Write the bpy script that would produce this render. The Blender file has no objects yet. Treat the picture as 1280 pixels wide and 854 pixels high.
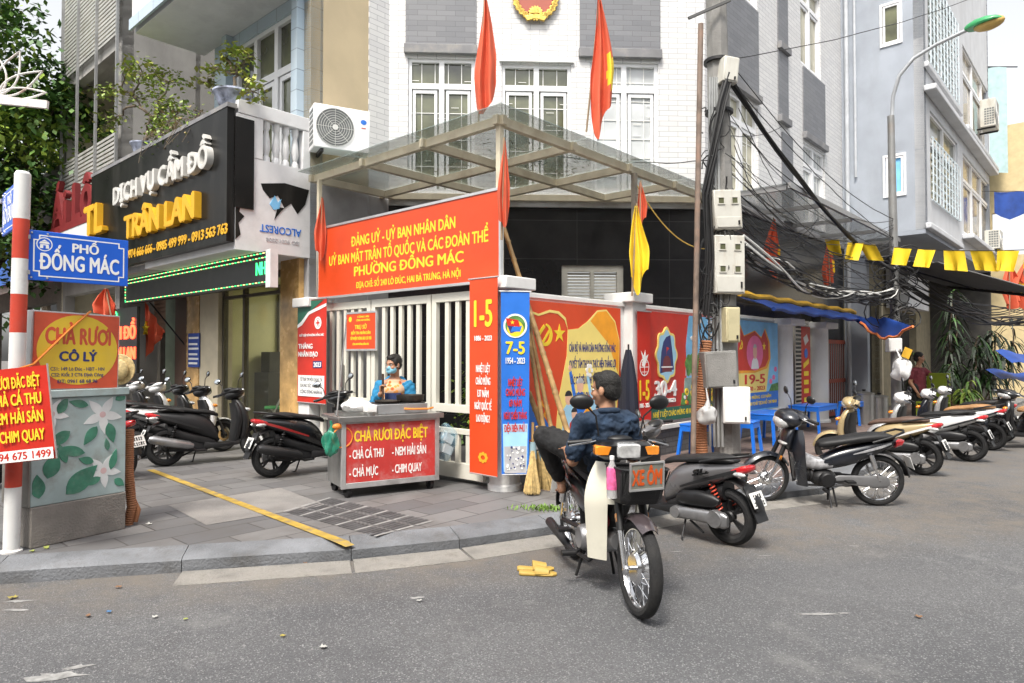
import bpy, math, random
from math import sin, cos, pi, radians, sqrt, atan2
from mathutils import Vector, Matrix, Euler
random.seed(7)
SC = bpy.context.scene
COL = SC.collection
# ---------------------------------------------------------------- camera, world, sun, exposure
CAM_H, FPX, PITCH = 1.55, 855.0, radians(1.2)
cam_d = bpy.data.cameras.new('camera'); cam_d.sensor_width = 36; cam_d.lens = 36 * FPX / 1280
cam_d.clip_end = 2000; cam_d.clip_start = .05
cam = bpy.data.objects.new('camera', cam_d); COL.objects.link(cam)
cam.location = (0, 0, CAM_H); cam.rotation_euler = (pi / 2 + PITCH, 0, 0); SC.camera = cam
SUN_EL, SUN_AZ = radians(58), radians(200)          # azimuth the light comes from, clockwise from +Y
W = bpy.data.worlds.new('World'); SC.world = W; W.use_nodes = True
wn = W.node_tree; bgn = wn.nodes['Background']
skyn = wn.nodes.new('ShaderNodeTexSky'); skyn.sky_type = 'NISHITA'; skyn.sun_disc = False
skyn.sun_elevation = SUN_EL; skyn.sun_rotation = SUN_AZ; skyn.dust_density = 4; skyn.air_density = 1.2; skyn.ozone_density = .6
hsv = wn.nodes.new('ShaderNodeHueSaturation'); hsv.inputs['Saturation'].default_value = .14   # thin white overcast
wn.links.new(skyn.outputs[0], hsv.inputs['Color']); wn.links.new(hsv.outputs[0], bgn.inputs[0])
bgn.inputs[1].default_value = .105
sun_d = bpy.data.lights.new('sun', 'SUN'); sun_d.energy = 1.5; sun_d.angle = radians(14); sun_d.color = (1, .93, .82)
sun = bpy.data.objects.new('sun', sun_d); COL.objects.link(sun)
sdir = Vector((sin(SUN_AZ) * cos(SUN_EL), cos(SUN_AZ) * cos(SUN_EL), sin(SUN_EL)))
sun.rotation_euler = (-sdir).to_track_quat('-Z', 'Y').to_euler()
vs = SC.view_settings; vs.view_transform = 'Standard'; vs.look = 'None'; vs.gamma = 1; vs.use_curve_mapping = False
vs.exposure = 1.5
SC.cycles.max_bounces = 8; SC.cycles.transparent_max_bounces = 16; SC.cycles.use_denoising = True
# ---------------------------------------------------------------- place: the street corner frame
PV = .13                                            # pavement height
P0 = Vector((-.13, 7.27, 0))                        # corner post of the gate
UA = radians(48)
U = Vector((cos(UA), sin(UA), 0)); V = Vector((-sin(UA), cos(UA), 0))
WA, GA, CA = radians(48), radians(-42), radians(3)   # right wall, gate wall, chamfer: angle of "to the right"
def AB(a, b, z=0): return P0 + U * a + V * b + Vector((0, 0, z))
def ray(px, py):
    x, u = (px - 640) / FPX, (427 - py) / FPX
    return Vector((x, cos(PITCH) - sin(PITCH) * u, sin(PITCH) + cos(PITCH) * u))
def gp(px, py, z=0):
    d = ray(px, py); return Vector((0, 0, CAM_H)) + d * ((z - CAM_H) / d.z)
def at(px, py, depth):
    d = ray(px, py); return Vector((0, 0, CAM_H)) + d * (depth / d.y)
def on_b(px, py, b=0):
    d = ray(px, py); n = V; o = Vector((0, 0, CAM_H)); t = ((P0 + V * b) - o).dot(n) / d.dot(n); p = o + d * t
    return (p - P0).dot(U), p.z
def on_a(px, py, a=0):
    d = ray(px, py); n = U; o = Vector((0, 0, CAM_H)); t = ((P0 + U * a) - o).dot(n) / d.dot(n); p = o + d * t
    return (p - P0).dot(V), p.z
# ---------------------------------------------------------------- materials
MATS = {}
def new_mat(name):
    m = bpy.data.materials.new(name); m.use_nodes = True
    return m, m.node_tree.nodes, m.node_tree.links, m.node_tree.nodes['Principled BSDF']
def pm(name, col, rough=.55, metal=0, var=.12, scale=5, bump=0, bscale=60, coat=0, dirt=0, dcol=(.12, .1, .08), dscale=3, emit=None, alpha=None, streak=0, sss=0):
    if name in MATS: return MATS[name]
    m, N, L, B = new_mat(name)
    tc = N.new('ShaderNodeTexCoord')
    nz = N.new('ShaderNodeTexNoise'); nz.inputs['Scale'].default_value = scale; nz.inputs['Detail'].default_value = 5
    L.new(tc.outputs['Object'], nz.inputs['Vector'])
    mx = N.new('ShaderNodeMix'); mx.data_type = 'RGBA'
    c0 = [max(0, c * (1 - var)) for c in col]; c1 = [min(1, c * (1 + var)) for c in col]
    mx.inputs[6].default_value = (*c0, 1); mx.inputs[7].default_value = (*c1, 1)
    rm = N.new('ShaderNodeMapRange'); rm.inputs[1].default_value = .3; rm.inputs[2].default_value = .7
    L.new(nz.outputs[0], rm.inputs[0]); L.new(rm.outputs[0], mx.inputs[0])
    out = mx.outputs[2]
    if dirt:
        n2 = N.new('ShaderNodeTexNoise'); n2.inputs['Scale'].default_value = dscale; n2.inputs['Detail'].default_value = 8; n2.inputs['Roughness'].default_value = .7
        if streak:
            mp = N.new('ShaderNodeMapping'); mp.inputs['Scale'].default_value = (1, 1, streak)
            L.new(tc.outputs['Object'], mp.inputs[0]); L.new(mp.outputs[0], n2.inputs['Vector'])
        else: L.new(tc.outputs['Object'], n2.inputs['Vector'])
        r2 = N.new('ShaderNodeMapRange'); r2.inputs[1].default_value = .5; r2.inputs[2].default_value = .72; r2.inputs[4].default_value = dirt
        L.new(n2.outputs[0], r2.inputs[0])
        m2 = N.new('ShaderNodeMix'); m2.data_type = 'RGBA'; m2.inputs[7].default_value = (*dcol, 1)
        L.new(out, m2.inputs[6]); L.new(r2.outputs[0], m2.inputs[0]); out = m2.outputs[2]
    L.new(out, B.inputs['Base Color'])
    rr = N.new('ShaderNodeMapRange'); rr.inputs[3].default_value = max(.03, rough - .08); rr.inputs[4].default_value = min(1, rough + .1)
    L.new(nz.outputs[0], rr.inputs[0]); L.new(rr.outputs[0], B.inputs['Roughness'])
    B.inputs['Metallic'].default_value = metal; B.inputs['Coat Weight'].default_value = coat; B.inputs['Coat Roughness'].default_value = .08
    if sss: B.inputs['Subsurface Weight'].default_value = sss; B.inputs['Subsurface Scale'].default_value = .01
    if bump:
        n3 = N.new('ShaderNodeTexNoise'); n3.inputs['Scale'].default_value = bscale; n3.inputs['Detail'].default_value = 6
        L.new(tc.outputs['Object'], n3.inputs['Vector'])
        bp = N.new('ShaderNodeBump'); bp.inputs['Strength'].default_value = bump; bp.inputs['Distance'].default_value = .02
        L.new(n3.outputs[0], bp.inputs['Height']); L.new(bp.outputs[0], B.inputs['Normal'])
    if emit: B.inputs['Emission Color'].default_value = (*emit[0], 1); B.inputs['Emission Strength'].default_value = emit[1]
    if alpha is not None: B.inputs['Alpha'].default_value = alpha
    MATS[name] = m; return m
def glass(name, col, alpha, rough=.05):
    if name in MATS: return MATS[name]
    m = pm(name, col, rough, var=.08, scale=2); m.node_tree.nodes['Principled BSDF'].inputs['Alpha'].default_value = alpha
    m.node_tree.nodes['Principled BSDF'].inputs['Specular IOR Level'].default_value = .6
    return m
def brick_mat(name, c1, c2, mortar, bw, bh, ms=.006, rough=.6, bump=.4, plane='xz', offset=.5, dirt=.0, dcol=(.1, .09, .08), dscale=1.2, rot=0, bias=0):
    if name in MATS: return MATS[name]
    m, N, L, B = new_mat(name)
    tc = N.new('ShaderNodeTexCoord'); vec = tc.outputs['Object']
    if plane == 'xz':
        sp = N.new('ShaderNodeSeparateXYZ'); cb = N.new('ShaderNodeCombineXYZ'); L.new(vec, sp.inputs[0])
        L.new(sp.outputs[0], cb.inputs[0]); L.new(sp.outputs[2], cb.inputs[1]); L.new(sp.outputs[1], cb.inputs[2]); vec = cb.outputs[0]
    elif rot:
        mp = N.new('ShaderNodeMapping'); mp.inputs['Rotation'].default_value = (0, 0, rot); L.new(vec, mp.inputs[0]); vec = mp.outputs[0]
    bt = N.new('ShaderNodeTexBrick'); L.new(vec, bt.inputs['Vector']); bt.offset = offset
    bt.inputs['Color1'].default_value = (*c1, 1); bt.inputs['Color2'].default_value = (*c2, 1); bt.inputs['Mortar'].default_value = (*mortar, 1)
    bt.inputs['Scale'].default_value = 1; bt.inputs['Mortar Size'].default_value = ms; bt.inputs['Brick Width'].default_value = bw; bt.inputs['Row Height'].default_value = bh; bt.inputs['Bias'].default_value = bias
    out = bt.outputs[0]
    nz = N.new('ShaderNodeTexNoise'); nz.inputs['Scale'].default_value = dscale; nz.inputs['Detail'].default_value = 9; nz.inputs['Roughness'].default_value = .65; L.new(tc.outputs['Object'], nz.inputs['Vector'])
    if dirt:
        r = N.new('ShaderNodeMapRange'); r.inputs[1].default_value = .42; r.inputs[2].default_value = .7; r.inputs[4].default_value = dirt; L.new(nz.outputs[0], r.inputs[0])
        mx = N.new('ShaderNodeMix'); mx.data_type = 'RGBA'; mx.inputs[7].default_value = (*dcol, 1); L.new(out, mx.inputs[6]); L.new(r.outputs[0], mx.inputs[0]); out = mx.outputs[2]
    L.new(out, B.inputs['Base Color']); B.inputs['Roughness'].default_value = rough
    n4 = N.new('ShaderNodeTexNoise'); n4.inputs['Scale'].default_value = 30; L.new(tc.outputs['Object'], n4.inputs['Vector'])
    ad = N.new('ShaderNodeMath'); ad.operation = 'MULTIPLY_ADD'; ad.inputs[1].default_value = -1; L.new(bt.outputs['Fac'], ad.inputs[0])
    ml = N.new('ShaderNodeMath'); ml.operation = 'MULTIPLY'; ml.inputs[1].default_value = .35; L.new(n4.outputs[0], ml.inputs[0]); L.new(ml.outputs[0], ad.inputs[2])
    bp = N.new('ShaderNodeBump'); bp.inputs['Strength'].default_value = bump; bp.inputs['Distance'].default_value = .006
    L.new(ad.outputs[0], bp.inputs['Height']); L.new(bp.outputs[0], B.inputs['Normal'])
    MATS[name] = m; return m
# ---------------------------------------------------------------- mesh building
def basis(d):
    d = Vector(d).normalized(); up = Vector((0, 0, 1)) if abs(d.z) < .95 else Vector((1, 0, 0))
    x = up.cross(d).normalized(); return x, d.cross(x).normalized(), d
class MB:
    def __init__(s): s.v = []; s.f = []; s.m = []; s.T = None; s.k = 0
    def add(s, vs, fs, m=None):
        o = len(s.v); m = s.k if m is None else m
        s.v += [tuple(s.T @ Vector(p)) if s.T else tuple(p) for p in vs]
        for f in fs: s.f.append(tuple(i + o for i in f)); s.m.append(m)
        return s
    def box(s, x0, x1, y0, y1, z0, z1, m=None):
        vs = [(x, y, z) for z in (z0, z1) for y in (y0, y1) for x in (x0, x1)]
        return s.add(vs, [(0, 2, 3, 1), (4, 5, 7, 6), (0, 1, 5, 4), (2, 6, 7, 3), (0, 4, 6, 2), (1, 3, 7, 5)], m)
    def obox(s, c, size, rz=0, rx=0, ry=0, m=None):
        M = Matrix.Translation(c) @ Euler((rx, ry, rz)).to_matrix().to_4x4(); h = [q / 2 for q in size]
        vs = [tuple(M @ Vector((x, y, z))) for z in (-h[2], h[2]) for y in (-h[1], h[1]) for x in (-h[0], h[0])]
        return s.add(vs, [(0, 2, 3, 1), (4, 5, 7, 6), (0, 1, 5, 4), (2, 6, 7, 3), (0, 4, 6, 2), (1, 3, 7, 5)], m)
    def rings(s, R, cap=True, closed=False, m=None):
        n = len(R[0]); vs = [p for r in R for p in r]; fs = []
        for i in range(len(R) - (0 if closed else 1)):
            j = (i + 1) % len(R)
            for k in range(n): fs.append((i * n + k, i * n + (k + 1) % n, j * n + (k + 1) % n, j * n + k))
        if cap and not closed: fs.append(tuple(range(n - 1, -1, -1))); fs.append(tuple((len(R) - 1) * n + k for k in range(n)))
        return s.add(vs, fs, m)
    def tube(s, pts, r, n=8, cap=True, closed=False, m=None):
        pts = [Vector(p) for p in pts]; R = []; k = len(pts); px = None
        for i, p in enumerate(pts):
            a = pts[(i - 1) % k] if (i or closed) else p; b = pts[(i + 1) % k] if (i < k - 1 or closed) else p
            d = (b - a); d = d.normalized() if d.length > 1e-9 else Vector((0, 0, 1))
            if px is None: x, y, _ = basis(d)
            else:
                x = px - d * px.dot(d)
                x = x.normalized() if x.length > 1e-6 else basis(d)[0]
                y = d.cross(x)
            px = x; rr = r[i] if isinstance(r, (list, tuple)) else r
            R.append([tuple(p + x * (rr * cos(2 * pi * q / n)) + y * (rr * sin(2 * pi * q / n))) for q in range(n)])
        return s.rings(R, cap, closed, m)
    def bar(s, a, b, w, h=None, m=None):           # rectangular bar between two points
        h = h or w; a = Vector(a); b = Vector(b); x, y, d = basis(b - a); R = []
        for p in (a, b): R.append([tuple(p + x * (w / 2 * i) + y * (h / 2 * j)) for i, j in ((1, 1), (-1, 1), (-1, -1), (1, -1))])
        return s.rings(R, m=m)
    def lathe(s, prof, n=16, o=(0, 0, 0), ax=(0, 0, 1), m=None):     # prof: (r, h)
        x, y, d = basis(ax); o = Vector(o)
        return s.rings([[tuple(o + d * h + x * (max(r, 1e-4) * cos(2 * pi * q / n)) + y * (max(r, 1e-4) * sin(2 * pi * q / n))) for q in range(n)] for r, h in prof], m=m)
    def ell(s, c, r, n=12, k=8, rot=None, m=None):
        M = (rot.to_matrix() if rot else Matrix.Identity(3)); c = Vector(c); r = r if hasattr(r, '__len__') else (r, r, r); R = []
        for i in range(k + 1):
            t = -pi / 2 + pi * i / k; q = max(cos(t), .02)
            R.append([tuple(c + M @ Vector((r[0] * q * cos(2 * pi * j / n), r[1] * q * sin(2 * pi * j / n), r[2] * sin(t)))) for j in range(n)])
        return s.rings(R, m=m)
    def torus(s, c, R, r, ax=(0, 1, 0), n=28, k=8, sq=1.0, m=None):   # sq: scale of r along the axle
        x, y, d = basis(ax); c = Vector(c); Q = []
        for i in range(n):
            t = 2 * pi * i / n; rad = x * cos(t) + y * sin(t)
            Q.append([tuple(c + rad * (R + r * cos(2 * pi * j / k)) + d * (r * sq * sin(2 * pi * j / k))) for j in range(k)])
        return s.rings(Q, closed=True, m=m)
    def prism(s, poly, y0, y1, m=None):            # poly in (x, z), extruded along y
        n = len(poly); vs = [(x, y0, z) for x, z in poly] + [(x, y1, z) for x, z in poly]
        ar = sum(poly[i][0] * poly[(i + 1) % n][1] - poly[(i + 1) % n][0] * poly[i][1] for i in range(n))
        f = [tuple(range(n)), tuple(range(2 * n - 1, n - 1, -1))] + [(i, i + n, (i + 1) % n + n, (i + 1) % n) for i in range(n)]
        if ar < 0: f = [q[::-1] for q in f]
        return s.add(vs, f, m)
    def loftx(s, secs, n=14, e=2.6, m=None):       # secs (x, halfwidth, z0, z1[, yc])
        R = []
        for q in secs:
            x, w, z0, z1 = q[:4]; yc = q[4] if len(q) > 4 else 0; ring = []
            for i in range(n):
                t = 2 * pi * i / n; c_, s_ = cos(t), sin(t)
                ring.append((x, yc + w * math.copysign(abs(c_) ** (2 / e), c_), (z0 + z1) / 2 + (z1 - z0) / 2 * math.copysign(abs(s_) ** (2 / e), s_)))
            R.append(ring)
        return s.rings(R, m=m)
    def loftz(s, secs, n=14, e=2.6, m=None):       # secs (z, cx, hx, hy[, cy])
        R = []
        for q in secs:
            z, cx, hx, hy = q[:4]; cy = q[4] if len(q) > 4 else 0; ring = []
            for i in range(n):
                t = 2 * pi * i / n; c_, s_ = cos(t), sin(t)
                ring.append((cx + hx * math.copysign(abs(c_) ** (2 / e), c_), cy + hy * math.copysign(abs(s_) ** (2 / e), s_), z))
            R.append(ring)
        return s.rings(R, m=m)
    def sheet(s, grid, th=.003, m=None, nrm=None):  # grid of points [i][j] given thickness
        I, J = len(grid), len(grid[0]); P = [[Vector(p) for p in r] for r in grid]; N = []
        for i in range(I):
            for j in range(J):
                a = P[min(i + 1, I - 1)][j] - P[max(i - 1, 0)][j]; b = P[i][min(j + 1, J - 1)] - P[i][max(j - 1, 0)]
                q = a.cross(b); N.append(q.normalized() if q.length > 1e-9 else Vector((0, 0, 1)))
        vs = [tuple(P[i][j] + N[i * J + j] * (th / 2)) for i in range(I) for j in range(J)] + [tuple(P[i][j] - N[i * J + j] * (th / 2)) for i in range(I) for j in range(J)]
        o = I * J; fs = []
        for i in range(I - 1):
            for j in range(J - 1):
                a, b, c, d = i * J + j, i * J + j + 1, (i + 1) * J + j + 1, (i + 1) * J + j
                fs.append((d, c, b, a)); fs.append((a + o, b + o, c + o, d + o))
        rim = [j for j in range(J)] + [i * J + J - 1 for i in range(1, I)] + [(I - 1) * J + j for j in range(J - 2, -1, -1)] + [i * J for i in range(I - 2, 0, -1)]
        for q in range(len(rim)):
            a, b = rim[q], rim[(q + 1) % len(rim)]; fs.append((a, b, b + o, a + o))
        return s.add(vs, fs, m)
    def wall(s, x0, x1, z0, z1, holes, th=.2, m=None, mr=None):       # wall facing -y with openings (x0,x1,z0,z1)
        xs = sorted({x0, x1, *[h[i] for h in holes for i in (0, 1) if x0 < h[i] < x1]}); zs = sorted({z0, z1, *[h[i] for h in holes for i in (2, 3) if z0 < h[i] < z1]})
        for i in range(len(xs) - 1):
            for j in range(len(zs) - 1):
                cx, cz = (xs[i] + xs[i + 1]) / 2, (zs[j] + zs[j + 1]) / 2
                if any(h[0] < cx < h[1] and h[2] < cz < h[3] for h in holes): continue
                a, b, c, d = xs[i], xs[i + 1], zs[j], zs[j + 1]
                s.add([(a, 0, c), (b, 0, c), (b, 0, d), (a, 0, d), (a, th, c), (b, th, c), (b, th, d), (a, th, d)], [(0, 1, 2, 3), (7, 6, 5, 4)], m)
        for h in list(holes) + [None]:
            a, b, c, d = h if h else (x0, x1, z0, z1)
            a, b, c, d = max(a, x0), min(b, x1), max(c, z0), min(d, z1)
            q = [(a, 0, c), (b, 0, c), (b, 0, d), (a, 0, d), (a, th, c), (b, th, c), (b, th, d), (a, th, d)]
            fs = [(0, 1, 5, 4), (1, 2, 6, 5), (2, 3, 7, 6), (3, 0, 4, 7)]
            s.add(q, [f[::-1] for f in fs] if not h else fs, mr if (h and mr is not None) else m)
        return s
    def text(s, t, x, z, w, cap, y0=-.003, y1=0, bold=.02, align='c', slant=0, italic=0, m=None, sag=None):
        V_, F_, bw, capz = text_mesh(t, min(bold, .05)) 
        if not F_: return s
        xs = [p[0] for p in V_]; mn, mxx = min(xs), max(xs); sx = w / (mxx - mn); sz = cap / capz
        ox = x - w / 2 if align == 'c' else x
        out = []
        for p in V_:
            X = ox + (p[0] - mn) * sx; Z = z + p[1] * sz; X += italic * (Z - z)
            out.append((X, y0 + (y1 - y0) * (.05 - p[2]) * 10, Z))
        return s.add(out, F_, m)
    def build(s, name, mats, parent=None, loc=(0, 0, 0), rotz=0, bevel=0, smooth=38, sub=0):
        me = bpy.data.meshes.new(name); me.from_pydata(s.v, [], s.f)
        mats = mats if isinstance(mats, (list, tuple)) else [mats]
        for m in mats: me.materials.append(m)
        if len(mats) > 1: me.polygons.foreach_set('material_index', [min(i, len(mats) - 1) for i in s.m])
        me.polygons.foreach_set('use_smooth', [True] * len(me.polygons)); me.set_sharp_from_angle(angle=radians(smooth)); me.update()
        o = bpy.data.objects.new(name, me); COL.objects.link(o); o.location = loc; o.rotation_euler = (0, 0, rotz)
        if parent: o.parent = parent
        if bevel:
            b = o.modifiers.new('bevel', 'BEVEL'); b.width = bevel; b.segments = 2; b.limit_method = 'ANGLE'; b.angle_limit = radians(40)
        if sub: q = o.modifiers.new('sub', 'SUBSURF'); q.levels = sub; q.render_levels = sub
        return o
_TX = {}
_SUBST = dict(zip('ĐƠỜỚỞỠỢđơờớởỡợ', 'DOÒÓỎÕỌdoòóỏõọ'))
def text_mesh(t, bold):
    key = (t, bold)
    if key in _TX: return _TX[key]
    def mk(q):
        cu = bpy.data.curves.new('t', 'FONT'); cu.body = q; cu.size = 1; cu.resolution_u = 3; cu.extrude = .05; cu.fill_mode = 'BOTH'
        o = bpy.data.objects.new('t', cu); COL.objects.link(o); dg = bpy.context.evaluated_depsgraph_get()
        me = bpy.data.meshes.new_from_object(o.evaluated_get(dg)); V_ = [tuple(v.co) for v in me.vertices]; F_ = [tuple(p.vertices) for p in me.polygons]
        bpy.data.objects.remove(o); bpy.data.curves.remove(cu); bpy.data.meshes.remove(me); return V_, F_
    if 'H' not in _TX: _TX['H'] = max(p[1] for p in mk('H')[0])
    cp = _TX['H']; plain = ''.join(_SUBST.get(c, c) for c in t); V_, F_ = mk(plain)
    for k, c in enumerate(t):
        if c not in _SUBST: continue
        pv = mk(plain[:k + 1])[0]; xr = max(p[0] for p in pv); gv = mk(_SUBST[c])[0]; gw = max(p[0] for p in gv) - min(p[0] for p in gv); h = cp if c.isupper() else cp * .72; q = MB()
        if c == 'Đ': q.box(xr - gw - .07, xr - gw + .25, cp * .45, cp * .55, -.0502, .0502)
        elif c == 'đ': q.box(xr - .2, xr + .07, cp * .8, cp * .88, -.0502, .0502)
        else: q.box(0, 0, 0, 0, 0, 0); q.v, q.f, q.m = [], [], []; pl = [(xr - .13, h * .9), (xr - .02, h * .97), (xr - .01, h * 1.08), (xr + .07, h * 1.08), (xr + .06, h * .93), (xr - .06, h * .82)]; n = len(pl); q.add([(x, z, .0502) for x, z in pl] + [(x, z, -.0502) for x, z in pl], [tuple(range(n))[::-1], tuple(range(n, 2 * n))] + [(a, (a + 1) % n, (a + 1) % n + n, a + n) for a in range(n)])
        if c in 'Đđ': q.v = [(x, y, z) for x, y, z in q.v]
        o = len(V_); V_ = V_ + q.v; F_ = F_ + [tuple(a + o for a in f) for f in q.f]
    VV, FF = [], []
    for k, (dx, dz) in enumerate(((0, 0), (bold, 0), (-bold, 0), (0, bold * .6), (0, -bold * .6)) if bold else ((0, 0),)):
        o = len(VV); VV += [(x + dx, y + dz, z * (1 - .012 * k)) for x, y, z in V_]; FF += [tuple(a + o for a in f) for f in F_]
    _TX[key] = (VV, FF, 0, cp); return _TX[key]
# ---------------------------------------------------------------- things
def tag(o, label=None, cat=None, group=None, kind=None):
    if label: o['label'] = label
    if cat: o['category'] = cat
    if group: o['group'] = group
    if kind: o['kind'] = kind
    return o
def thing(name, label, cat, loc=(0, 0, 0), rotz=0, group=None):
    o = bpy.data.objects.new(name, None); COL.objects.link(o); o.location = loc; o.rotation_euler = (0, 0, rotz); o.empty_display_size = .1
    return tag(o, label, cat, group)
def struct(name, mb, mats, **k): return tag(mb.build(name, mats, **k), kind='structure')
def copy_tree(o, parent=None):
    c = o.copy(); COL.objects.link(c)
    if parent: c.parent = parent
    for ch in o.children: copy_tree(ch, c)
    return c
def arc(cx, cz, r, a0, a1, n=16, rz=None):
    rz = rz or r; return [(cx + r * cos(radians(a0 + (a1 - a0) * i / n)), cz + rz * sin(radians(a0 + (a1 - a0) * i / n))) for i in range(n + 1)]
def disc(cx, cz, r, n=24, rz=None): return arc(cx, cz, r, 0, 360, n, rz)[:-1]
def star(cx, cz, r, rot=90, ri=.382): return [(cx + (r if i % 2 == 0 else r * ri) * cos(radians(rot + 36 * i)), cz + (r if i % 2 == 0 else r * ri) * sin(radians(rot + 36 * i))) for i in range(10)]
# ================================================================ THE SETTING
def road_mat():
    m, N, L, B = new_mat('asphalt'); tc = N.new('ShaderNodeTexCoord'); P = tc.outputs['Object']
    def nz(s, d=6, r=.6):
        n = N.new('ShaderNodeTexNoise'); n.inputs['Scale'].default_value = s; n.inputs['Detail'].default_value = d; n.inputs['Roughness'].default_value = r; L.new(P, n.inputs['Vector']); return n.outputs[0]
    def rng(o, a, b, c=0, d=1):
        r = N.new('ShaderNodeMapRange'); r.inputs[1].default_value = a; r.inputs[2].default_value = b; r.inputs[3].default_value = c; r.inputs[4].default_value = d; L.new(o, r.inputs[0]); return r.outputs[0]
    def mix(f, a, b):
        x = N.new('ShaderNodeMix'); x.data_type = 'RGBA'; L.new(f, x.inputs[0])
        for i, q in ((6, a), (7, b)):
            if hasattr(q, '__len__'): x.inputs[i].default_value = (*q, 1)
            else: L.new(q, x.inputs[i])
        return x.outputs[2]
    v = N.new('ShaderNodeTexVoronoi'); v.inputs['Scale'].default_value = 150; L.new(P, v.inputs['Vector'])
    hs = N.new('ShaderNodeSeparateColor'); L.new(v.outputs['Color'], hs.inputs[0])
    c = mix(rng(nz(.5, 8), .32, .68), (.076, .078, .084), (.15, .152, .157))
    c = mix(rng(nz(2.3, 8, .7), .56, .75, 0, .55), c, (.07, .068, .07))
    c = mix(rng(hs.outputs[0], .0, 1, 0, .75), c, (.045, .046, .05))
    c = mix(rng(hs.outputs[1], .84, .98, 0, .52), c, (.34, .34, .34))
    c = mix(rng(nz(5, 10, .8), .66, .72, 0, .5), c, (.33, .32, .3))
    # tyre-worn lighter band and a few cracks
    vc = N.new('ShaderNodeTexVoronoi'); vc.feature = 'DISTANCE_TO_EDGE'; vc.inputs['Scale'].default_value = .22
    n5 = N.new('ShaderNodeTexNoise'); n5.inputs['Scale'].default_value = 2; n5.inputs['Detail'].default_value = 6; L.new(P, n5.inputs['Vector'])
    va = N.new('ShaderNodeVectorMath'); va.operation = 'MULTIPLY_ADD'; va.inputs[1].default_value = (.9, .9, 0); L.new(n5.outputs['Color'], va.inputs[0]); L.new(P, va.inputs[2]); L.new(va.outputs[0], vc.inputs['Vector'])
    c = mix(rng(vc.outputs['Distance'], .002, .005, .22, 0), c, (.06, .058, .058))
    c = mix(rng(nz(.23, 6, .6), .5, .62, 0, .5), c, (.085, .083, .086))
    c = mix(rng(nz(.9, 9, .8), .55, .72, 0, .6), c, (.2, .198, .195))
    # grit swept against the kerb
    dp = N.new('ShaderNodeVectorMath'); dp.operation = 'DOT_PRODUCT'; dp.inputs[1].default_value = (.228, -.974, 0); L.new(P, dp.inputs[0])
    dn_ = N.new('ShaderNodeMath'); dn_.operation = 'ADD'; dn_.inputs[1].default_value = 5.342; L.new(dp.outputs['Value'], dn_.inputs[0])
    g1 = rng(dn_.outputs[0], .25, .95, 1, 0); g2 = rng(nz(2.6, 9, .75), .36, .62); mm = N.new('ShaderNodeMath'); mm.operation = 'MULTIPLY'; L.new(g1, mm.inputs[0]); L.new(g2, mm.inputs[1])
    mm2 = N.new('ShaderNodeMath'); mm2.operation = 'MULTIPLY'; mm2.inputs[1].default_value = .75; L.new(mm.outputs[0], mm2.inputs[0])
    c = mix(mm2.outputs[0], c, (.15, .128, .105))
    L.new(c, B.inputs['Base Color']); B.inputs['Roughness'].default_value = .82
    bp = N.new('ShaderNodeBump'); bp.inputs['Strength'].default_value = .55; bp.inputs['Distance'].default_value = .006; L.new(v.outputs['Distance'], bp.inputs['Height']); L.new(bp.outputs[0], B.inputs['Normal'])
    return m
q = MB(); q.add([(-150, -60, 0), (150, -60, 0), (150, 300, 0), (-150, 300, 0)], [(0, 1, 2, 3)]); struct('road', q, road_mat())
KERB = [Vector(p) for p in ((-14, 2.15, 0), (-8, 3.6, 0), (-3.52, 4.66, 0), (-1.215, 5.2, 0), (-.42, 5.5, 0), (.35, 5.92, 0), (1.1, 6.4, 0), (2.0, 6.98, 0))] + [AB(a, -2.4) for a in (2.6, 5, 8, 12, 20, 60)]
def offset(path, d):
    out = []
    for i, p in enumerate(path):
        t = (path[min(i + 1, len(path) - 1)] - path[max(i - 1, 0)]).normalized(); out.append(p + Vector((-t.y, t.x, 0)) * d)
    return out
def resample(path, step):
    out = [path[0]]; 
    for a, b in zip(path, path[1:]):
        n = max(1, int((b - a).length / step))
        out += [a + (b - a) * (k / n) for k in range(1, n + 1)]
    return out
KI = offset(KERB, .24)
slab = brick_mat('pavement_slabs', (.1, .1, .105), (.165, .162, .162), (.05, .047, .047), .62, .31, .007, rough=.7, bump=.5, plane='xy', dirt=.75, dcol=(.085, .078, .073), dscale=1.3)
q = MB(); top = [(p - P0) for p in KI]; loc = [Vector((t.dot(U), t.dot(V), PV)) for t in top] + [Vector((60, 3, PV)), Vector((13, 40, PV)), Vector((-9, 40, PV))]
q.add(loc, [tuple(range(len(loc)))]); struct('pavement', q, slab, loc=P0, rotz=WA)
kerbm = pm('kerb_stone', (.145, .152, .165), .65, var=.3, scale=3, bump=.45, dirt=.8, dcol=(.085, .08, .075), dscale=3.5)
q = MB(); kp = resample(KERB, .8); ki = offset(kp, .24)
for i in range(len(kp) - 1):
    a, b, c, d = kp[i], kp[i + 1], ki[i + 1], ki[i]; e = (b - a).normalized() * .003; z = Vector((0, 0, 1)); j = random.uniform(-.004, .004)
    a, b, c, d = a + e, b - e, c - e, d + e; s1 = (d - a) * .12
    q.add([a, b, b + z * (.085 + j), a + z * (.085 + j), c + z * (PV + .004), d + z * (PV + .004), a + s1 + z * (.1 + j), b + (c - b) * .12 + z * (.1 + j), c, d],
          [(0, 1, 2, 3), (3, 2, 7, 6), (6, 7, 4, 5), (0, 3, 6, 5, 9), (1, 8, 4, 7, 2)])
struct('kerb', q, kerbm)
q = MB(); 
for i in range(len(kp) - 1): q.add([kp[i] + Vector((0, 0, .06)), kp[i + 1] + Vector((0, 0, .06)), ki[i + 1] + Vector((0, 0, .09)), ki[i] + Vector((0, 0, .09))], [(0, 1, 2, 3)])
struct('kerb_bedding', q, pm('dark_grout', (.09, .08, .07), .9))
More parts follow.
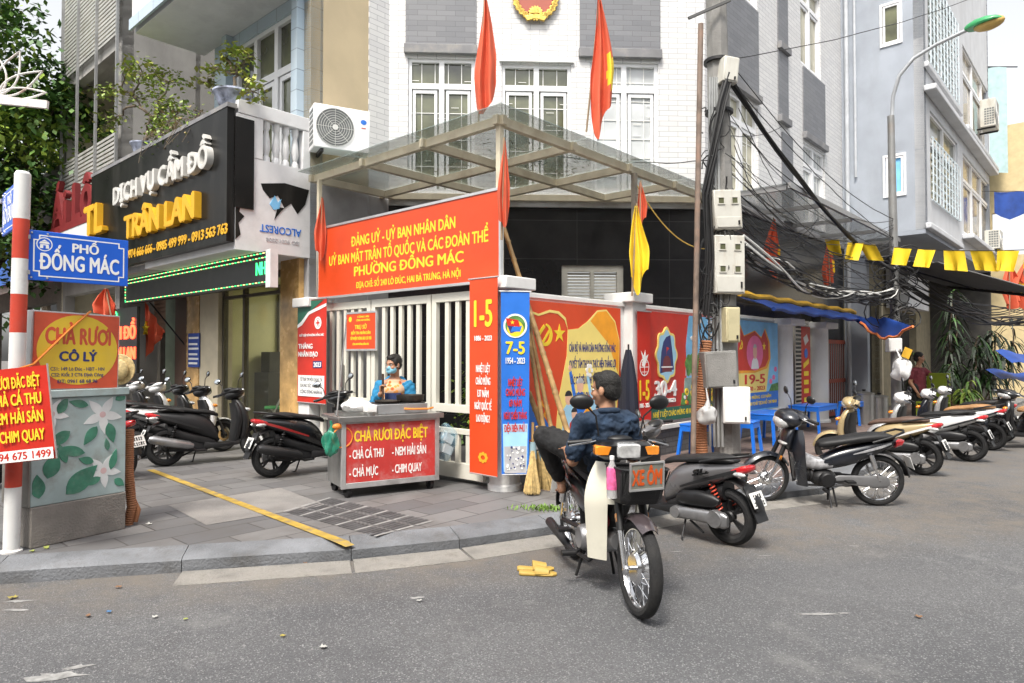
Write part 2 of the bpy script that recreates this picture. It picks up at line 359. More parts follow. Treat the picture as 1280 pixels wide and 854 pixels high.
guttm = pm('gutter_concrete', (.23, .218, .2), .85, var=.35, scale=4, bump=.7, dirt=.85, dcol=(.11, .1, .085), dscale=4)
q = MB(); gi = offset(kp, -.02); go = offset(kp, -.31)
for i in range(len(kp) - 1):
    if kp[i].x < -3.3 or kp[i].x > 5: continue
    e = (kp[i + 1] - kp[i]).normalized() * .012; z = Vector((0, 0, .018 + random.uniform(-.006, .006))); z2 = Vector((0, 0, .004))
    q.add([go[i] + e + z2, go[i + 1] - e + z2, gi[i + 1] - e + z, gi[i] + e + z, go[i] + e, go[i + 1] - e, gi[i + 1] - e, gi[i] + e], [(0, 1, 2, 3), (4, 5, 1, 0), (5, 6, 2, 1), (7, 4, 0, 3)])
struct('gutter', q, guttm)
# painted yellow line, drain grooves, repaired slab, red pavers in front of the right wall
def flat(name, pts, mat, z, kind='structure'):
    q = MB(); q.add([Vector((p.x, p.y, z)) for p in pts], [tuple(range(len(pts)))]); return struct(name, q, mat)
yl = pm('yellow_line_paint', (.36, .24, .04), .75, var=.3, scale=9, dirt=.95, dcol=(.15, .14, .125), dscale=6)
L0, L1 = gp(188, 588, PV), gp(435, 681, PV); dd = (L1 - L0).normalized(); nn = Vector((-dd.y, dd.x, 0)) * .042
Lm = gp(428, 679, PV)
flat('yellow_line', [L0 - nn, L0 + (Lm - L0) * .5 - nn * .9, Lm - nn, Lm + nn * 1.2, L0 + (Lm - L0) * .5 + nn * 1.1, L0 + nn], yl, PV + .008)
q = MB(); q.add([Vector((*(Lm - nn).xy, PV + .0075)), Vector((*(L1 - nn * .5).xy, PV - .012)), Vector((*(L1 + nn * 1.3).xy, PV - .012)), Vector((*(Lm + nn * 1.2).xy, PV + .0075))], [(0, 1, 2, 3)]); struct('yellow_line_end', q, yl)
flat('repaired_slab', [gp(210, 632, PV), gp(350, 610, PV), gp(408, 632, PV), gp(258, 657, PV)], pm('patch_concrete', (.2, .19, .182), .85, var=.2, scale=3, bump=.3, dirt=.4, dcol=(.2, .19, .17)), PV + .004)
gm = pm('groove_dark', (.07, .067, .07), .8, var=.3, scale=8); lm = pm('groove_rib', (.24, .235, .23), .75, var=.25, scale=8)
A0, A1, A2, A3 = gp(412, 622, PV), gp(545, 652, PV), gp(470, 672, PV), gp(352, 640, PV)
q = MB()
for r in range(3):
    for i in range(26):
        u0, u1 = (i + .12) / 26, (i + .72) / 26; v0, v1 = r / 3 + .02, (r + 1) / 3 - .02
        f = lambda u, v: A0 + (A1 - A0) * u + (A3 - A0) * v + (A2 - A1 - A3 + A0) * u * v
        q.add([Vector((*f(u, v).xy, PV + .005)) for u, v in ((u0, v0), (u1, v0), (u1, v1), (u0, v1))], [(3, 2, 1, 0)], m=i % 5 == 0)
struct('drain_grooves', q, [gm, lm])
q = MB(); q.add([(.9, -1.75, PV + .004), (2.2, -1.9, PV + .004), (22, -1.95, PV + .004), (22, -.02, PV + .004), (.25, -.02, PV + .004), (.3, -.8, PV + .004)], [(0, 1, 2, 3, 4, 5)])
struct('paver_strip', q, brick_mat('red_pavers', (.14, .1, .09), (.2, .14, .12), (.08, .07, .065), .2, .1, .005, rough=.8, plane='xy', dirt=.55, dcol=(.17, .14, .12), dscale=1.5), loc=P0, rotz=WA)
# tuft of weeds at the kerb
q = MB(); c0 = gp(683, 637, PV)
for i in range(260):
    p = c0 + Vector((random.gauss(0, .13), random.gauss(0, .05), 0)); h = random.uniform(.01, .05); a = random.uniform(0, 6.28); s = random.uniform(.008, .018)
    d = Vector((cos(a), sin(a), 0)); e = Vector((-d.y, d.x, 0)) * s * .5
    q.add([p, p + d * s + e + Vector((0, 0, h * .6)), p + d * s * 2.2 + Vector((0, 0, h)), p + d * s - e + Vector((0, 0, h * .6))], [(0, 1, 2, 3)])
tag(q.build('weeds', pm('weed_green', (.12, .22, .025), .6, var=.4, scale=20)), 'patch of bright green weeds on the kerb by the front motorbike', 'weeds', kind='stuff')

# worn white paint scraps and a darker mended patch in the asphalt
M_smear = pm('worn_white_paint', (.25, .25, .245), .85, var=.4, scale=20, dirt=.9, dcol=(.14, .14, .14), dscale=22)
rq = random.Random(8); q = MB()
for px, py, L_, w_, a in ((1022, 768, .28, .05, 0), (1055, 767, .1, .03, .2), (955, 695, .14, .02, .1), (70, 846, .3, .1, .1), (95, 835, .18, .05, .5), (25, 752, .2, .05, .2), (18, 763, .25, .04, 0), (1068, 683, .1, .03, 0), (520, 748, .1, .05, .2), (845, 690, .12, .02, 0)):
    p = gp(px, py); n = 14
    q.add([(p.x + cos(a) * L_ * .5 * cos(t) * k - sin(a) * w_ * .5 * sin(t) * k, p.y + sin(a) * L_ * .5 * cos(t) * k + cos(a) * w_ * .5 * sin(t) * k, .003) for t, k in ((2 * pi * i / n, rq.uniform(.45, 1.2)) for i in range(n))], [tuple(range(n))])
struct('road_paint_scraps', q, M_smear)
# ================================================================ WHITE CORNER OFFICE BUILDING
M_wbrick = brick_mat('white_brick_tile', (.6, .595, .6), (.68, .675, .67), (.3, .3, .32), .3, .085, .004, rough=.45, bump=.35, dirt=.45, dcol=(.58, .57, .55), dscale=.9)
M_gbrick = brick_mat('grey_brick_tile', (.15, .155, .17), (.19, .195, .21), (.11, .11, .12), .3, .085, .004, rough=.5, bump=.35, dirt=.25, dcol=(.2, .2, .2))
M_granite = pm('black_granite', (.011, .011, .013), .22, var=.3, scale=30, dirt=.2, dcol=(.03, .03, .03), dscale=1)
M_ledge = pm('grey_ledge', (.2, .2, .21), .7, var=.2, scale=3, dirt=.5, dcol=(.36, .33, .26), dscale=3)
M_white = pm('white_paint', (.78, .78, .77), .45, var=.05, scale=4, dirt=.2, dcol=(.5, .47, .42), dscale=3)
M_upvc = pm('white_window_plastic', (.8, .8, .81), .35, var=.04)
M_pane = pm('window_glass_dark', (.1, .105, .06), .06, var=.7, scale=1.5); M_pane.node_tree.nodes['Principled BSDF'].inputs['Specular IOR Level'].default_value = .9
M_pane2 = pm('window_glass_curtain', (.42, .4, .3), .1, var=.35, scale=2)
M_pane3 = pm('window_glass_pale', (.55, .57, .58), .08, var=.25, scale=1.2)
M_grille = pm('window_grille_white', (.75, .75, .72), .5)
CL = AB(1.385, 3.7)
M_gslab = brick_mat('granite_slabs', (.012, .012, .014), (.02, .02, .022), (.05, .05, .052), 1.5, .62, .005, rough=.25, bump=.2, offset=0, dirt=.35, dcol=(.045, .045, .045), dscale=1.5)
office = thing('office_building', 'white brick corner office building with grey panels above the glass canopy', 'building', CL)
def window(par, loc, rz, x0, x1, z0, z1, cols=2, transom=None, pane=M_pane, frame=M_upvc, fw=.055, grille=None, y=.07, name='window', mull=None):
    q = MB(); w = fw
    q.box(x0, x1, y - .03, y + .05, z0, z0 + w); q.box(x0, x1, y - .03, y + .05, z1 - w, z1)
    q.box(x0, x0 + w, y - .03, y + .05, z0 + w, z1 - w); q.box(x1 - w, x1, y - .03, y + .05, z0 + w, z1 - w)
    for c in range(1, cols): xm = x0 + (x1 - x0) * c / cols; q.box(xm - w * .75, xm + w * .75, y - .034, y + .046, z0 + w, z1 - w)
    if transom: q.box(x0 + w, x1 - w, y - .032, y + .04, transom - w * .8, transom + w * .8)
    for c in range(cols):                       # sash frames
        a = x0 + (x1 - x0) * c / cols + w * 1.3; b = x0 + (x1 - x0) * (c + 1) / cols - w * 1.3; t1 = (transom or z1) - w
        q.box(a, b, y - .015, y + .02, z0 + w, z0 + w * 2); q.box(a, b, y - .015, y + .02, t1 - w, t1); q.box(a, a + w * .8, y - .015, y + .02, z0 + w * 2, t1 - w); q.box(b - w * .8, b, y - .015, y + .02, z0 + w * 2, t1 - w)
    f = q.build(name, frame, par, loc, rz)
    p = MB(); p.box(x0 + w * .5, x1 - w * .5, y + .025, y + .033, z0 + w * .5, z1 - w * .5); p.build('pane', pane, f)
    if grille:
        g = MB(); n, mrows = grille
        for i in range(1, n): xx = x0 + (x1 - x0) * i / n; g.box(xx - .006, xx + .006, y + .002, y + .012, z0 + w, z1 - w)
        for j in range(1, mrows): zz = z0 + (z1 - z0) * j / mrows; g.box(x0 + w, x1 - w, y + .012, y + .02, zz - .006, zz + .006)
        for i in range(n):
            for j in range(mrows):
                if (i * 7 + j * 5) % 4 == 0:
                    cx = x0 + (x1 - x0) * (i + .5) / n; cz = z0 + (z1 - z0) * (j + .5) / mrows; hw_ = (x1 - x0) / n * .28; hz_ = (z1 - z0) / mrows * .3; g.box(cx - hw_, cx + hw_, y + .004, y + .01, cz + hz_, cz + hz_ + .008); g.box(cx - hw_, cx + hw_, y + .004, y + .01, cz - hz_, cz - hz_ + .008)
        g.build('grille', M_grille, f)
    return f
ZB, ZT = 4.02, 13.0
def ochild(q, name, mat, p, rz, **k): return q.build(name, mat, office, p - CL, rz, **k)
# chamfer face
CLr = CL - CL
w1, w2, w3 = (.30, 1.36, 4.15, 6.30), (1.79, 2.91, 4.15, 6.24), (3.22, 4.33, 4.15, 6.30)
q = MB(); q.wall(0, 5.1, ZB, ZT, [w1, w2, w3], .22); q.build('upper_wall', M_wbrick, office, CLr, CA)
for a, g, pn in ((w1, (5, 5), M_pane), (w2, (5, 6), M_pane), (w3, (5, 7), M_pane3)):
    window(office, CLr, CA, *a, cols=2, transom=5.86, grille=g, pane=pn)
for x0, x1 in ((.26, 1.38), (3.05, 4.36)):
    q = MB(); q.box(x0, x1, -.03, .0, 6.5, 9.6); q.build('grey_panel', M_gbrick, office, CLr, CA)
    q = MB(); q.box(x0 - .02, x1 + .02, -.08, -.002, 6.35, 6.497); q.build('panel_ledge', M_ledge, office, CLr, CA, bevel=.008)
q = MB(); q.box(1.75, 2.95, -.05, -.002, 6.26, 6.30); q.build('window_hood', M_white, office, CLr, CA)
q = MB(); q.wall(0, 5.1, 0, ZB - .1, [(2.75, 3.75, .13, 3.0)], .2); q.build('granite_wall', M_gslab, office, CLr, CA)
q = MB(); q.box(0, 5.12, -.05, .2, ZB - .1, ZB); q.build('metal_header', pm('steel_header', (.55, .55, .55), .35, .6, dirt=.3), office, CLr, CA)
# door with louvres in the granite wall
q = MB()
for a, b, c, d in ((2.75, 2.85, .13, 3.0), (3.65, 3.75, .13, 3.0), (2.85, 3.65, 2.9, 3.0), (2.85, 3.65, 2.36, 2.44), (3.22, 3.28, 2.44, 2.9), (2.85, 2.95, .13, 2.36), (3.55, 3.65, .13, 2.36), (2.95, 3.55, 2.2, 2.36), (3.2, 3.3, .13, 2.2)): q.box(a, b, .03, .12, c, d)
dr = q.build('louvre_door', pm('cream_paint', (.66, .64, .57), .5, dirt=.2), office, CLr, CA)
q = MB()
for x0, x1 in ((2.85, 3.22), (3.28, 3.65)):
    for i in range(9): q.obox(((x0 + x1) / 2, .08, 2.47 + i * .05), (x1 - x0, .008, .045), rx=-.6)
q.build('louvre', pm('cream_paint', (.66, .64, .57)), dr)
q = MB(); q.box(2.95, 3.55, .1, .11, .13, 2.2); q.build('door_glass', M_pane, dr)
# left return strip and right street face
q = MB(); q.wall(0, .385, ZB, ZT, [], .2); q.build('side_wall', M_wbrick, office, AB(1.0, 3.7) - CL, WA)
q = MB(); q.wall(-.0, .385, 0, ZB, [], .2); q.build('side_wall_base', pm('grey_plaster', (.36, .36, .37), .8, var=.1, dirt=.3, streak=.2), office, AB(1.0, 3.7) - CL, WA)
CR = CL + Vector((cos(CA), sin(CA), 0)) * 5.1
RA, RB = (CR - P0).dot(U), (CR - P0).dot(V); RLEN = 12.2 - RA
def rx(px, py=200): return on_b(px, py, RB)[0] - RA
hA = (rx(907), rx(948), 4.35, 6.15); hB = (rx(907), rx(948), 8.0, 9.8); hC = (rx(1004), rx(1031), 4.35, 6.1); hD = (rx(1002), rx(1027), 7.75, 9.6)
RZ = 4.3
q = MB(); q.wall(0, RLEN, RZ, ZT, [hA, hB, hC, hD], .22); ochild(q, 'upper_wall', M_wbrick, CR, WA)
for h, pn, g in ((hA, M_pane2, (4, 5)), (hB, M_pane2, None), (hC, M_pane3, (8, 3)), (hD, M_pane2, None)):
    window(office, CR - CL, WA, *h, cols=2, transom=h[3] - .45, pane=pn, grille=g)
for x0, x1, z0, z1 in ((hA[0], hA[1], 6.36, 7.95), (hC[0], hC[1], 6.3, 7.7), (rx(973), rx(985), 6.3, 7.6), (rx(973), rx(985), 7.75, 9), (rx(977), rx(990), 4.35, 6.0)):
    q = MB(); q.box(x0, x1, -.025, 0, z0, z1); ochild(q, 'grey_panel', M_gbrick, CR, WA)
    q = MB(); q.box(x0 - .02, x1 + .02, -.09, -.002, z0 - .14, z0 - .003); ochild(q, 'panel_ledge', M_ledge, CR, WA, bevel=.008)
q = MB(); q.box(0, RLEN, -.04, .2, RZ - .2, RZ - .003); ochild(q, 'stone_band', M_ledge, CR, WA)
q = MB(); q.wall(.0, RLEN, 0, RZ - .2, [(rx(1000), rx(1024), .13, 2.7)], .2); ochild(q, 'granite_wall', M_gslab, CR, WA)
q = MB(); q.box(0, 5, 3, 3.1, 0, ZT); q.box(-.1, RLEN, 6, 6.1, 0, ZT); q.build('back_wall', M_granite, office, CR - CL + Vector((-4, .5, 0)), WA)
q = MB(); q.add([tuple(p - CL + Vector((0, 0, ZT))) for p in (AB(1.0, 3.7), CL, CR, AB(12.2, RB), AB(12.2, 9), AB(1, 9))], [(0, 1, 2, 3, 4, 5)]); q.build('roof', M_ledge, office)
# state emblem on the chamfer
em = thing('wall_emblem', 'round gold and red emblem high on the white brick wall', 'emblem', CL + Vector((cos(CA), sin(CA), 0)) * 2.33 + Vector((0, -.02, 7.3)), CA)
gold = pm('gold_leaf', (.75, .5, .12), .3, .8, var=.4, scale=25); redm = pm('emblem_red', (.36, .09, .06), .5)
q = MB(); q.prism(disc(0, .02, .33, 32, .36), -.03, .0); q.build('disc', redm, em)
q = MB()
for sgn in (-1, 1):
    for i in range(11):
        t = radians(-80 + i * 13); r = .33; c = (sgn * r * cos(t), .02 + .36 * sin(t)); a = t + pi / 2
        for k in (-1, 1):
            d = a + k * .5; q.obox((c[0], -.045, c[1]), (.14, .03, .055), ry=-(d if sgn > 0 else pi - d))
q.prism([(-.14, -.4), (-.18, -.33), (0, -.28), (.18, -.33), (.14, -.4), (0, -.36)], -.07, -.03)
q.build('wreath', gold, em, bevel=.006)
q = MB(); q.prism(star(0, .14, .17), -.05, -.031)
cog = []; 
for i in range(32): r = .12 if i % 4 < 2 else .1; cog.append((r * cos(pi * i / 31), -.27 + r * sin(pi * i / 31)))
q.prism(cog, -.06, -.031); q.build('star', gold, em)
# ================================================================ GLASS CANOPY
cpy = thing('glass_canopy', 'glass canopy on cream steel beams over the corner gate', 'canopy', AB(0, 0, 4.06), WA)
M_beam = pm('cream_steel', (.64, .58, .44), .5, .1, var=.12, scale=4, dirt=.4, dcol=(.3, .17, .07), dscale=2.5)
def beam(x0, y0, x1, y1, z=0, w=.07, h=.1):
    q = MB(); q.bar((x0, y0, z), (x1, y1, z), w, h); q.build('beam', M_beam, cpy, bevel=.004)
S = 5.0
beam(0, -.08, 0, 3.62); beam(-.08, 0, 4.95, 0, z=.001)
for a in (1.24, 2.48, 3.72): beam(a, -.08, a, S - a, z=-.0005)
for b in (1.2, 2.4, 3.6): beam(-.08, b, S - b, b, z=.0015)
beam(1.36, 3.62, 4.95, .03, z=-.002)
M_cg = glass('canopy_glass', (.26, .33, .31), .5, .18)
e = .26
cells = []
xs = [-e, 1.24, 2.48, 3.72, 4.95]; ys = [-e, 1.2, 2.4, 3.64]
for i in range(4):
    for j in range(3):
        a0, a1, b0, b1 = xs[i] + .012, xs[i + 1] - .012, ys[j] + .012, ys[j + 1] - .012
        poly = []
        pts = [(a0, b0), (a1, b0), (a1, b1), (a0, b1)]; lim = S
        for k in range(4):
            p, n = pts[k], pts[(k + 1) % 4]; fp, fn = lim - p[0] - p[1], lim - n[0] - n[1]
            if fp >= 0: poly.append(p)
            if fp * fn < 0: t = fp / (fp - fn); poly.append((p[0] + (n[0] - p[0]) * t, p[1] + (n[1] - p[1]) * t))
        if len(poly) < 3: continue
        q = MB(); n = len(poly); q.add([(x, y, .062) for x, y in poly] + [(x, y, .072) for x, y in poly], [tuple(range(n))[::-1], tuple(range(n, 2 * n))] + [(k, (k + 1) % n, (k + 1) % n + n, k + n) for k in range(n)])
        q.build('glass_pane', M_cg, cpy)
q = MB(); q.bar((0, 0, -.05), (0, 0, -1.72), .06); q.build('post', M_beam, cpy); q = MB(); q.bar((-.05, 3.4, -.05), (-.05, 3.4, -1.6), .05); q.build('post', M_beam, cpy)
q = MB(); q.bar((2.6, -.05, -.05), (2.6, -.05, -1.75), .06); q.build('post', pm('weathered_wood', (.25, .22, .18), .8, var=.3), cpy)
q = MB()
for i in range(900):
    a, b = random.gauss(1.7, .55), random.gauss(1.1, .45)
    if a + b > 4.6 or a < .1 or b < 0 or b > 2.3 : continue
    s = random.uniform(.012, .04); t = random.uniform(0, 6); h = random.uniform(.074, .09)
    q.add([(a + s * cos(t), b + s * sin(t), h), (a - s * .5 * sin(t), b + s * .5 * cos(t), h + .01), (a - s * cos(t), b - s * sin(t), h)], [(0, 1, 2)])
tag(q.build('leaf_litter', pm('dead_leaf', (.13, .1, .05), .8, var=.5, scale=20), loc=AB(0, 0, 4.06), rotz=WA), 'brown fallen leaves lying on the glass canopy', 'leaf litter', kind='stuff')
# right-hand glass awning of the office
rc = thing('glass_awning', 'long grey glass awning over the right street wall of the office', 'canopy', AB(5.3, RB - .05, 4.15), WA)
q = MB(); q.box(0, 6.8, -1.15, -.02, .05, .062); q.build('glass_pane', glass('awning_glass', (.3, .33, .33), .5, .2), rc)
for i in range(5): q = MB(); q.bar((.05 + i * 1.67, -1.12, 0), (.05 + i * 1.67, -.02, .02), .05, .07); q.build('bracket', pm('grey_steel', (.35, .35, .35), .45, .5), rc)
q = MB(); q.box(0, 6.8, -1.2, -1.155, -.02, .07); q.build('front_rail', pm('grey_steel', (.35, .35, .35)), rc)
# ================================================================ PERIMETER WALL, GATE, BANNERS
M_dbrick = brick_mat('dark_wall_tile', (.1, .1, .105), (.14, .14, .145), (.06, .06, .06), .2, .075, .005, rough=.55, bump=.5, dirt=.3, dcol=(.2, .19, .17), dscale=2)
pw = thing('perimeter_wall', 'low dark tiled wall with white ledge carrying the propaganda boards', 'wall', AB(.2, 0), WA)
q = MB(); q.box(0, 7.7, 0, .2, PV - .02, .5); q.build('tiled_base', M_dbrick, pw)
q = MB(); q.box(0, 7.72, -.05, .22, .502, .57); q.build('ledge', M_white, pw, bevel=.008)
q = MB(); q.box(.02, 7.5, .03, .15, .572, 2.2); q.build('upper_panel', M_white, pw)
q = MB(); q.box(.02, 7.5, .0, .17, 2.202, 2.26); q.build('coping', M_white, pw, bevel=.006)
def pillar(loc, lab, r, zt, round_=True, cap=.09, rz=0, cw=None):
    t = thing('gate_pillar', lab, 'pillar', loc, rz); q = MB(); cw = cw or r + .07
    if round_: q.lathe([(r * 1.12, 0), (r * 1.12, .05), (r, .07), (r, zt)], 28)
    else: q.box(-r, r, -r, r, 0, zt)
    q.build('shaft', pm('white_pillar_paint', (.7, .7, .69), .6, var=.06, scale=3, bump=.15, dirt=.5, dcol=(.42, .39, .34), dscale=2.5, streak=.4), t)
    q = MB(); q.box(-cw, cw, -cw, cw, zt + .001, zt + cap + .04); q.build('cap', M_white, t, bevel=.012); return t
pillar(at(631, 600, 7.34).xy.to_3d() + Vector((0, 0, PV)), 'round white gate pillar at the street corner, behind the 1-5 and 7-5 banners', .165, 2.12, True, rz=WA, cw=.24)
pillar(AB(2.62, .06, PV), 'square white pillar between the hammer and sickle board and the 30-4 poster', .17, 2.13, False, rz=WA)
pillar(AB(0, 3.62, PV), 'square white gate pillar behind the cart, beside the Red Cross banner', .14, 2.1, False, rz=WA)
pillar(AB(8.0, .05, PV), 'round white pillar right of the 19-5 poster', .24, 2.0, True, rz=WA, cw=.36)
pillar(AB(10.05, .1, PV), 'thick round white pillar beside the red barred gate', .3, 2.0, True, rz=WA, cw=.4)
# gate leaves
M_gate = pm('cream_gate_paint', (.68, .66, .58), .45, var=.06, scale=3, dirt=.3, dcol=(.45, .38, .28), dscale=3)
gate = thing('steel_gate', 'cream white barred steel gate under the orange banner', 'gate', AB(.03, 3.45, PV), GA)
for x0, x1 in ((.02, 1.17), (1.19, 2.34), (2.36, 3.2)):
    q = MB(); zt = 2.14
    q.box(x0, x0 + .075, -.03, .03, .05, zt); q.box(x1 - .075, x1, -.03, .03, .05, zt); q.box(x0 + .075, x1 - .075, -.03, .03, zt - .1, zt); q.box(x0 + .075, x1 - .075, -.029, .03, .78, .87); q.box(x0 + .075, x1 - .075, -.03, .03, .05, .22)
    q.box(x0 + .075, x1 - .075, -.028, .03, .54, .6)
    n = max(2, round((x1 - x0 - .15) / .155))
    for i in range(1, n):
        xx = x0 + .075 + (x1 - x0 - .15) * i / n
        q.box(xx - .031, xx + .031, -.02, .02, .87, zt - .1); q.box(xx - .031, xx + .031, -.02, .02, .22, .54)
    q.build('gate_leaf', M_gate, gate, bevel=.003)
q = MB(); q.box(.55, .6, -.06, -.03, 1.0, 1.3); q.build('handle', pm('steel', (.5, .5, .5), .3, .9), gate)
# ---- flat boards
M_red = pm('banner_red', (.55, .025, .012), .45, var=.12, scale=2, bump=.35, bscale=5); M_oran = pm('banner_orange_red', (.64, .062, .012), .42, var=.12, scale=1.5, bump=.3, bscale=4)
M_yel = pm('print_yellow', (.85, .62, .03), .5, var=.04); M_pyel = pm('print_pale_yellow', (.85, .68, .2), .5, var=.04); M_pw = pm('print_white', (.82, .82, .8), .5, var=.04)
M_navy = pm('print_navy', (.025, .035, .16), .5); M_blue = pm('print_blue', (.02, .16, .62), .5, var=.08); M_sky = pm('print_sky', (.2, .5, .8), .5, var=.2, scale=3); M_green = pm('print_green', (.02, .13, .08), .5, var=.1)
M_leaf = pm('print_leaf_green', (.1, .25, .06), .6, var=.5, scale=14); M_skin = pm('print_skin', (.75, .45, .32), .5); M_black = pm('print_black', (.02, .02, .025), .5); M_pink = pm('print_pink', (.8, .15, .35), .5); M_water = pm('print_water', (.22, .32, .3), .4, var=.35, scale=8); M_ora = pm('print_orange', (.85, .35, .02), .5); M_gry = pm('print_grey', (.45, .45, .47), .5, var=.2, scale=8); M_lblue = pm('print_light_blue', (.35, .62, .82), .5, var=.1)
M_alu = pm('aluminium', (.6, .6, .6), .35, .7)
class Art:                                   # printed layers on a board that faces local -y
    def __init__(s, y): s.y = y; s.L = {}; s.n = 0; s.T = []
    def poly(s, pts, m): s.n += 1; y = s.y - .0012 - .00015 * s.n; s.L.setdefault('p', (MB(), []))[1].append(m) if m not in s.L.setdefault('p', (MB(), []))[1] else None; mb, ms = s.L['p']; mb.prism(pts, y, s.y, m=ms.index(m)); return s
    def text(s, t, x, z, w, cap, m, bold=.02, **k): s.n += 1; mb = MB(); s.T.append((mb, m)); yy = s.y - .0022 - .00015 * s.n; mb.text(t, x, z, w, cap, yy, s.y, bold, **k); return s
    def done(s, par):
        if 'p' in s.L: s.L['p'][0].build('artwork', s.L['p'][1], par)
        for mb, m in s.T: mb.build('lettering', m, par)
def cloth_board(w, z0, z1, mat, amp=.012, n=10, taper=0, seed=0, th=.002):  # thin hanging vinyl; local x 0..w
    r = random.Random(seed); q = MB(); ph = r.uniform(0, 6); g = []
    for j in range(15):
        v = j / 14; z = z1 + (z0 - z1) * v; g.append([(w * (i / n - .5) * (1 - taper * v) + w / 2, amp * sin(i / n * 5 + ph + v * 2) * v, z) for i in range(n + 1)])
    return q.sheet(g, th), mat
# big orange signboard over the gate
x_l = on_a(399, 330, -.06)[0]; x_r = on_a(625, 300, -.06)[0]
sb = thing('name_signboard', 'big orange red ward office signboard with yellow lettering over the gate', 'signboard', AB(-.06, x_l, 0), GA); bw = x_l - x_r
q = MB(); q.box(0, bw, -.01, .01, 2.36, 3.3); q.build('panel', M_oran, sb)
q = MB()
for a in ((0, bw, 3.3, 3.33), (0, bw, 2.33, 2.36)): q.box(a[0], a[1], -.02, .02, a[2] + .0005, a[3])
q.box(bw, bw + .03, -.02, .02, 2.33, 3.33); q.box(-.03, 0, -.02, .02, 2.33, 3.33); q.build('frame', M_alu, sb)
A = Art(-.01); s_ = bw / 3.42
for t, cx, z, w, cap in (('ĐẢNG UỶ - UỶ BAN NHÂN DÂN', 1.76, 2.985, 1.98, .125), ('UỶ BAN MẶT TRẬN TỔ QUỐC VÀ CÁC ĐOÀN THỂ', 1.76, 2.775, 3.0, .125), ('PHƯỜNG ĐỐNG MÁC', 1.86, 2.59, 2.05, .12), ('ĐỊA CHỈ: SỐ 240 LÒ ĐÚC, HAI BÀ TRƯNG, HÀ NỘI', 1.86, 2.43, 1.95, .075)):
    A.text(t, cx * s_, z, w * s_, cap, M_yel, .028)
A.done(sb)
q = MB(); q.bar((.25, .02, 2.28), (.25, .02, 2.4), .04); q.bar((bw - .2, .02, 2.28), (bw - .2, .02, 2.4), .04); q.build('bracket', M_alu, sb)
# small notice on the gate
nb = thing('notice_board', 'small framed red notice with yellow lettering hung on the gate bars', 'sign', AB(-.03, on_a(434, 420, -.03)[0], 0), GA); w = on_a(434, 420, -.03)[0] - on_a(470, 420, -.03)[0]
q = MB(); q.box(0, w, -.008, .008, 1.64, 2.1); q.build('panel', M_oran, nb)
q = MB(); q.box(-.02, w + .02, -.012, .01, 2.1, 2.125); q.box(-.02, w + .02, -.012, .01, 1.615, 1.64); q.box(-.02, 0, -.012, .01, 1.64, 2.1); q.box(w, w + .02, -.012, .01, 1.64, 2.1); q.build('frame', M_alu, nb)
A = Art(-.008); A.poly(disc(.08, 2.03, .035, 12), M_yel)
for t, z, ww, cap in (('CÔNG AN', 2.045, .25, .024), ('CÔNG AN PHƯỜNG', 2.0, .3, .024), ('TRỤ SỞ', 1.9, .26, .05), ('KIỂM TRA NHÂN DÂN', 1.83, .42, .036), ('TIẾP NHẬN THÔNG BÁO LƯU TRÚ', 1.76, .46, .036), ('CÔNG AN PHƯỜNG ĐỐNG MÁC', 1.69, .36, .024)): A.text(t, w * .5 + (.05 if z > 1.95 else 0), z, min(ww, w - .1), cap, M_yel, .03)
A.done(nb)
# vertical banners
def vbanner(name, lab, loc, rz, w, z0, z1, mat, **k):
    t = thing(name, lab, 'banner', loc, rz); mb, m = cloth_board(w, z0, z1, mat, **k); mb.build('cloth', m, t)
    q = MB(); q.tube([(-.02, 0, z1 + .006), (w + .02, 0, z1 + .006)], .008, 8); q.build('top_rod', M_alu, t); q = MB(); q.tube([(0.01, 0, z0), (w - .01, 0, z0)], .008, 8); q.build('bottom_rod', M_alu, t); return t
b0 = on_a(587, 480, -.2)[0]; b1 = on_a(622, 480, -.2)[0]; w = b0 - b1
t = vbanner('vertical_banner', 'red 1-5 banner hung at the left of the round corner pillar', AB(-.2, b0), GA, w, .31, 2.36, M_oran, amp=.004)
A = Art(-.004); A.text('1-5', w / 2, 1.86, w * .66, .27, M_yel, .03).text('1886 - 2023', w / 2, 1.71, w * .62, .05, M_pw, .03)
for s_, z, ww in (('NHIỆT LIỆT', 1.38, .5), ('CHÀO MỪNG', 1.25, .52), ('137 NĂM', 1.12, .4), ('NGÀY QUỐC TẾ', .99, .6), ('LAO ĐỘNG !', .86, .48)): A.text(s_, w / 2, z, w * ww, .072, M_pw, .03)
for i in range(8): c_ = (w / 2 + .05 * cos(i * pi / 4), .49 + .04 * sin(i * pi / 4)); A.poly(disc(*c_, .02, 8), M_ora)
A.done(t)
w = .3; pc = at(640, 480, 7.04)
t = vbanner('vertical_banner', 'blue 7-5 banner fading to white hung on the round corner pillar', pc.xy.to_3d() - Vector((.115, 0, 0)), radians(8), w, .33, 2.21, M_blue, amp=.004, taper=.06)
A = Art(-.004); A.poly([(.03, .36), (.27, .36), (.28, .85), (.02, .85)], M_lblue).poly([(.04, .345), (.265, .345), (.268, .62), (.035, .62)], M_gry)
A.poly(disc(.15, 1.86, .125), M_pw).poly(disc(.15, 1.86, .105), M_leaf).poly(disc(.15, 1.83, .085), M_yel).poly([(.06, 1.88), (.1, 1.78), (.16, 1.8), (.13, 1.86)], M_navy).poly([(.1, 1.8), (.2, 1.8), (.22, 1.86), (.12, 1.85)], M_blue).poly([(.05, 1.94), (.18, 1.92), (.2, 1.85), (.07, 1.86)], M_red).poly(star(.12, 1.895, .025), M_yel)
A.text('7-5', .15, 1.57, .2, .125, M_yel, .03).text('1954 - 2023', .15, 1.47, .2, .06, M_pw, .03)
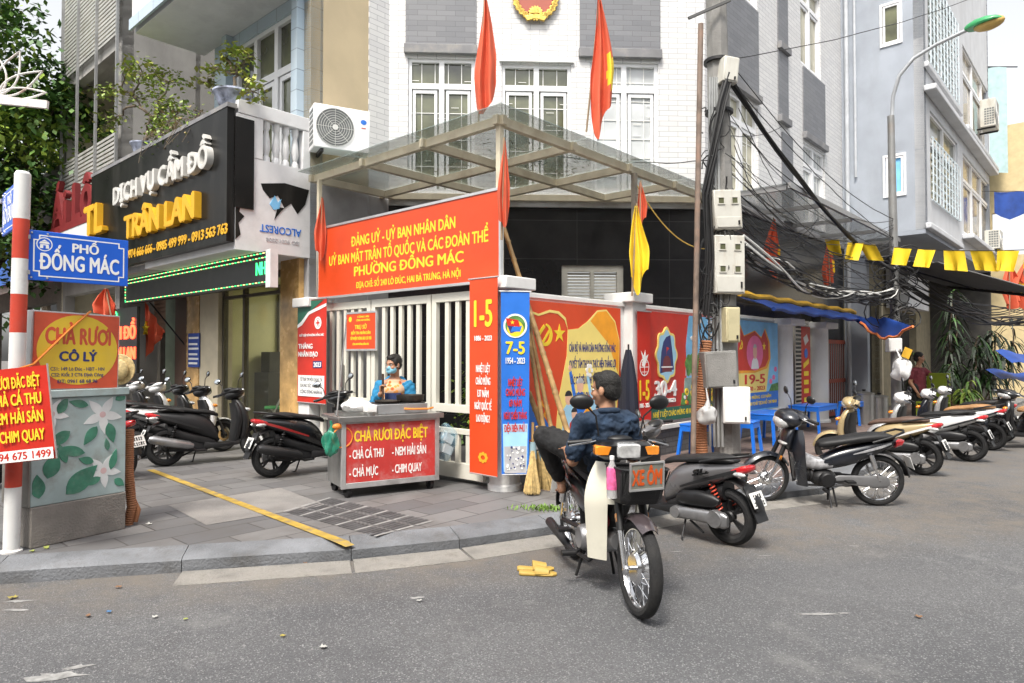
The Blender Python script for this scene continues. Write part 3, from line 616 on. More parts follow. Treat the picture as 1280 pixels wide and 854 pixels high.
for s_, z, ww in (('NHIỆT LIỆT', 1.24, .15), ('CHÀO MỪNG', 1.14, .2), ('69 NĂM', 1.03, .13), ('NGÀY CHIẾN THẮNG', .9, .24), ('ĐIỆN BIÊN PHỦ !', .77, .23)): A.text(s_, .15, z, ww, .07, M_red, .04)
r = random.Random(4)
for i in range(36): A.poly(disc(r.uniform(.06, .24), r.uniform(.37, .62), r.uniform(.006, .014), 6), M_pw if i % 3 else M_navy)
A.done(t)
# Red Cross banner at the shop pillar
b0 = on_a(372, 440, -.16)[0]; w = b0 - on_a(408, 440, -.16)[0]
t = vbanner('vertical_banner', 'red humanitarian month banner with white cross roundel beside the shop pillar', AB(-.16, b0), GA, w, .9, 2.32, M_red, amp=.004)
A = Art(-.004); A.poly([(0.005, 1.98), (.1, 2.02), (.22, 2.12), (w - .06, 2.31), (.005, 2.31)], M_green).poly([(.0, 1.94), (.12, 1.98), (.3, 2.12), (w, 2.22), (w, 2.26), (.28, 2.16), (.1, 2.03), (.0, 1.985)], M_pw).poly(disc(w * .72, 2.0, .085), M_pw).poly(disc(w * .72, 2.0, .062), M_red).poly(disc(w * .72, 2.0, .056), M_pw)
x = w * .72; A.poly([(x - .013, 1.96), (x + .013, 1.96), (x + .013, 2.04), (x - .013, 2.04)], M_red).poly([(x - .04, 1.987), (x + .04, 1.987), (x + .04, 2.013), (x - .04, 2.013)], M_red)
A.text('CHỮ THẬP ĐỎ PHƯỜNG ĐỐNG MÁC', w / 2, 1.82, w * .85, .03, M_pw).text('THÁNG', .03, 1.65, w * .5, .065, M_pw, .03, align='l').text('NHÂN ĐẠO', .03, 1.54, w * .68, .065, M_pw, .03, align='l')
A.poly([(w * .56, 1.385), (w * .86, 1.385), (w * .86, 1.48), (w * .56, 1.48)], M_navy).text('2023', w * .71, 1.4, w * .26, .06, M_pw, .04)
A.poly([(.03, .99), (w - .04, .99), (w - .04, 1.28), (.03, 1.28)], M_pw)
for i, s_ in enumerate(('TỪ TRÁI TIM MỖI CHÚNG TA', 'CHUNG SỨC XÂY DỰNG', 'CỘNG ĐỒNG NHÂN ÁI')): A.text(s_, w / 2, 1.2 - i * .085, w * .76, .045, M_black)
A.done(t)
# hammer and sickle board
hb = thing('propaganda_board', 'red and yellow board with hammer, sickle and star behind the bamboo poles', 'poster board', AB(.42, -.0), WA); w = 1.88
q = MB(); q.box(0, w, -.02, .028, .6, 2.17); q.build('panel', M_oran, hb)
A = Art(-.02)
A.poly([(.0, .62), (.0, 1.2), (.14, 1.0), (.3, .85), (.5, .62)], M_blue)
for i in range(12): A.poly([(.26 + .16 * cos(i * .523), .93 + .12 * sin(i * .523)), (.26 + .06 * cos(i * .523 + .5), .93 + .05 * sin(i * .523 + .5)), (.26 + .06 * cos(i * .523 - .5), .93 + .05 * sin(i * .523 - .5))], M_ora)
A.poly([(.5, .62), (.56, 1.05), (.72, 1.55), (.74, 1.86), (.95, 1.88), (1.15, 1.98), (1.35, 2.12), (1.55, 2.14), (1.75, 2.0), (1.85, 1.75), (1.83, 1.2), (1.75, .62)], M_pyel)
A.poly([(1.2, 1.98), (1.35, 2.1), (1.55, 2.12), (1.74, 1.98), (1.84, 1.74), (1.82, 1.3), (1.6, 1.7)], M_ora)
A.poly([(.74, 1.86), (.68, 1.97), (.55, 2.04), (.4, 2.05), (.2, 2.0), (.1, 2.02), (.1, 2.045), (.2, 2.025), (.4, 2.08), (.57, 2.07), (.7, 2.0)], M_pyel)
cx, cz, R = .32, 1.79, .13
A.poly(arc(cx, cz, R, -120, 80, 14) + arc(cx - .025, cz + .01, R * .78, 78, -118, 14), M_yel).poly([(cx - .1, cz - .12), (cx - .07, cz - .14), (cx + .1, cz + .06), (cx + .08, cz + .08)], M_yel).poly([(cx - .13, cz + .02), (cx - .03, cz + .12), (cx - .0, cz + .09), (cx - .1, cz - .01)], M_yel)
A.poly(star(.58, 1.81, .115), M_yel)
for i, (s_, ww) in enumerate((('CÁN BỘ VÀ NHÂN DÂN PHƯỜNG ĐỐNG MÁC', .99), ('QUYẾT TÂM THI ĐUA THỰC HIỆN THẮNG LỢI', .99), ('CÁC CHỈ TIÊU KINH TẾ - VĂN HÓA XÃ HỘI,', .95), ('AN NINH QUỐC PHÒNG NĂM 2023', .78))): A.text(s_, 1.26, 1.6 - i * .195, ww, .09, M_navy, .035)
def person_print(A, x, z, s, shirt, hair, arm=0):
    A.poly([(x - .11 * s, z - .3 * s), (x + .11 * s, z - .3 * s), (x + .1 * s, z - .06 * s), (x + .03 * s, z), (x - .03 * s, z), (x - .1 * s, z - .06 * s)], shirt)
    if arm: A.poly([(x + arm * .06 * s, z - .08 * s), (x + arm * .1 * s, z - .14 * s), (x + arm * .19 * s, z + .2 * s), (x + arm * .15 * s, z + .22 * s)], shirt).poly(disc(x + arm * .175 * s, z + .25 * s, .03 * s, 8), M_skin)
    A.poly(disc(x, z + .06 * s, .06 * s, 12, .075 * s), M_skin).poly(arc(x, z + .085 * s, .064 * s, 0, 180, 8, .06 * s), hair)
for a in ((.75, .98, 1.1, M_lblue, M_black, 0), (.98, 1.12, 1.15, M_blue, M_gry, -1), (1.32, 1.08, 1.1, M_lblue, M_black, -1), (1.15, .92, 1, M_ora, M_red, 0), (1.48, .98, 1.1, M_pw, M_black, 0), (.86, .8, .9, M_red, M_black, 0), (1.36, .82, .9, M_navy, M_black, 0), (1.6, .86, 1, M_pink, M_black, 0)): person_print(A, *a)
for i in range(6): A.poly(disc(1.17 + .05 * cos(i), 1.37 + .06 * sin(i), .028, 8), M_pw)
A.poly(disc(1.17, 1.37, .03, 8), M_pyel)
A.done(hb)
# second 1-5 banner on the square pillar
w = .34
t = vbanner('vertical_banner', 'red 1-5 banner with white dove and globe on the square pillar', AB(2.5, -.15), WA, w, .3, 2.14, M_red, amp=.004)
A = Art(-.004); A.poly(disc(.17, 1.4, .12, 24), M_pw).poly(disc(.17, 1.4, .105, 24), M_red)
for a in ((.065, 1.395, .275, 1.405), (.165, 1.29, .175, 1.5), (.1, 1.33, .24, 1.338), (.1, 1.46, .24, 1.468)): A.poly([(a[0], a[1]), (a[2], a[1]), (a[2], a[3]), (a[0], a[3])], M_pw)
A.poly([(.1, 1.42), (.13, 1.5), (.08, 1.62), (.15, 1.55), (.19, 1.63), (.2, 1.54), (.27, 1.57), (.22, 1.48), (.17, 1.4)], M_pw)
A.text('1-5', .17, .96, .25, .26, M_yel, .03).text('1886 - 2023', .17, .86, .25, .055, M_pw, .03); A.done(t)
# 30-4 poster
a0, a1 = 2.98, 5.55; w = a1 - a0
t = thing('wall_poster', 'red 30-4 poster with lake photograph and sunflowers right of the square pillar', 'poster board', AB(a0, 0), WA)
q = MB(); q.box(0, w, -.02, .028, .62, 2.17); q.build('panel', M_red, t); A = Art(-.02)
A.poly([(1.0, .82), (1.12, 1.2), (1.1, 1.7), (1.2, 2.16), (w, 2.16), (w, .82)], M_sky)
A.poly([(1.08, 1.25), (1.1, 1.4), (w, 1.4), (w, 1.25)], M_gry)
r = random.Random(9)
for i in range(26): x = r.uniform(1.15, w - .08); A.poly(disc(x, 1.38 + r.uniform(0, .1), r.uniform(.05, .1), 9, r.uniform(.08, .16)), M_leaf)
for i in range(7): A.poly(disc(r.uniform(1.3, w - .3), r.uniform(1.8, 2.1), r.uniform(.05, .14), 10, r.uniform(.02, .06)), M_pw)
A.poly([(1.0, .82), (1.06, 1.22), (w, 1.22), (w, .82)], M_water).poly([(.93, .82), (.98, 1.0), (1.3, .98), (1.7, 1.0), (w, .98), (w, .82)], M_leaf)
for i in range(60): x = r.uniform(1.0, w - .05); z = r.uniform(.84, 1.04); A.poly(disc(x, z, .03, 8), r.choice((M_yel, M_pink, M_ora, M_pw, M_red)))
for i in range(7): x = 1.1 + i * .2; z = r.uniform(1.0, 1.1); A.poly(disc(x, z, .055, 10), M_yel).poly(disc(x, z, .022, 8), M_black)
fl = [(.5 + (.26 + .022 * cos(8 * q)) * cos(q), 1.56 + (.34 + .025 * cos(8 * q)) * sin(q)) for q in [i * 2 * pi / 64 for i in range(64)]]
A.poly([(.5 + (x - .5) * 1.12, 1.56 + (z - 1.56) * 1.12) for x, z in fl], M_pyel).poly(fl, M_lblue).poly([(.3, 1.3), (.34, 1.6), (.4, 1.75), (.48, 1.82), (.6, 1.85), (.66, 1.6), (.7, 1.35)], M_navy).poly([(.36, 1.32), (.4, 1.5), (.46, 1.55), (.54, 1.55), (.6, 1.5), (.64, 1.32)], pm('print_maroon', (.16, .03, .04), .5)).poly([(.49, 1.55), (.49, 1.68), (.57, 1.66), (.5, 1.62)], M_red)
A.poly([(.34, 1.38), (.66, 1.38), (.66, 1.4), (.34, 1.4)], M_pw)
A.text('30-4', .48, .97, .62, .22, M_pw, .03).text('1975 - 2023', .48, .88, .55, .055, M_pw, .02)
A.poly([(.0, .62), (w, .62), (w, .81), (0, .81)], M_green).text('NHIỆT LIỆT CHÀO MỪNG 48 NĂM NGÀY GIẢI PHÓNG MIỀN NAM', w / 2, .685, w * .92, .075, M_yel, .03); A.done(t)
# 19-5 poster
a0 = on_b(921, 450, -.03)[0]; w = on_b(971, 450, -.03)[0] - a0
t = thing('wall_poster', 'blue 19-5 poster with a portrait in a red flame shape, right of the utility pole', 'poster board', AB(a0, -.03), WA)
q = MB(); q.box(0, w, -.02, .02, .58, 2.16); q.build('panel', M_sky, t); A = Art(-.02); m = w / 2
A.poly([(0, .6), (w, .6), (w, .9), (0, .9)], M_blue).poly([(.0, .9), (w * .68, .9), (w * .8, 1.6), (w * .7, 1.9), (.05, 1.9)], M_pyel)
A.poly([(.0, 1.25), (.0, 1.9), (.1, 2.08), (.25, 1.9), (m * .8, 2.0), (w * .56, 1.88), (w * .66, 2.05), (w * .78, 1.8), (w * .8, 1.5), (w * .7, 1.32), (m * .8, 1.25)], M_ora)
A.poly([(.0, 1.3), (.0, 1.9), (.1, 2.04), (.25, 1.88), (m * .8, 1.98), (w * .56, 1.86), (w * .64, 2.02), (w * .74, 1.8), (w * .75, 1.5), (w * .66, 1.36), (m * .8, 1.29)], M_red)
A.poly(disc(m * .8, 1.6, w * .2, 20, .31), M_pink).poly([(m * .8 - .17, 1.32), (m * .8 + .17, 1.32), (m * .8 + .13, 1.46), (m * .8 + .04, 1.53), (m * .8 - .04, 1.53), (m * .8 - .13, 1.46)], M_pw).poly(disc(m * .8, 1.62, .085, 12, .13), M_skin).poly(arc(m * .8, 1.66, .085, 20, 160, 8, .1), M_gry)
A.poly(star(w * .63, 1.72, .09), M_yel).poly(arc(.12, 1.74, .08, -120, 80, 10) + arc(.11, 1.745, .062, 78, -118, 10), M_yel).poly([(.05, 1.66), (.07, 1.65), (.18, 1.78), (.16, 1.8)], M_yel)
for x, z in ((w * .88, 1.15), (w * .8, 1.08), (w * .93, 1.3)): A.poly(disc(x, z, .07, 8, .05), M_pink)
A.poly([(w * .75, .9), (w, .9), (w, 1.05), (w * .82, 1.02)], M_leaf)
A.text('19-5', w * .4, 1.06, w * .5, .16, M_red, .03).text('1890 - 2023', w * .4, .94, w * .48, .07, M_red, .03).text('CHÀO MỪNG 133 NĂM', w * .45, .79, w * .7, .055, M_yel, .02).text('NGÀY SINH CHỦ TỊCH HỒ CHÍ MINH', w * .5, .68, w * .9, .055, M_yel, .02); A.done(t)
# narrow banner by the slatted gate
t = vbanner('vertical_banner', 'narrow red and yellow banner beside the slatted white gate', AB(8.25, -.27), WA, .5, .55, 2.12, M_red, amp=.004)
A = Art(-.004); A.poly([(.1, 1.9), (.3, 1.98), (.4, 1.85), (.2, 1.75)], M_pw).poly(disc(.25, 1.6, .1, 10), M_blue).poly([(.1, 1.3), (.4, 1.4), (.4, 1.5), (.1, 1.4)], M_yel)
for i in range(4): A.poly([(.12, .65 + i * .17), (.38, .65 + i * .17), (.38, .74 + i * .17), (.12, .74 + i * .17)], M_yel)
A.done(t)
# slatted white gate and red barred gate
g = thing('slatted_gate', 'white gate of horizontal slats between the two round pillars', 'gate', AB(8.75, .05, PV), WA); q = MB()
for a in (0, .78, 1.0): q.box(a, a + .05, -.02, .02, .05, 2.15)
q.box(.05, .78, -.02, .02, 2.1, 2.15); q.build('gate_frame', M_gate, g)
q = MB()
for i in range(24): q.box(.05, .78, -.012, .012, .1 + i * .084, .135 + i * .084)
for z in (.3, .9, 1.6): q.box(.83, 1.0, -.01, .01, z, z + .04)
q.build('slat_panel', M_gate, g)
g = thing('barred_gate', 'rusty red and white barred gate beside the thick pillar', 'gate', AB(10.6, .1, PV), WA); M_rg = pm('red_gate_paint', (.32, .07, .04), .6, var=.2, dirt=.3); q = MB()
for i in range(14): q.box(i * .14, i * .14 + .03, -.012, .012, .05, 1.75)
for z in (.05, .8, 1.7): q.box(-.02, 1.87, -.02, .02, z, z + .09)
q.build('bar_panel', M_rg, g); q = MB()
for i in range(13): q.box(i * .14 + .07, i * .14 + .085, -.008, .008, .1, 1.72)
q.build('white_bar_panel', M_white, g)
# ================================================================ PAWN SHOP HOUSE (left)
M_beige = pm('beige_plaster', (.5, .41, .27), .85, var=.08, scale=2, bump=.15, dirt=.3, dcol=(.36, .3, .22), dscale=1, streak=.25)
M_gplas = pm('grey_plaster', (.36, .36, .37), .8)
M_btile = brick_mat('pale_blue_tile', (.42, .52, .6), (.48, .57, .64), (.25, .3, .36), .6, .3, .008, rough=.4, bump=.3, dirt=.3, dcol=(.33, .36, .38))
M_signb = pm('black_sign_panel', (.012, .0115, .011), .3, var=.3, scale=2, dirt=.6, dcol=(.05, .047, .043), dscale=2.5, streak=.15)
M_signb.node_tree.nodes['Principled BSDF'].inputs['Specular IOR Level'].default_value = .15
M_wletter = pm('white_letter', (.6, .59, .56), .5, var=.1, dirt=.25); M_yletter = pm('yellow_letter', (.68, .37, .015), .5, var=.08)
M_marble = pm('ochre_marble', (.5, .31, .12), .25, var=.35, scale=5, dirt=.4, dcol=(.33, .17, .05), dscale=2)
M_frame_c = pm('cream_frame', (.5, .44, .32), .5, var=.1); M_oldwhite = pm('old_white_cladding', (.68, .68, .69), .5, var=.05, dirt=.35, dcol=(.35, .35, .36), dscale=2)
house = thing('shop_house', 'narrow pale blue shop house with balcony and shop glass left of the gate', 'building', AB(0, 3.72))
H0 = AB(0, 3.72)
def hb_(q, name, mat, a, b, rz, **k): return q.build(name, mat, k.pop('par', house), AB(a, b) - H0, rz, **k)
q = MB(); q.wall(0, 1.0, 4.08, 13, [], .2); hb_(q, 'party_wall', M_beige, 0, 3.72, WA)
q = MB(); q.wall(0, 1.0, 0, 4.08, [], .2); hb_(q, 'party_wall_base', M_gplas, 0, 3.72, WA)
BW = 6.8; X = lambda b: BW - b
wx0, wx1 = X(on_a(293, 100)[0]), X(on_a(370, 100)[0])
q = MB(); q.wall(0, BW - 3.72, 2.95, 13, [(wx0, wx1, 4.1, 6.7)], .2); hb_(q, 'upper_facade', M_btile, 0, BW, GA)
f = window(house, AB(0, BW) - H0, GA, wx0, wx1, 4.1, 6.7, cols=3, transom=5.9, pane=M_pane, fw=.07)
for xa in (wx0 - .22, wx1 + .06): q = MB(); q.box(xa, xa + .16, -.12, -.002, 3.0, 7); hb_(q, 'pilaster', M_btile, 0, BW, GA)
# balcony with slab, side cladding, balusters
q = MB(); q.box(-.0, BW - 3.72, -1.1, 0, 2.95, 3.1); hb_(q, 'balcony_slab', M_oldwhite, 0, BW, GA)
q = MB(); q.box(-1.1, -.0, -.02, .1, 3.1, 4.2); hb_(q, 'balcony_side', M_oldwhite, 0, 3.74, WA)
q = MB(); q.box(-1.08, 0, -.03, .12, 4.76, 4.95); q.box(-1.1, -.72, -.025, .1, 4.202, 4.758); q.box(-.12, 0, -.025, .1, 4.202, 4.758); hb_(q, 'balcony_rail', M_oldwhite, 0, 3.74, WA, bevel=.01)
for i in range(4):
    q = MB(); q.lathe([(.05, 0), (.05, .06), (.032, .09), (.055, .2), (.045, .32), (.03, .43), (.05, .47), (.05, .555)], 12); hb_(q, 'baluster', M_oldwhite, -.64 + i * .145, 3.79, WA).location.z = 4.202
q = MB(); q.box(-1.12, -.86, -.045, -.028, 3.5, 4.7); hb_(q, 'dark_cladding', M_signb, 0, 3.74, WA)
q = MB(); q.prism([(-.75, 3.78), (-.72, 3.7), (-.62, 3.6), (-.5, 3.66), (-.4, 3.5), (-.3, 3.58), (-.2, 3.45), (-.08, 3.6), (-.02, 3.82), (-.4, 3.85)], -.027, -.02)
q.prism([(-1.1, 3.08), (-1.03, 3.15), (-1.06, 3.3), (-.98, 3.4), (-1.05, 3.45), (-1.02, 3.6), (-1.1, 3.7)], -.027, -.02); q.prism([(-.55, 3.42), (-.45, 3.45), (-.4, 3.5), (-.5, 3.5)], -.027, -.02); q.v = [(x, y, z + (.1 if x > -.8 and z > 3.44 else 0)) for x, y, z in q.v]; hb_(q, 'torn_patch', M_signb, 0, 3.74, WA)
q = MB(); q.text('ALCOREST', 0, 0, .62, .1, -.026, -.02, .015); q.v = [(-.45 - p[0], p[1], 3.33 - p[2]) for p in q.v]; q2 = MB(); q2.text('ISO 9001:2008', 0, 0, .5, .05, -.026, -.02, .005); q2.v = [(-.42 - p[0], p[1], 3.16 - p[2]) for p in q2.v]
q.add(q2.v, q2.f, 1); hb_(q, 'lettering', [M_blue, M_gry], 0, 3.74, WA)
q = MB(); q.prism([(-.62, 3.62), (-.55, 3.75), (-.5, 3.66), (-.45, 3.72), (-.48, 3.58), (-.56, 3.55)], -.03, -.02); hb_(q, 'blue_mark', M_sky, 0, 3.74, WA)
# upper balcony
q = MB(); q.box(-.4, BW - 3.72, -1.15, -.0, 6.9, 7.05); q.box(-.4, BW - 3.72, -1.2, -1.1, 7.05, 8.2); hb_(q, 'upper_balcony', M_oldwhite, 0, BW, GA)
q = MB(); q.box(-.42, BW - 3.7, -1.24, -1.202, 6.92, 7.1); q.box(-.42, BW - 3.7, -1.24, -1.202, 7.6, 7.7); hb_(q, 'balcony_trim', M_btile, 0, BW, GA)
# ground floor: marble pillar, glass, room
q = MB(); bA, bB = on_a(350, 440, -.1)[0], on_a(373, 440, -.1)[0]; q.box(X(bA), X(bB), -.1, .25, PV, 2.95); hb_(q, 'marble_pillar', M_marble, 0, BW, GA)
q = MB(); q.box(X(bB) + .002, BW - 3.72, -.02, .2, 0, 2.95); hb_(q, 'corner_pier', M_gplas, 0, BW, GA)
gx0, gx1 = X(on_a(276, 440)[0]), X(bA) - .01
q = MB()
for xx in (gx0, gx0 + (gx1 - gx0) * .34, gx1 - .06): q.box(xx, xx + .06, .02, .1, PV, 2.75)
q.box(gx0, gx1, .02, .1, 2.75, 2.85); q.box(gx0, gx1, .02, .1, 2.5, 2.55); gf = hb_(q, 'shop_front', pm('dark_bronze_frame', (.09, .08, .065), .4, .4), 0, BW, GA)
q = MB(); q.box(gx0 + .06, gx1 - .06, .05, .06, PV + .02, 2.75); q.build('pane', glass('shop_glass', (.1, .1, .08), .16, .03), gf)
q = MB(); q.box(-.5, BW - 3.72, -.01, .2, 2.86, 2.949); hb_(q, 'lintel', M_frame_c, 0, BW, GA)
q = MB(); M_room = pm('cream_room_wall', (.48, .47, .28), .8, var=.05); M_bblk0 = pm('dark_cabinet_wood', (.03, .03, .03), .5)
q.box(gx0 - .3, gx1 + .3, 4.2, 4.3, 0, 2.9); q.box(gx0 - .35, gx0 - .3, .1, 4.2, 0, 2.9); q.box(gx1 + .3, gx1 + .35, .3, 4.2, 0, 2.9); q.box(gx0 - .3, gx1 + .3, .12, 4.2, 2.87, 2.9); hb_(q, 'shop_room', M_room, 0, BW, GA)
q = MB(); q.box(gx0 + .1, gx0 + 1.1, 2.4, 2.9, PV, 1.1); q.box(gx0 + .08, gx0 + 1.15, 2.35, 2.95, 1.102, 1.14); hb_(q, 'counter', pm('dark_counter', (.06, .045, .035), .4), 0, BW, GA)
q = MB(); q.box(BW - 6.75, BW - 6.25, .75, 1.25, PV, 1.25); q.box(BW - 6.7, BW - 6.4, .85, 1.15, 1.252, 1.62); hb_(q, 'dark_cabinet', M_bblk0, 0, BW, GA); q = MB(); q.box(gx0 + .9, gx0 + 1.7, 4.17, 4.198, 1.5, 2.2); hb_(q, 'wall_picture', M_gplas, 0, BW, GA)
lamp = bpy.data.lights.new('shop_lamp', 'AREA'); lamp.energy = 45; lamp.size = 1.5; lamp.color = (1, .95, .72); lo = bpy.data.objects.new('shop_lamp', lamp); COL.objects.link(lo); lo.location = AB(2.6, 5.6, 2.8)
# green folding chair inside the shop
fc = thing('folding_chair', 'green folding chair standing inside the shop behind the glass', 'chair', AB(.6, 5.68, PV + .12), GA - .5); M_gc = pm('green_plastic', (.05, .42, .12), .4)
q = MB(); q.box(-.2, .2, -.2, .2, .42, .45); q.build('seat', M_gc, fc, bevel=.01); q = MB(); q.box(-.2, .2, .2, .225, .66, .88); q.build('backrest', M_gc, fc, bevel=.01)
for sx in (-.2, .2):
    q = MB(); q.tube([(sx, -.22, 0), (sx, .21, .9)], .011, 8); q.build('leg', M_alu, fc); q = MB(); q.tube([(sx * .9, .24, 0), (sx * .9, -.12, .45)], .011, 8); q.build('leg', M_alu, fc)
# older part to the left: frames, shutter, pillars
old = thing('old_shop', 'old shop with roller shutter and ochre frames under the black sign', 'building', AB(0, 9.3), GA); XO = lambda px, a=0: 9.3 - on_a(px, 440, a)[0]
q = MB(); q.wall(0, 2.5, 2.9, 5.6, [(.5, 1.9, 4.3, 5.3)], .15); q.v = [(x, y + .5, z) for x, y, z in q.v]; q.build('upper_wall', M_beige, old)
window(old, (0, .5, 0), 0, .5, 1.9, 4.3, 5.3, cols=4, pane=M_pane, fw=.05)
q = MB(); q.add([(-.1, -.5, 5.3), (2.5, -.5, 5.3), (2.5, .6, 5.75), (-.1, .6, 5.75), (-.1, -.5, 5.34), (2.5, -.5, 5.34), (2.5, .6, 5.79), (-.1, .6, 5.79)], [(3, 2, 1, 0), (4, 5, 6, 7), (0, 1, 5, 4), (1, 2, 6, 5), (2, 3, 7, 6), (3, 0, 4, 7)]); q.build('roof', pm('tar_roof', (.05, .05, .055), .7, var=.3), old)
for a, b, m, nm in ((236, 252, pm('ochre_marble', (.5, .31, .12)), 'ochre_frame'), (253, 276, M_frame_c, 'cream_post'), (168, 184, pm('green_pillar', (.2, .25, .18), .6, dirt=.3), 'green_pillar'), (210, 222, pm('green_pillar', (.2, .25, .18)), 'green_pillar'), (222, 237, pm('brown_wood', (.1, .05, .03), .5), 'door_post')):
    q = MB(); q.box(XO(a), XO(b), -.05, .2, PV, 2.95); q.build(nm, m, old)
q = MB(); q.box(XO(184), XO(210), .05, .1, 2.0, 2.9)
for i in range(11): q.box(XO(184), XO(210), .03, .05, 2.02 + i * .08, 2.07 + i * .08)
q.build('roller_shutter', pm('brown_shutter', (.2, .12, .08), .5, .3), old)
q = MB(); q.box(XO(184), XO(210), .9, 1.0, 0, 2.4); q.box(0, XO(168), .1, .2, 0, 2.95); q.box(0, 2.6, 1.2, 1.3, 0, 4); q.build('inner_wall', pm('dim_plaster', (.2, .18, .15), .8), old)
q = MB(); q.box(XO(186), XO(202), .55, .62, .3, 1.75); q.build('grey_locker', M_gplas, old)
q = MB(); q.box(0, 2.55, -1.0, .5, 2.96, 3.06); q.build('porch_slab', M_gplas, old)
# black signboard with raised letters
sg = thing('shop_signboard', 'black pawn shop signboard with raised white and yellow letters', 'signboard', AB(-1.16, 9.05), GA); XS = lambda px, py=250: 9.05 - on_a(px, py, -1.22)[0]
SW = 9.05 - 3.72
q = MB(); q.box(0, SW, -.06, .04, 3.04, 4.8); q.build('panel', M_signb, sg)
q = MB(); q.box(-.02, SW + .02, -.07, .06, 4.803, 4.86); q.build('top_cap', M_ledge, sg)
def ltr(t, pl, pr, py, zc, cap, m, dep, bold=.02):
    x0, x1 = XS(pl), XS(pr); q = MB(); q.text(t, (x0 + x1) / 2, zc, x1 - x0, cap, -.06 - dep, -.0605, bold); q.build('lettering', m, sg)
ltr('DỊCH VỤ CẦM ĐỒ', 148, 267, 0, 4.08, .27, M_wletter, .09, .065)
ltr('TRÂN LAN', 163, 252, 0, 3.44, .35, M_yletter, .1, .07); ltr('TL', 112, 136, 0, 3.72, .5, M_yletter, .1, .06)
ltr('ĐT: 0974 666 666 - 0985 499 999 - 0913 563 763', 150, 285, 0, 3.14, .13, M_yletter, .012, .035)
# led message board under the sign
lb = thing('led_board', 'long dark message board with green and amber running lights under the black sign', 'sign', AB(-.75, 8.3), GA); XL = lambda px: 8.3 - on_a(px, 330, -.75)[0]; lx0, lx1 = XL(157), XL(336)
q = MB(); q.box(lx0, lx1, 0, .12, 2.5, 2.95); q.build('case', pm('led_black', (.012, .012, .012), .4), lb)
q = MB(); n = int((lx1 - lx0) / .085)
for i in range(n):
    for z in (2.53, 2.86, 2.92): q.box(lx0 + .02 + i * .085 + .03 * (z > 2.9), lx0 + .06 + i * .085 + .03 * (z > 2.9), -.012, 0, z, z + .012, m=(i + int(z * 100)) % 2)
for j in range(6): q.box(lx0 + .01, lx0 + .025, -.012, 0, 2.55 + j * .05, 2.575 + j * .05, m=j % 2)
q.text('NH', lx1 - .2, 2.64, .26, .17, -.012, 0, .01, m=0)
q.build('leds', [pm('led_green', (.02, .3, .1), emit=((.05, .9, .25), .9)), pm('led_amber', (.4, .3, .1), emit=((1, .75, .3), .8))], lb)
q = MB(); q.box(lx1 + .03, lx1 + .15, -.06, .05, 2.45, 2.95); q.build('end_panel', M_oldwhite, lb)
nb = thing('neon_sign', 'black neon sign with glowing red pawn shop letters in the old shop', 'sign', AB(-.9, 9.3), GA); xa, xb = 9.3 - on_a(143, 420, -.9)[0], 9.3 - on_a(171, 420, -.9)[0]
q = MB(); q.box(xa - .5, xb, 0, .05, 1.25, 2.4); q.build('panel', pm('led_black', (.01, .01, .01)), nb)
q = MB(); q.text('CẦM ĐỒ', (xa + xb) / 2 - .22, 1.85, xb - xa + .35, .22, -.02, 0, .02); q.text('TRÂN LAN', (xa + xb) / 2 - .22, 1.5, xb - xa + .35, .2, -.02, 0, .02); q.build('lettering', pm('neon_red', (.5, .05, .02), emit=((1, .06, .02), 2.5)), nb)
q = MB(); q.torus((xa + .05, -.01, 2.25), .1, .012, (0, 1, 0)); q.build('neon_ring', pm('led_green', (.02, .3, .1)), nb)
bs = thing('wall_sign', 'small dark blue notice with white lines on the ochre shop frame', 'sign', AB(-.06, 9.3), GA); xa, xb = XO(236, -.06), XO(250, -.06)
q = MB(); q.box(xa, xb, -.015, 0, 1.35, 1.95); q.build('panel', pm('print_navy2', (.03, .07, .3), .5), bs); A = Art(-.015)
for i, z in enumerate((1.87, 1.76, 1.68, 1.58, 1.5, 1.42)): A.poly([(xa + .03, z - .02), (xb - .03 - .04 * (i % 2), z - .02), (xb - .03 - .04 * (i % 2), z + .015), (xa + .03, z + .015)], M_pw)
A.done(bs)
# ================================================================ RED NEIGHBOUR SIGN, GREY CONCRETE BLOCK, FAR SHOPS
M_dred = pm('dark_red_letter', (.19, .02, .022), .5, var=.15)
rs = thing('shop_signboard', 'red and white shop sign topped by raised dark red letters', 'signboard', AB(-1.0, 12.9), GA)
q = MB(); q.box(0, 3.7, 0, .15, 3.2, 3.75); q.build('panel', M_red, rs); q = MB(); q.box(0, 3.7, .0, .14, 3.752, 4.15); q.build('upper_panel', M_oldwhite, rs)
q = MB(); q.box(0, 3.7, -.01, .15, 4.152, 4.3); q.text('Ái Lộc', 1.95, 4.3, 3.2, .75, .02, .12, .06); q.build('raised_lettering', M_dred, rs)
q = MB(); q.text('CẮT TÓC', 1.9, 3.4, 2.6, .28, -.02, -.001, .03); q.build('lettering', M_dred, rs)
M_conc = pm('stained_concrete', (.3, .29, .275), .9, var=.15, scale=1.5, bump=.2, dirt=.6, dcol=(.14, .135, .13), dscale=.9, streak=.3)
M_cream = pm('cream_plaster', (.58, .54, .42), .8, var=.08, dirt=.25)
cb = thing('concrete_block', 'old grey concrete house with slatted balcony screens behind the red sign', 'building', AB(-.6, 9.45)); C0 = AB(-.6, 9.45)
q = MB(); q.wall(0, 7, 0, 14, [], .2); q.build('side_wall', M_conc, cb, (0, 0, 0), WA)
FX = 3.6
q = MB(); q.wall(0, FX, 0, 14, [(.15, FX - .25, .2, 2.9), (.12, FX - .25, 5.0, 7.6), (.12, FX - .25, 8.0, 10.6), (.12, FX - .25, 11, 13)], .2); q.build('front_wall', M_conc, cb, AB(-.6, 9.45 + FX) - C0, GA)
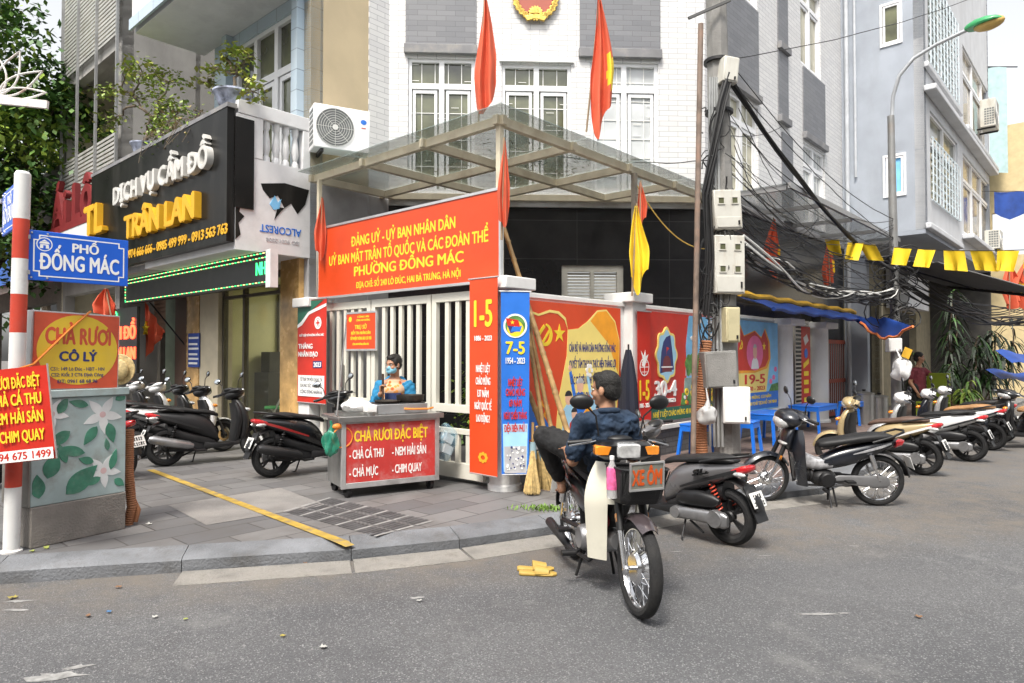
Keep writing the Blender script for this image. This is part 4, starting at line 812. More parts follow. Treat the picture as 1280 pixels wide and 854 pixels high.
q = MB(); q.box(0, FX, 1.4, 1.5, 0, 14); q.build('recess_wall', M_cream, cb, AB(-.6, 9.45 + FX) - C0, GA); q = MB(); q.box(-.12, -.001, .0, 1.5, 0, 14); q.build('far_side_wall', M_cream, cb, AB(-.6, 9.45 + FX) - C0, GA)
for z in (3.0, 4.8, 7.75, 10.8): q = MB(); q.box(.001, FX - .01, .21, 1.4, z, z + .2); q.build('floor_slab', M_conc, cb, AB(-.6, 9.45 + FX) - C0, GA)
M_slat = pm('grey_slat', (.42, .42, .4), .5, .2, dirt=.4, dcol=(.2, .16, .12))
for z0, z1 in ((4.9, 6.0), (7.8, 9.7)):
    q = MB(); n = int((z1 - z0) / .085)
    for i in range(n): q.box(-.05, FX + .02, -.08, -.065, z0 + i * .085, z0 + i * .085 + .05)
    q.build('slat_screen', M_slat, cb, AB(-.6, 9.45 + FX) - C0, GA)
for x in (.1, 1.2, 2.4, FX): q = MB(); q.box(x, x + .05, -.13, -.082, 4.6, 11); q.build('screen_post', pm('grey_steel', (.35, .35, .35)), cb, AB(-.6, 9.45 + FX) - C0, GA)
fs = thing('far_shop', 'dim far shop with dark red awning under the tree at the left', 'building', AB(-.6, 20), GA)
q = MB(); q.wall(0, 6.9, 0, 6, [(.3, 3.2, .2, 2.8), (3.6, 6.5, .2, 2.8)], .2); q.build('front_wall', pm('dim_plaster', (.2, .18, .15)), fs); q = MB(); q.box(0, 6.9, 1.5, 1.6, 0, 6); q.build('back_wall', pm('print_black', (.02, .02, .02)), fs)
q = MB(); q.add([(0, -1.6, 2.7), (6.9, -1.6, 2.7), (6.9, 0, 3.3), (0, 0, 3.3)], [(0, 1, 2, 3)]); q.build('awning', pm('dark_red_awning', (.25, .03, .03), .7), fs)
q = MB(); q.box(1, 5.5, -.12, -.02, 3.5, 4.6); q.build('sign_panel', M_blue, fs)
# ================================================================ GREY-BLUE HOUSE ON THE RIGHT
M_bgrey = pm('blue_grey_render', (.34, .37, .42), .85, var=.12, scale=1.5, bump=.4, bscale=120, dirt=.5, dcol=(.26, .275, .3), dscale=.9, streak=.25)
M_lgrey = pm('pale_grey_render', (.56, .57, .59), .8, var=.08, scale=2, bump=.25, dirt=.45, dcol=(.36, .36, .36), dscale=1.2, streak=.25)
gh = thing('corner_house', 'tall blue grey house with grilled windows overhanging the pavement on the right', 'building', AB(12.25, RB)); G0 = AB(12.25, RB); QB = -1.63; GWd = RB - QB
def xg(px, py): return RB - on_a(px, py, 12.25)[0]
s1 = (xg(1100, 30), xg(1128, 30), on_a(1114, 57, 12.25)[1], on_a(1114, 3, 12.25)[1]); s2 = (xg(1104, 220), xg(1133, 220), on_a(1118, 246, 12.25)[1], on_a(1118, 193, 12.25)[1])
q = MB(); q.wall(0, GWd, 4.4, 15, [s1, s2], .2); q.build('side_wall', M_bgrey, gh, (0, 0, 0), GA)
for s_, m in ((s1, M_pane), (s2, M_sky)): window(gh, (0, 0, 0), GA, *s_, cols=1, pane=m, fw=.05, y=.0)
q = MB(); q.wall(0, .5, 0, 4.4, [], .2); q.build('side_wall_base', M_bgrey, gh, (0, 0, 0), GA)
GL = 9.8; F0 = AB(12.25, QB) - G0
def xf(px, py): return on_b(px, py, QB)[0] - 12.25
f1 = (xf(1163, 200), xf(1197, 200), 5.15, 7.25); f2 = (xf(1204, 230), xf(1238, 230), 4.95, 7.2); f3 = (xf(1160, 50), xf(1195, 50), 8.3, 10.6); f4 = (xf(1203, 60), xf(1238, 60), 8.0, 10.3)
q = MB(); q.wall(0, GL, 4.4, 15, [f1, f2, f3, f4], .2); q.build('street_wall', M_lgrey, gh, F0, WA)
window(gh, F0, WA, *f1, cols=2, transom=6.6, grille=None, pane=M_pane); window(gh, F0, WA, *f2, cols=3, transom=6.5, pane=pm('pane_amber', (.3, .25, .17), .1, var=.6, scale=3)); window(gh, F0, WA, *f3, cols=2, grille=None, pane=M_pane); window(gh, F0, WA, *f4, cols=3, transom=9.6, pane=pm('pane_amber', (.3, .25, .17)))
for h in ((f1[0], f1[1], 5.15, 6.6), (f3[0], f3[1], 8.3, 10.5)):
    q = MB(); n = 9
    for i in range(n + 1): x = h[0] + (h[1] - h[0]) * i / n; q.box(x - .018, x + .018, -.07, -.045, h[2], h[3])
    m_ = int((h[3] - h[2]) / .2)
    for j in range(m_ + 1): z = h[2] + (h[3] - h[2]) * j / m_; q.box(h[0], h[1], -.044, -.02, z - .018, z + .018)
    q.build('window_guard', pm('pale_blue_guard', (.55, .62, .66), .5), gh, F0, WA)
for x0, x1, z, d in ((-.05, GL, 7.5, .25), (-.02, f1[1] + .3, 8.05, .1), (f2[0] - .3, f2[1] + .4, 4.75, .28), (-.05, f1[1], 4.4, .12), (f2[0] - .3, f2[1] + .4, 7.75, .2)):
    q = MB(); q.box(x0, x1, -d, -.003, z, z + .13); q.build('cornice', M_lgrey, gh, F0, WA, bevel=.02)
q = MB(); q.box(0, GL, 0, GWd, 4.3, 4.398); q.build('overhang_floor', M_bgrey, gh, F0, WA); q = MB(); q.box(GL - .2, GL, .0, 6, 4.302, 15); q.build('end_wall', M_bgrey, gh, F0, WA); q = MB(); q.box(GL - .2, GL, .0, 6, 0, 4.298); q.build('end_wall_base', pm('painted_shade_wall', (.05, .048, .045), .9, var=.3, dirt=.4, dcol=(.1, .09, .07)), gh, F0, WA)  # end wall base coloured near black to stand for deep shade at ground level
q = MB(); q.wall(0, GL, 0, 4.3, [(.9, 3.1, .13, 3.1), (4.3, 7.5, .13, 2.9)], .2); q.build('ground_wall', pm('stained_yellow_plaster', (.24, .21, .14), .85, var=.2, dirt=.6, dcol=(.2, .18, .15), dscale=1.2), gh, (0, 0, 0), WA)
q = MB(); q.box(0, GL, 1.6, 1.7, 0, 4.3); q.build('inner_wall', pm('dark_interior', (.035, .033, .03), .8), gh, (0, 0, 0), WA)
q = MB(); q.box(.78, .9, -.06, .12, PV, 3.22); q.box(3.1, 3.22, -.06, .12, PV, 3.22); q.box(.9, 3.1, -.06, .12, 3.1, 3.22); q.build('door_frame', M_frame_c, gh, (0, 0, 0), WA)
q = MB(); q.box(.0, 2.6, -.35, .2, 2.9, 4.2); q.build('bay', M_lgrey, gh, AB(15.9, -.15) - G0, WA)
q = MB(); q.tube([(.12, -.06, 0.2), (.12, -.06, 14.5)], .05, 10); q.tube([(.3, -.05, 5.8), (.3, -.05, 14.5)], .03, 8); q.build('drain_pipe', pm('pale_pipe', (.45, .47, .5), .5), gh, (.0, 0, 0), GA)
# far right: cream building and others
M_far = pm('warm_yellow_render', (.62, .5, .28), .85, var=.1, dirt=.3, dcol=(.4, .3, .2))
yb = thing('far_house', 'sunlit yellow house with balconies at the far right of the street', 'building', AB(23.5, -1.2), 0)
q = MB(); q.wall(0, 3.5, 0, 9.5, [(.3, 1.2, 5, 6.5), (1.6, 2.6, 5, 6.5)], .2); q.build('side_wall', M_far, yb, (0, 0, 0), GA); q = MB(); q.wall(0, 14, 0, 9.5, [(1 + i * 3, 2.6 + i * 3, z, z + 1.7) for i in range(4) for z in (1, 4.6)], .2); q.build('street_wall', M_far, yb, (AB(23.5, -4.7) - AB(23.5, -1.2)), WA)
for z in (4.0, 7.5): q = MB(); q.box(.2, 13, -.9, 0, z, z + .15); q.build('balcony', M_far, yb, AB(23.5, -4.7) - AB(23.5, -1.2), WA)
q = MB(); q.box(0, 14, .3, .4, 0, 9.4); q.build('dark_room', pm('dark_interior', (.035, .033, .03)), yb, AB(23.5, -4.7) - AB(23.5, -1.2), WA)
fh = thing('far_house', 'pale far house rising behind the yellow one', 'building', AB(34, -5.5), 0); q = MB(); q.wall(0, 5, 0, 13, [], .2); q.build('side_wall', M_lgrey, fh, (0, 0, 0), GA); q = MB(); q.wall(0, 20, 0, 13, [(1 + i * 3, 2.6 + i * 3, z, z + 1.7) for i in range(6) for z in (1, 4.6, 8)], .2); q.build('street_wall', M_lgrey, fh, AB(34, -10.5) - AB(34, -5.5), WA)
# ================================================================ THE OTHER SIDE OF THE STREET (behind the camera; seen in the glass and closing off the low sky)
M_opp = pm('opposite_render', (.34, .31, .26), .85, var=.15, dirt=.4)
for i, (p, rz, w_, h_, lab) in enumerate(((Vector((14, -9.5, 0)), radians(180 + 10), 14, 10.5, 'plain house row across the right street with shuttered windows'), (Vector((0, -12, 0)), radians(180), 13, 12.5, 'tall plain house across the road facing the corner office'), (Vector((-13, -8.5, 0)), radians(180 - 20), 14, 10, 'plain house row across the left street with green shutters'), (Vector((24, 3, 0)), radians(180 + 48), 26, 10.5, 'long plain house row on the far kerb of the right street'))):
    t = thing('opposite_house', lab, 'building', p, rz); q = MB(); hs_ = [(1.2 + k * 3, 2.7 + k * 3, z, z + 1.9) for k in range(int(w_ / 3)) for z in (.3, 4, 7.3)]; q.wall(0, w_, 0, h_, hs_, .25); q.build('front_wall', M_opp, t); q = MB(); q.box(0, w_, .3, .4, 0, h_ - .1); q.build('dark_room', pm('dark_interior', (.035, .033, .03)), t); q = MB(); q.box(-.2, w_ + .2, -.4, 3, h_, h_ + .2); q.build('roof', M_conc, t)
# ================================================================ TREES AND PLANTS
M_bark = pm('bark', (.13, .1, .07), .9, var=.3, scale=8, bump=.5)
def leafmat(name, c, var=.45): 
    m = pm(name, c, .5, var=var, scale=2.2)
    return m
M_l1 = leafmat('leaf_dark', (.04, .1, .02)); M_l2 = leafmat('leaf_mid', (.085, .17, .026)); M_l3 = leafmat('leaf_light', (.21, .3, .04)); M_l4 = leafmat('leaf_yellow_green', (.26, .28, .04))
def leaf(q, p, s, m, droop=.3, rnd=random):
    a = rnd.uniform(0, 2 * pi); el = rnd.uniform(-.9, .5) - droop; d = Vector((cos(a) * cos(el), sin(a) * cos(el), sin(el))); w = d.cross(Vector((rnd.uniform(-.5, .5), rnd.uniform(-.5, .5), 1))).normalized() * s * .32
    q.add([p, p + d * s * .45 + w, p + d * s, p + d * s * .45 - w], [(0, 1, 2, 3)], m)
def limb(q, a, b, r0, r1, rnd, n=6, wob=.1):
    a = Vector(a); b = Vector(b); L_ = (b - a).length; pts = [a + (b - a) * (i / n) + Vector((rnd.uniform(-1, 1), rnd.uniform(-1, 1), rnd.uniform(-.6, .6))) * (wob * L_ * (0 < i < n)) for i in range(n + 1)]
    q.tube(pts, [r0 + (r1 - r0) * i / n for i in range(n + 1)], 8); return pts
def tree(name, lab, loc, h, clusters, leaves, size, seed, mats, r0=.2, group=None, droop=.3, cat='tree', spread=1.0):
    rnd = random.Random(seed); t = thing(name, lab, cat, loc, 0, group); q = MB(); top = Vector((0, 0, h * .55)); limb(q, (0, 0, 0), top, r0, r0 * .6, rnd, 7, .03)
    for c, r in clusters: limb(q, top * rnd.uniform(.6, 1), c, r0 * .4, r0 * .07, rnd, 6, .09)
    q.build('trunk', M_bark, t); q = MB()
    for c, r in clusters:
        c = Vector(c); tone = rnd.random(); n = int(leaves * r * r)
        subs = [c + Vector((rnd.gauss(0, 1), rnd.gauss(0, 1), rnd.gauss(0, .8))).normalized() * r * rnd.uniform(.3, 1.05) for _ in range(max(4, int(10 * r)))]
        for sc_ in subs:
            tt = tone * .5 + rnd.random() * .5
            for _ in range(n // len(subs)):
                p = sc_ + Vector((rnd.gauss(0, 1), rnd.gauss(0, 1), rnd.gauss(0, .7))) * r * .3 * spread
                m = min(len(mats) - 1, max(0, int((tt + rnd.gauss(0, .12)) * len(mats)))); leaf(q, p, size * rnd.uniform(.6, 1.3), m, droop, rnd)
    q.build('crown', mats, t, smooth=0); return t
c0 = at(20, 100, 15)
tree('street_tree', 'big leafy street tree filling the left edge of the street', (c0.x - 1.2, c0.y + .6, 0), 9, [((x, y, z), r) for x, y, z, r in ((-1.5, 0, 8, 1.5), (.3, -.5, 7.2, 1.5), (1.3, .2, 6.3, 1.3), (-.6, -.8, 5.6, 1.4), (.6, -1, 4.7, 1.25), (1.5, -.3, 4.9, 1.1), (-1.6, -.8, 6.4, 1.5), (-1.2, -1.2, 4.3, 1.3), (1.4, -.7, 3.9, .8), (0, -.5, 9.2, 1.3), (-2, 0, 9.6, 1.5), (.0, -1.6, 3.7, .9), (1.9, -.2, 7.3, .8), (-1.0, -1.3, 7.2, 1.2))], 1500, .18, 3, [M_l1, M_l1, M_l2, M_l3], .26)
c1 = at(62, 150, 24)
tree('street_tree', 'sunlit yellow green tree farther up the left street behind the leafy one', (c1.x, c1.y, 0), 11, [((x, y, z), r) for x, y, z, r in ((0, 0, 9, 1.6), (1, .2, 7.6, 1.4), (-.8, 0, 7.6, 1.6), (.4, -.4, 6, 1.6), (-1, -.4, 5.2, 1.6), (1.3, 0, 10, 1.0), (1.2, 0, 5, 1.4), (-1.8, 0, 10.2, 1.3))], 420, .26, 5, [M_l2, M_l3, M_l4, M_l4], .2)
c2 = at(-30, 300, 30); tree('street_tree', 'distant dark tree closing the left street under the canopy', (c2.x, c2.y, 0), 8, [((x, 0, z), 2.2) for x, z in ((-3, 4), (0, 5), (3, 4.5), (-2, 7), (2, 7.5), (6, 5))], 120, .4, 6, [M_l1, M_l2], .25)
def pot(t, r, h, mat, z=0, name='pot'): q = MB(); q.lathe([(r * .6, 0), (r * .8, h * .35), (r, h * .85), (r * 1.08, h * .9), (r * 1.08, h), (r * .9, h), (r * .88, h * .85), (.001, h * .84)], 24); o = q.build(name, mat, t); o.location.z = z; return o
M_potb = pm('blue_white_pot', (.3, .33, .42), .35, var=.9, scale=9); M_potc = pm('brown_pot', (.16, .09, .06), .5)
def bonsai(lab, loc, limbs, leaves, size, seed, mats, pr, ph, potm):
    t = thing('potted_plant', lab, 'plant', loc); pot(t, pr, ph, potm); rnd = random.Random(seed); q = MB(); q2 = MB()
    for a, b, r in limbs:
        limb(q, a, b, r, r * .35, rnd, 6, .09); b = Vector(b)
        for _ in range(5):
            e = b + Vector((rnd.gauss(0, .14), rnd.gauss(0, .14), rnd.gauss(.02, .09))) * size; limb(q, b, e, .008, .004, rnd, 3, .1)
            for _ in range(int(leaves * 1.7)): leaf(q2, e + Vector((rnd.gauss(0, .1), rnd.gauss(0, .1), rnd.gauss(0, .06))) * size, rnd.uniform(.05, .11), rnd.randrange(len(mats)), .1, rnd)
    q.build('trunk', M_bark, t); q2.build('foliage', mats, t, smooth=0); return t
p1 = AB(-1.02, on_a(292, 110, -1.02)[0], 4.86)
bonsai('yellow green bonsai in a blue and white pot on the corner of the balcony sign', p1, [((0, 0, .2), (.02, 0, .55), .035), ((.0, 0, .5), (-.12, .05, .75), .02), ((.02, 0, .5), (.2, -.05, .72), .02), ((-.02, 0, .5), (-.32, .1, .62), .018), ((0, 0, .55), (.05, .05, .85), .018), ((-.2, .06, .68), (-.42, .15, .45), .012), ((.0, 0, .16), (.25, -.2, .25), .012), ((.0, 0, .16), (.4, -.35, .12), .012)], 7, .5, 2, [M_l3, M_l4, M_l4], .25, .24, M_potb)
p2 = AB(-1.0, on_a(180, 190, -1.0)[0], 4.86)
bonsai('spreading green shrub in a grey pot on the far end of the black sign', p2, [((0, 0, .2), (.1, 0, .6), .04), ((.1, 0, .6), (-.3, .2, 1.1), .03), ((.1, 0, .6), (.45, -.1, .85), .03), ((-.3, .2, 1.1), (-.75, .3, 1.3), .02), ((-.3, .2, 1.1), (-.1, .1, 1.45), .02), ((.0, 0, .4), (.7, -.4, .35), .02), ((-.1, .1, 1.4), (.35, -.1, 1.35), .018), ((-.2, .1, .9), (-.9, .5, .75), .02), ((.0, 0, .3), (.95, -.8, .45), .02), ((-.5, .2, 1.2), (-.4, .1, 1.5), .015), ((.3, -.2, .6), (.55, -.3, 1.15), .02)], 13, .95, 8, [M_l3, M_l3, M_l4], .2, .22, M_potb)
q = MB(); rnd = random.Random(5)
for i in range(420):
    b = rnd.uniform(4.9, 6.6); p = AB(-1.1 + rnd.gauss(0, .1), b, 4.88 + rnd.gauss(.1, .14) * (1 if rnd.random() < .7 else -1.2)); leaf(q, p, rnd.uniform(.04, .1), rnd.randrange(3), .3, rnd)
for i in range(40): b = rnd.uniform(4.9, 6.6); p = AB(-1.1, b, 4.86); q.tube([p, p + Vector((rnd.gauss(0, .1), -.1, rnd.uniform(.05, .2))), p + Vector((rnd.gauss(0, .2), -.18, rnd.uniform(-.35, .25)))], .004, 4, m=3)
t = thing('trailing_plant', 'dry trailing plant hanging over the top edge of the black sign', 'plant', AB(-1.1, 5.7, 4.86)); o = q.build('foliage', [M_l2, M_l3, pm('dry_leaf', (.25, .18, .06)), M_bark], t, smooth=0); o.location = -(AB(-1.1, 5.7, 4.86))
# courtyard shrub seen through the gate
p = AB(1.05, 1.15, PV); q = MB()
t = thing('shrub', 'green shrub in the courtyard seen through the gate bars', 'shrub', p); rnd = random.Random(12)
for i in range(1300): leaf(q, Vector((rnd.gauss(0, .22), rnd.gauss(0, .22), .75 + rnd.gauss(0, .25))), rnd.uniform(.05, .1), rnd.randrange(3), .1, rnd)
q.build('foliage', [M_l2, M_l3, M_l3], t, smooth=0); q = MB(); limb(q, (0, 0, 0), (0, 0, .8), .03, .015, rnd); q.build('stem', M_bark, t); pot(t, .2, .3, M_potc)
# dark palms and plants under the right-hand house
def strap_plant(lab, loc, n, L_, seed, mats, w=.05, h0=.5, stems=3):
    t = thing('potted_plant', lab, 'plant', loc); rnd = random.Random(seed); q = MB(); q2 = MB()
    for s_ in range(stems):
        b = Vector((rnd.gauss(0, .12), rnd.gauss(0, .12), .25)); e = b + Vector((rnd.gauss(0, .2), rnd.gauss(0, .2), h0 * rnd.uniform(.7, 1.5))); limb(q, b, e, .025, .015, rnd, 5, .05)
        for i in range(n):
            k = rnd.uniform(.25, 1); o = b + (e - b) * k; a = rnd.uniform(0, 6.28); up = rnd.uniform(.2, 1.1); l = L_ * rnd.uniform(.6, 1.2); d = Vector((cos(a), sin(a), 0)); s2 = Vector((-sin(a), cos(a), 0)) * w
            pts = [o + d * (l * u) + Vector((0, 0, l * (up * u - 1.5 * u * u))) for u in (0, .25, .5, .75, 1)]
            g = [[pts[j] - s2 * ww, pts[j] + s2 * ww] for j, ww in enumerate((.3, .9, 1, .7, .05))]; m = rnd.randrange(len(mats))
            for j in range(4): q2.add([g[j][0], g[j][1], g[j + 1][1], g[j + 1][0]], [(0, 1, 2, 3)], m)
    q.build('stem', M_bark, t); q2.build('foliage', mats, t, smooth=50); pot(t, .22, .32, M_potc); return t
M_l0 = leafmat('leaf_deep', (.009, .022, .007))
for i, (px, d, h0, n, L_, lab, ms) in enumerate(((1162, 15.9, 1.2, 26, .55, 'dark leafy pot plant just behind the woman in maroon', [M_l0, M_l0, M_l0, M_l1]), (1190, 16.2, 2.2, 34, .6, 'tall dark palm like pot plant against the pale bay', [M_l0, M_l0, M_l0, M_l1]), (1222, 15.6, 1.7, 34, .7, 'broad dark pot plant under the grey awning', [M_l0, M_l0, M_l0, M_l1]), (1243, 16.4, 2.0, 30, .6, 'rightmost tall dark pot plant beside the blue tarp', [M_l0]), (1203, 14.6, .5, 22, .4, 'low bright green pot plant in front of the dark palms', [M_l2, M_l3]))):
    p = at(px, 500, d + .9); strap_plant(lab, (p.x, p.y, PV), int(n * 1.6), L_ * .8, 20 + i, ms, .026, h0 * .9)
# ================================================================ MOTORBIKES
M_tyre = pm('tyre_rubber', (.011, .011, .012), .85, var=.25, scale=12, bump=.25, bscale=90, dirt=.35, dcol=(.05, .047, .042), dscale=4)
M_bblk = pm('bike_black_plastic', (.008, .008, .009), .45, var=.25, scale=6, dirt=.25, dcol=(.03, .028, .025), dscale=5)
M_blk2 = pm('bike_dark_metal', (.03, .03, .032), .45, .5, dirt=.3, dcol=(.07, .06, .05))
M_eng = pm('bike_engine_grey', (.32, .32, .33), .38, .75, var=.2, scale=8, dirt=.4, dcol=(.12, .1, .08), dscale=6)
M_chr = pm('chrome', (.75, .75, .76), .12, 1, var=.06, dirt=.12)
M_seat = pm('seat_vinyl', (.01, .01, .011), .55, var=.2, bump=.15, bscale=200)
M_lens = pm('clear_lens', (.55, .56, .56), .08, .25, coat=1, var=.35, scale=18); M_rlens = pm('red_lens', (.45, .015, .02), .12, coat=1, var=.2, scale=15); M_olens = pm('amber_lens', (.75, .25, .02), .15, coat=.8, var=.15, scale=15)
M_plate = pm('plate_white', (.75, .75, .73), .5, dirt=.25); M_mirror = pm('mirror_glass', (.5, .53, .55), .03, 1)
M_redm = pm('red_spring', (.5, .06, .03), .4)
def paint(name, c, **k): return pm(name, c, k.pop('rough', .28), k.pop('metal', .0), var=k.pop('var', .05), scale=3, coat=.7, dirt=k.pop('dirt', .12), dcol=(.3, .28, .25), dscale=3)
def wheel(bike, x, R, r, rimR, spokes, rimmat, T=None, hub=.035, disc=0, hw=.04, ax=(0, 1, 0)):
    q = MB(); q.T = T; c = (x, 0, R); q.torus(c, R - r, r, ax, 44, 10, sq=1.15)
    w = q.build('wheel', M_tyre, bike)
    g = MB(); g.T = T; yo = r * .75
    RX = basis(ax); g.rings([[tuple(Vector(c) + RX[2] * h_ + RX[0] * (r_ * cos(2 * pi * k / 40)) + RX[1] * (r_ * sin(2 * pi * k / 40))) for k in range(40)] for r_, h_ in [(rimR + .008, -yo), (rimR + .016, -yo * .9), (rimR, -yo * .55), (rimR - .006, 0), (rimR, yo * .55), (rimR + .016, yo * .9), (rimR + .008, yo), (rimR - .012, yo * .8), (rimR - .02, 0), (rimR - .012, -yo * .8)]], closed=True)
    g.lathe([(.001, -hw - .03), (.012, -hw - .03), (.014, -hw), (hub, -hw), (hub * 1.25, -hw * .6), (hub, 0), (hub * 1.25, hw * .6), (hub, hw), (.014, hw), (.012, hw + .03), (.001, hw + .03)], 20, c, ax)
    if spokes == 'wire':
        for i in range(36):
            t = 2 * pi * i / 36; s = 1 if i % 2 else -1; a = t + (.35 if (i // 2) % 2 else -.35)
            g.tube([(x + hub * 1.2 * cos(a), s * hw * .6, R + hub * 1.2 * sin(a)), (x + (rimR - .01) * cos(t), s * .004, R + (rimR - .01) * sin(t))], .0022, 4)
    else:
        for i in range(spokes):
            t = 2 * pi * i / spokes
            for d in (-.14, .14): g.bar((x + hub * cos(t), 0, R + hub * sin(t)), (x + (rimR - .008) * cos(t + d), 0, R + (rimR - .008) * sin(t + d)), .02, .026)
    g.build('rim', rimmat, w)
    if disc: d = MB(); d.T = T; d.rings([[tuple(Vector(c) + RX[2] * h_ + RX[0] * (r_ * cos(2 * pi * k / 28)) + RX[1] * (r_ * sin(2 * pi * k / 28))) for k in range(28)] for r_, h_ in ((disc * .6, -hw - .012), (disc, -hw - .012), (disc, -hw - .008), (disc * .6, -hw - .008))], closed=True); d.build('brake_disc', M_chr, w)
    return w
def fender(q, x, zc, R, a0, a1, w, lip=.35, th=.006, n=16, k=8):
    g = []
    for i in range(n + 1):
        t = radians(a0 + (a1 - a0) * i / n); ww = w * (1 - .25 * max(0, (i / n - .75) * 4) ** 2 - .25 * max(0, (.2 - i / n) * 5) ** 2); row = []
        for j in range(k + 1): s = -1 + 2 * j / k; rr = R - lip * w * abs(s) ** 2.2; row.append((x + rr * cos(t), ww * s, zc + rr * sin(t)))
        g.append(row)
    q.sheet(g, th)
def plate(bike, x, z, tilt, w=.19, h=.14, y=0):
    q = MB(); q.obox((x, y, z), (.004, w, h), ry=tilt); p = q.build('number_plate', M_plate, bike); q = MB(); M = Matrix.Translation((x, y, z)) @ Euler((0, tilt, 0)).to_matrix().to_4x4(); q.T = M; rnd = random.Random(int(x * 1e3 + z * 1e4))
    for row, n in ((.03, 4), (-.032, 5)):
        for i in range(n):
            yy = (i - (n - 1) / 2) * .032
            for k in range(2): q.box(-.0035, -.002, yy - .011 + rnd.uniform(-.003, .003), yy + .009, row - .022 + k * .026, row - .012 + k * .026)
            q.box(-.0035, -.002, yy + rnd.choice((-.01, .004)), yy + rnd.choice((-.006, .009)), row - .02, row + .02)
    q.build('plate_marks', M_black, p)
def mirror(par, base, out, up, side, T=None, mat=M_bblk, sz=(.02, .062, .045), tilt=.25, fw=.0):
    q = MB(); q.T = T; b = Vector(base); e = b + Vector((fw, side * out, up)); q.tube([b, b + Vector((fw * .4, side * out * .25, up * .65)), e], .006, 8); rot = Euler((0, .15, side * tilt)); c = e + Vector((0, side * .025, .02)); q.ell(c, sz, 16, 10, rot); o = q.build('mirror', mat, par)
    q = MB(); q.T = T; q.ell(c + Vector((-sz[0] * .75, 0, 0)), (.007, sz[1] * .85, sz[2] * .85), 16, 8, rot); q.build('mirror_glass', M_mirror, o)
def bar_end(par, y, x, z, side, T=None, dx=-.08, drop=-.02):
    q = MB(); q.T = T; q.tube([(x, side * y, z), (x + dx * .9, side * (y + .13), z + drop)], .017, 12); q.lathe([(.02, 0), (.02, .012)], 12, (x + dx * .88, side * (y + .13), z + drop), (dx, side * .13, 0)); g = q.build('grip', M_bblk, par)
    q = MB(); q.T = T; q.tube([(x + .03, side * (y - .01), z + .005), (x + .055, side * (y + .03), z), (x + .05 + dx * .9, side * (y + .15), z + drop - .012)], [.007, .006, .005], 8); q.build('brake_lever', M_chr, par)
def spring(q, a, b, r, n=8, wr=.007):
    a = Vector(a); b = Vector(b); x, y, d = basis(b - a); L_ = (b - a).length; pts = [a + d * (L_ * i / (n * 10)) + x * (r * cos(i * 2 * pi / 10)) + y * (r * sin(i * 2 * pi / 10)) for i in range(n * 10 + 1)]; q.tube(pts, wr, 6)
def steerT(x, z, rake, ang):
    ax = Vector((-sin(rake), 0, cos(rake))); o = Vector((x, 0, z)); return Matrix.Translation(o) @ Matrix.Rotation(ang, 4, ax) @ Matrix.Translation(-o)
def place(rear, heading, wb, lean=0):
    h = radians(heading); d = Vector((sin(h), cos(h), 0)); p = Vector((rear[0], rear[1], rear[2] if len(rear) > 2 else 0)) + d * (wb / 2); return p, pi / 2 - h
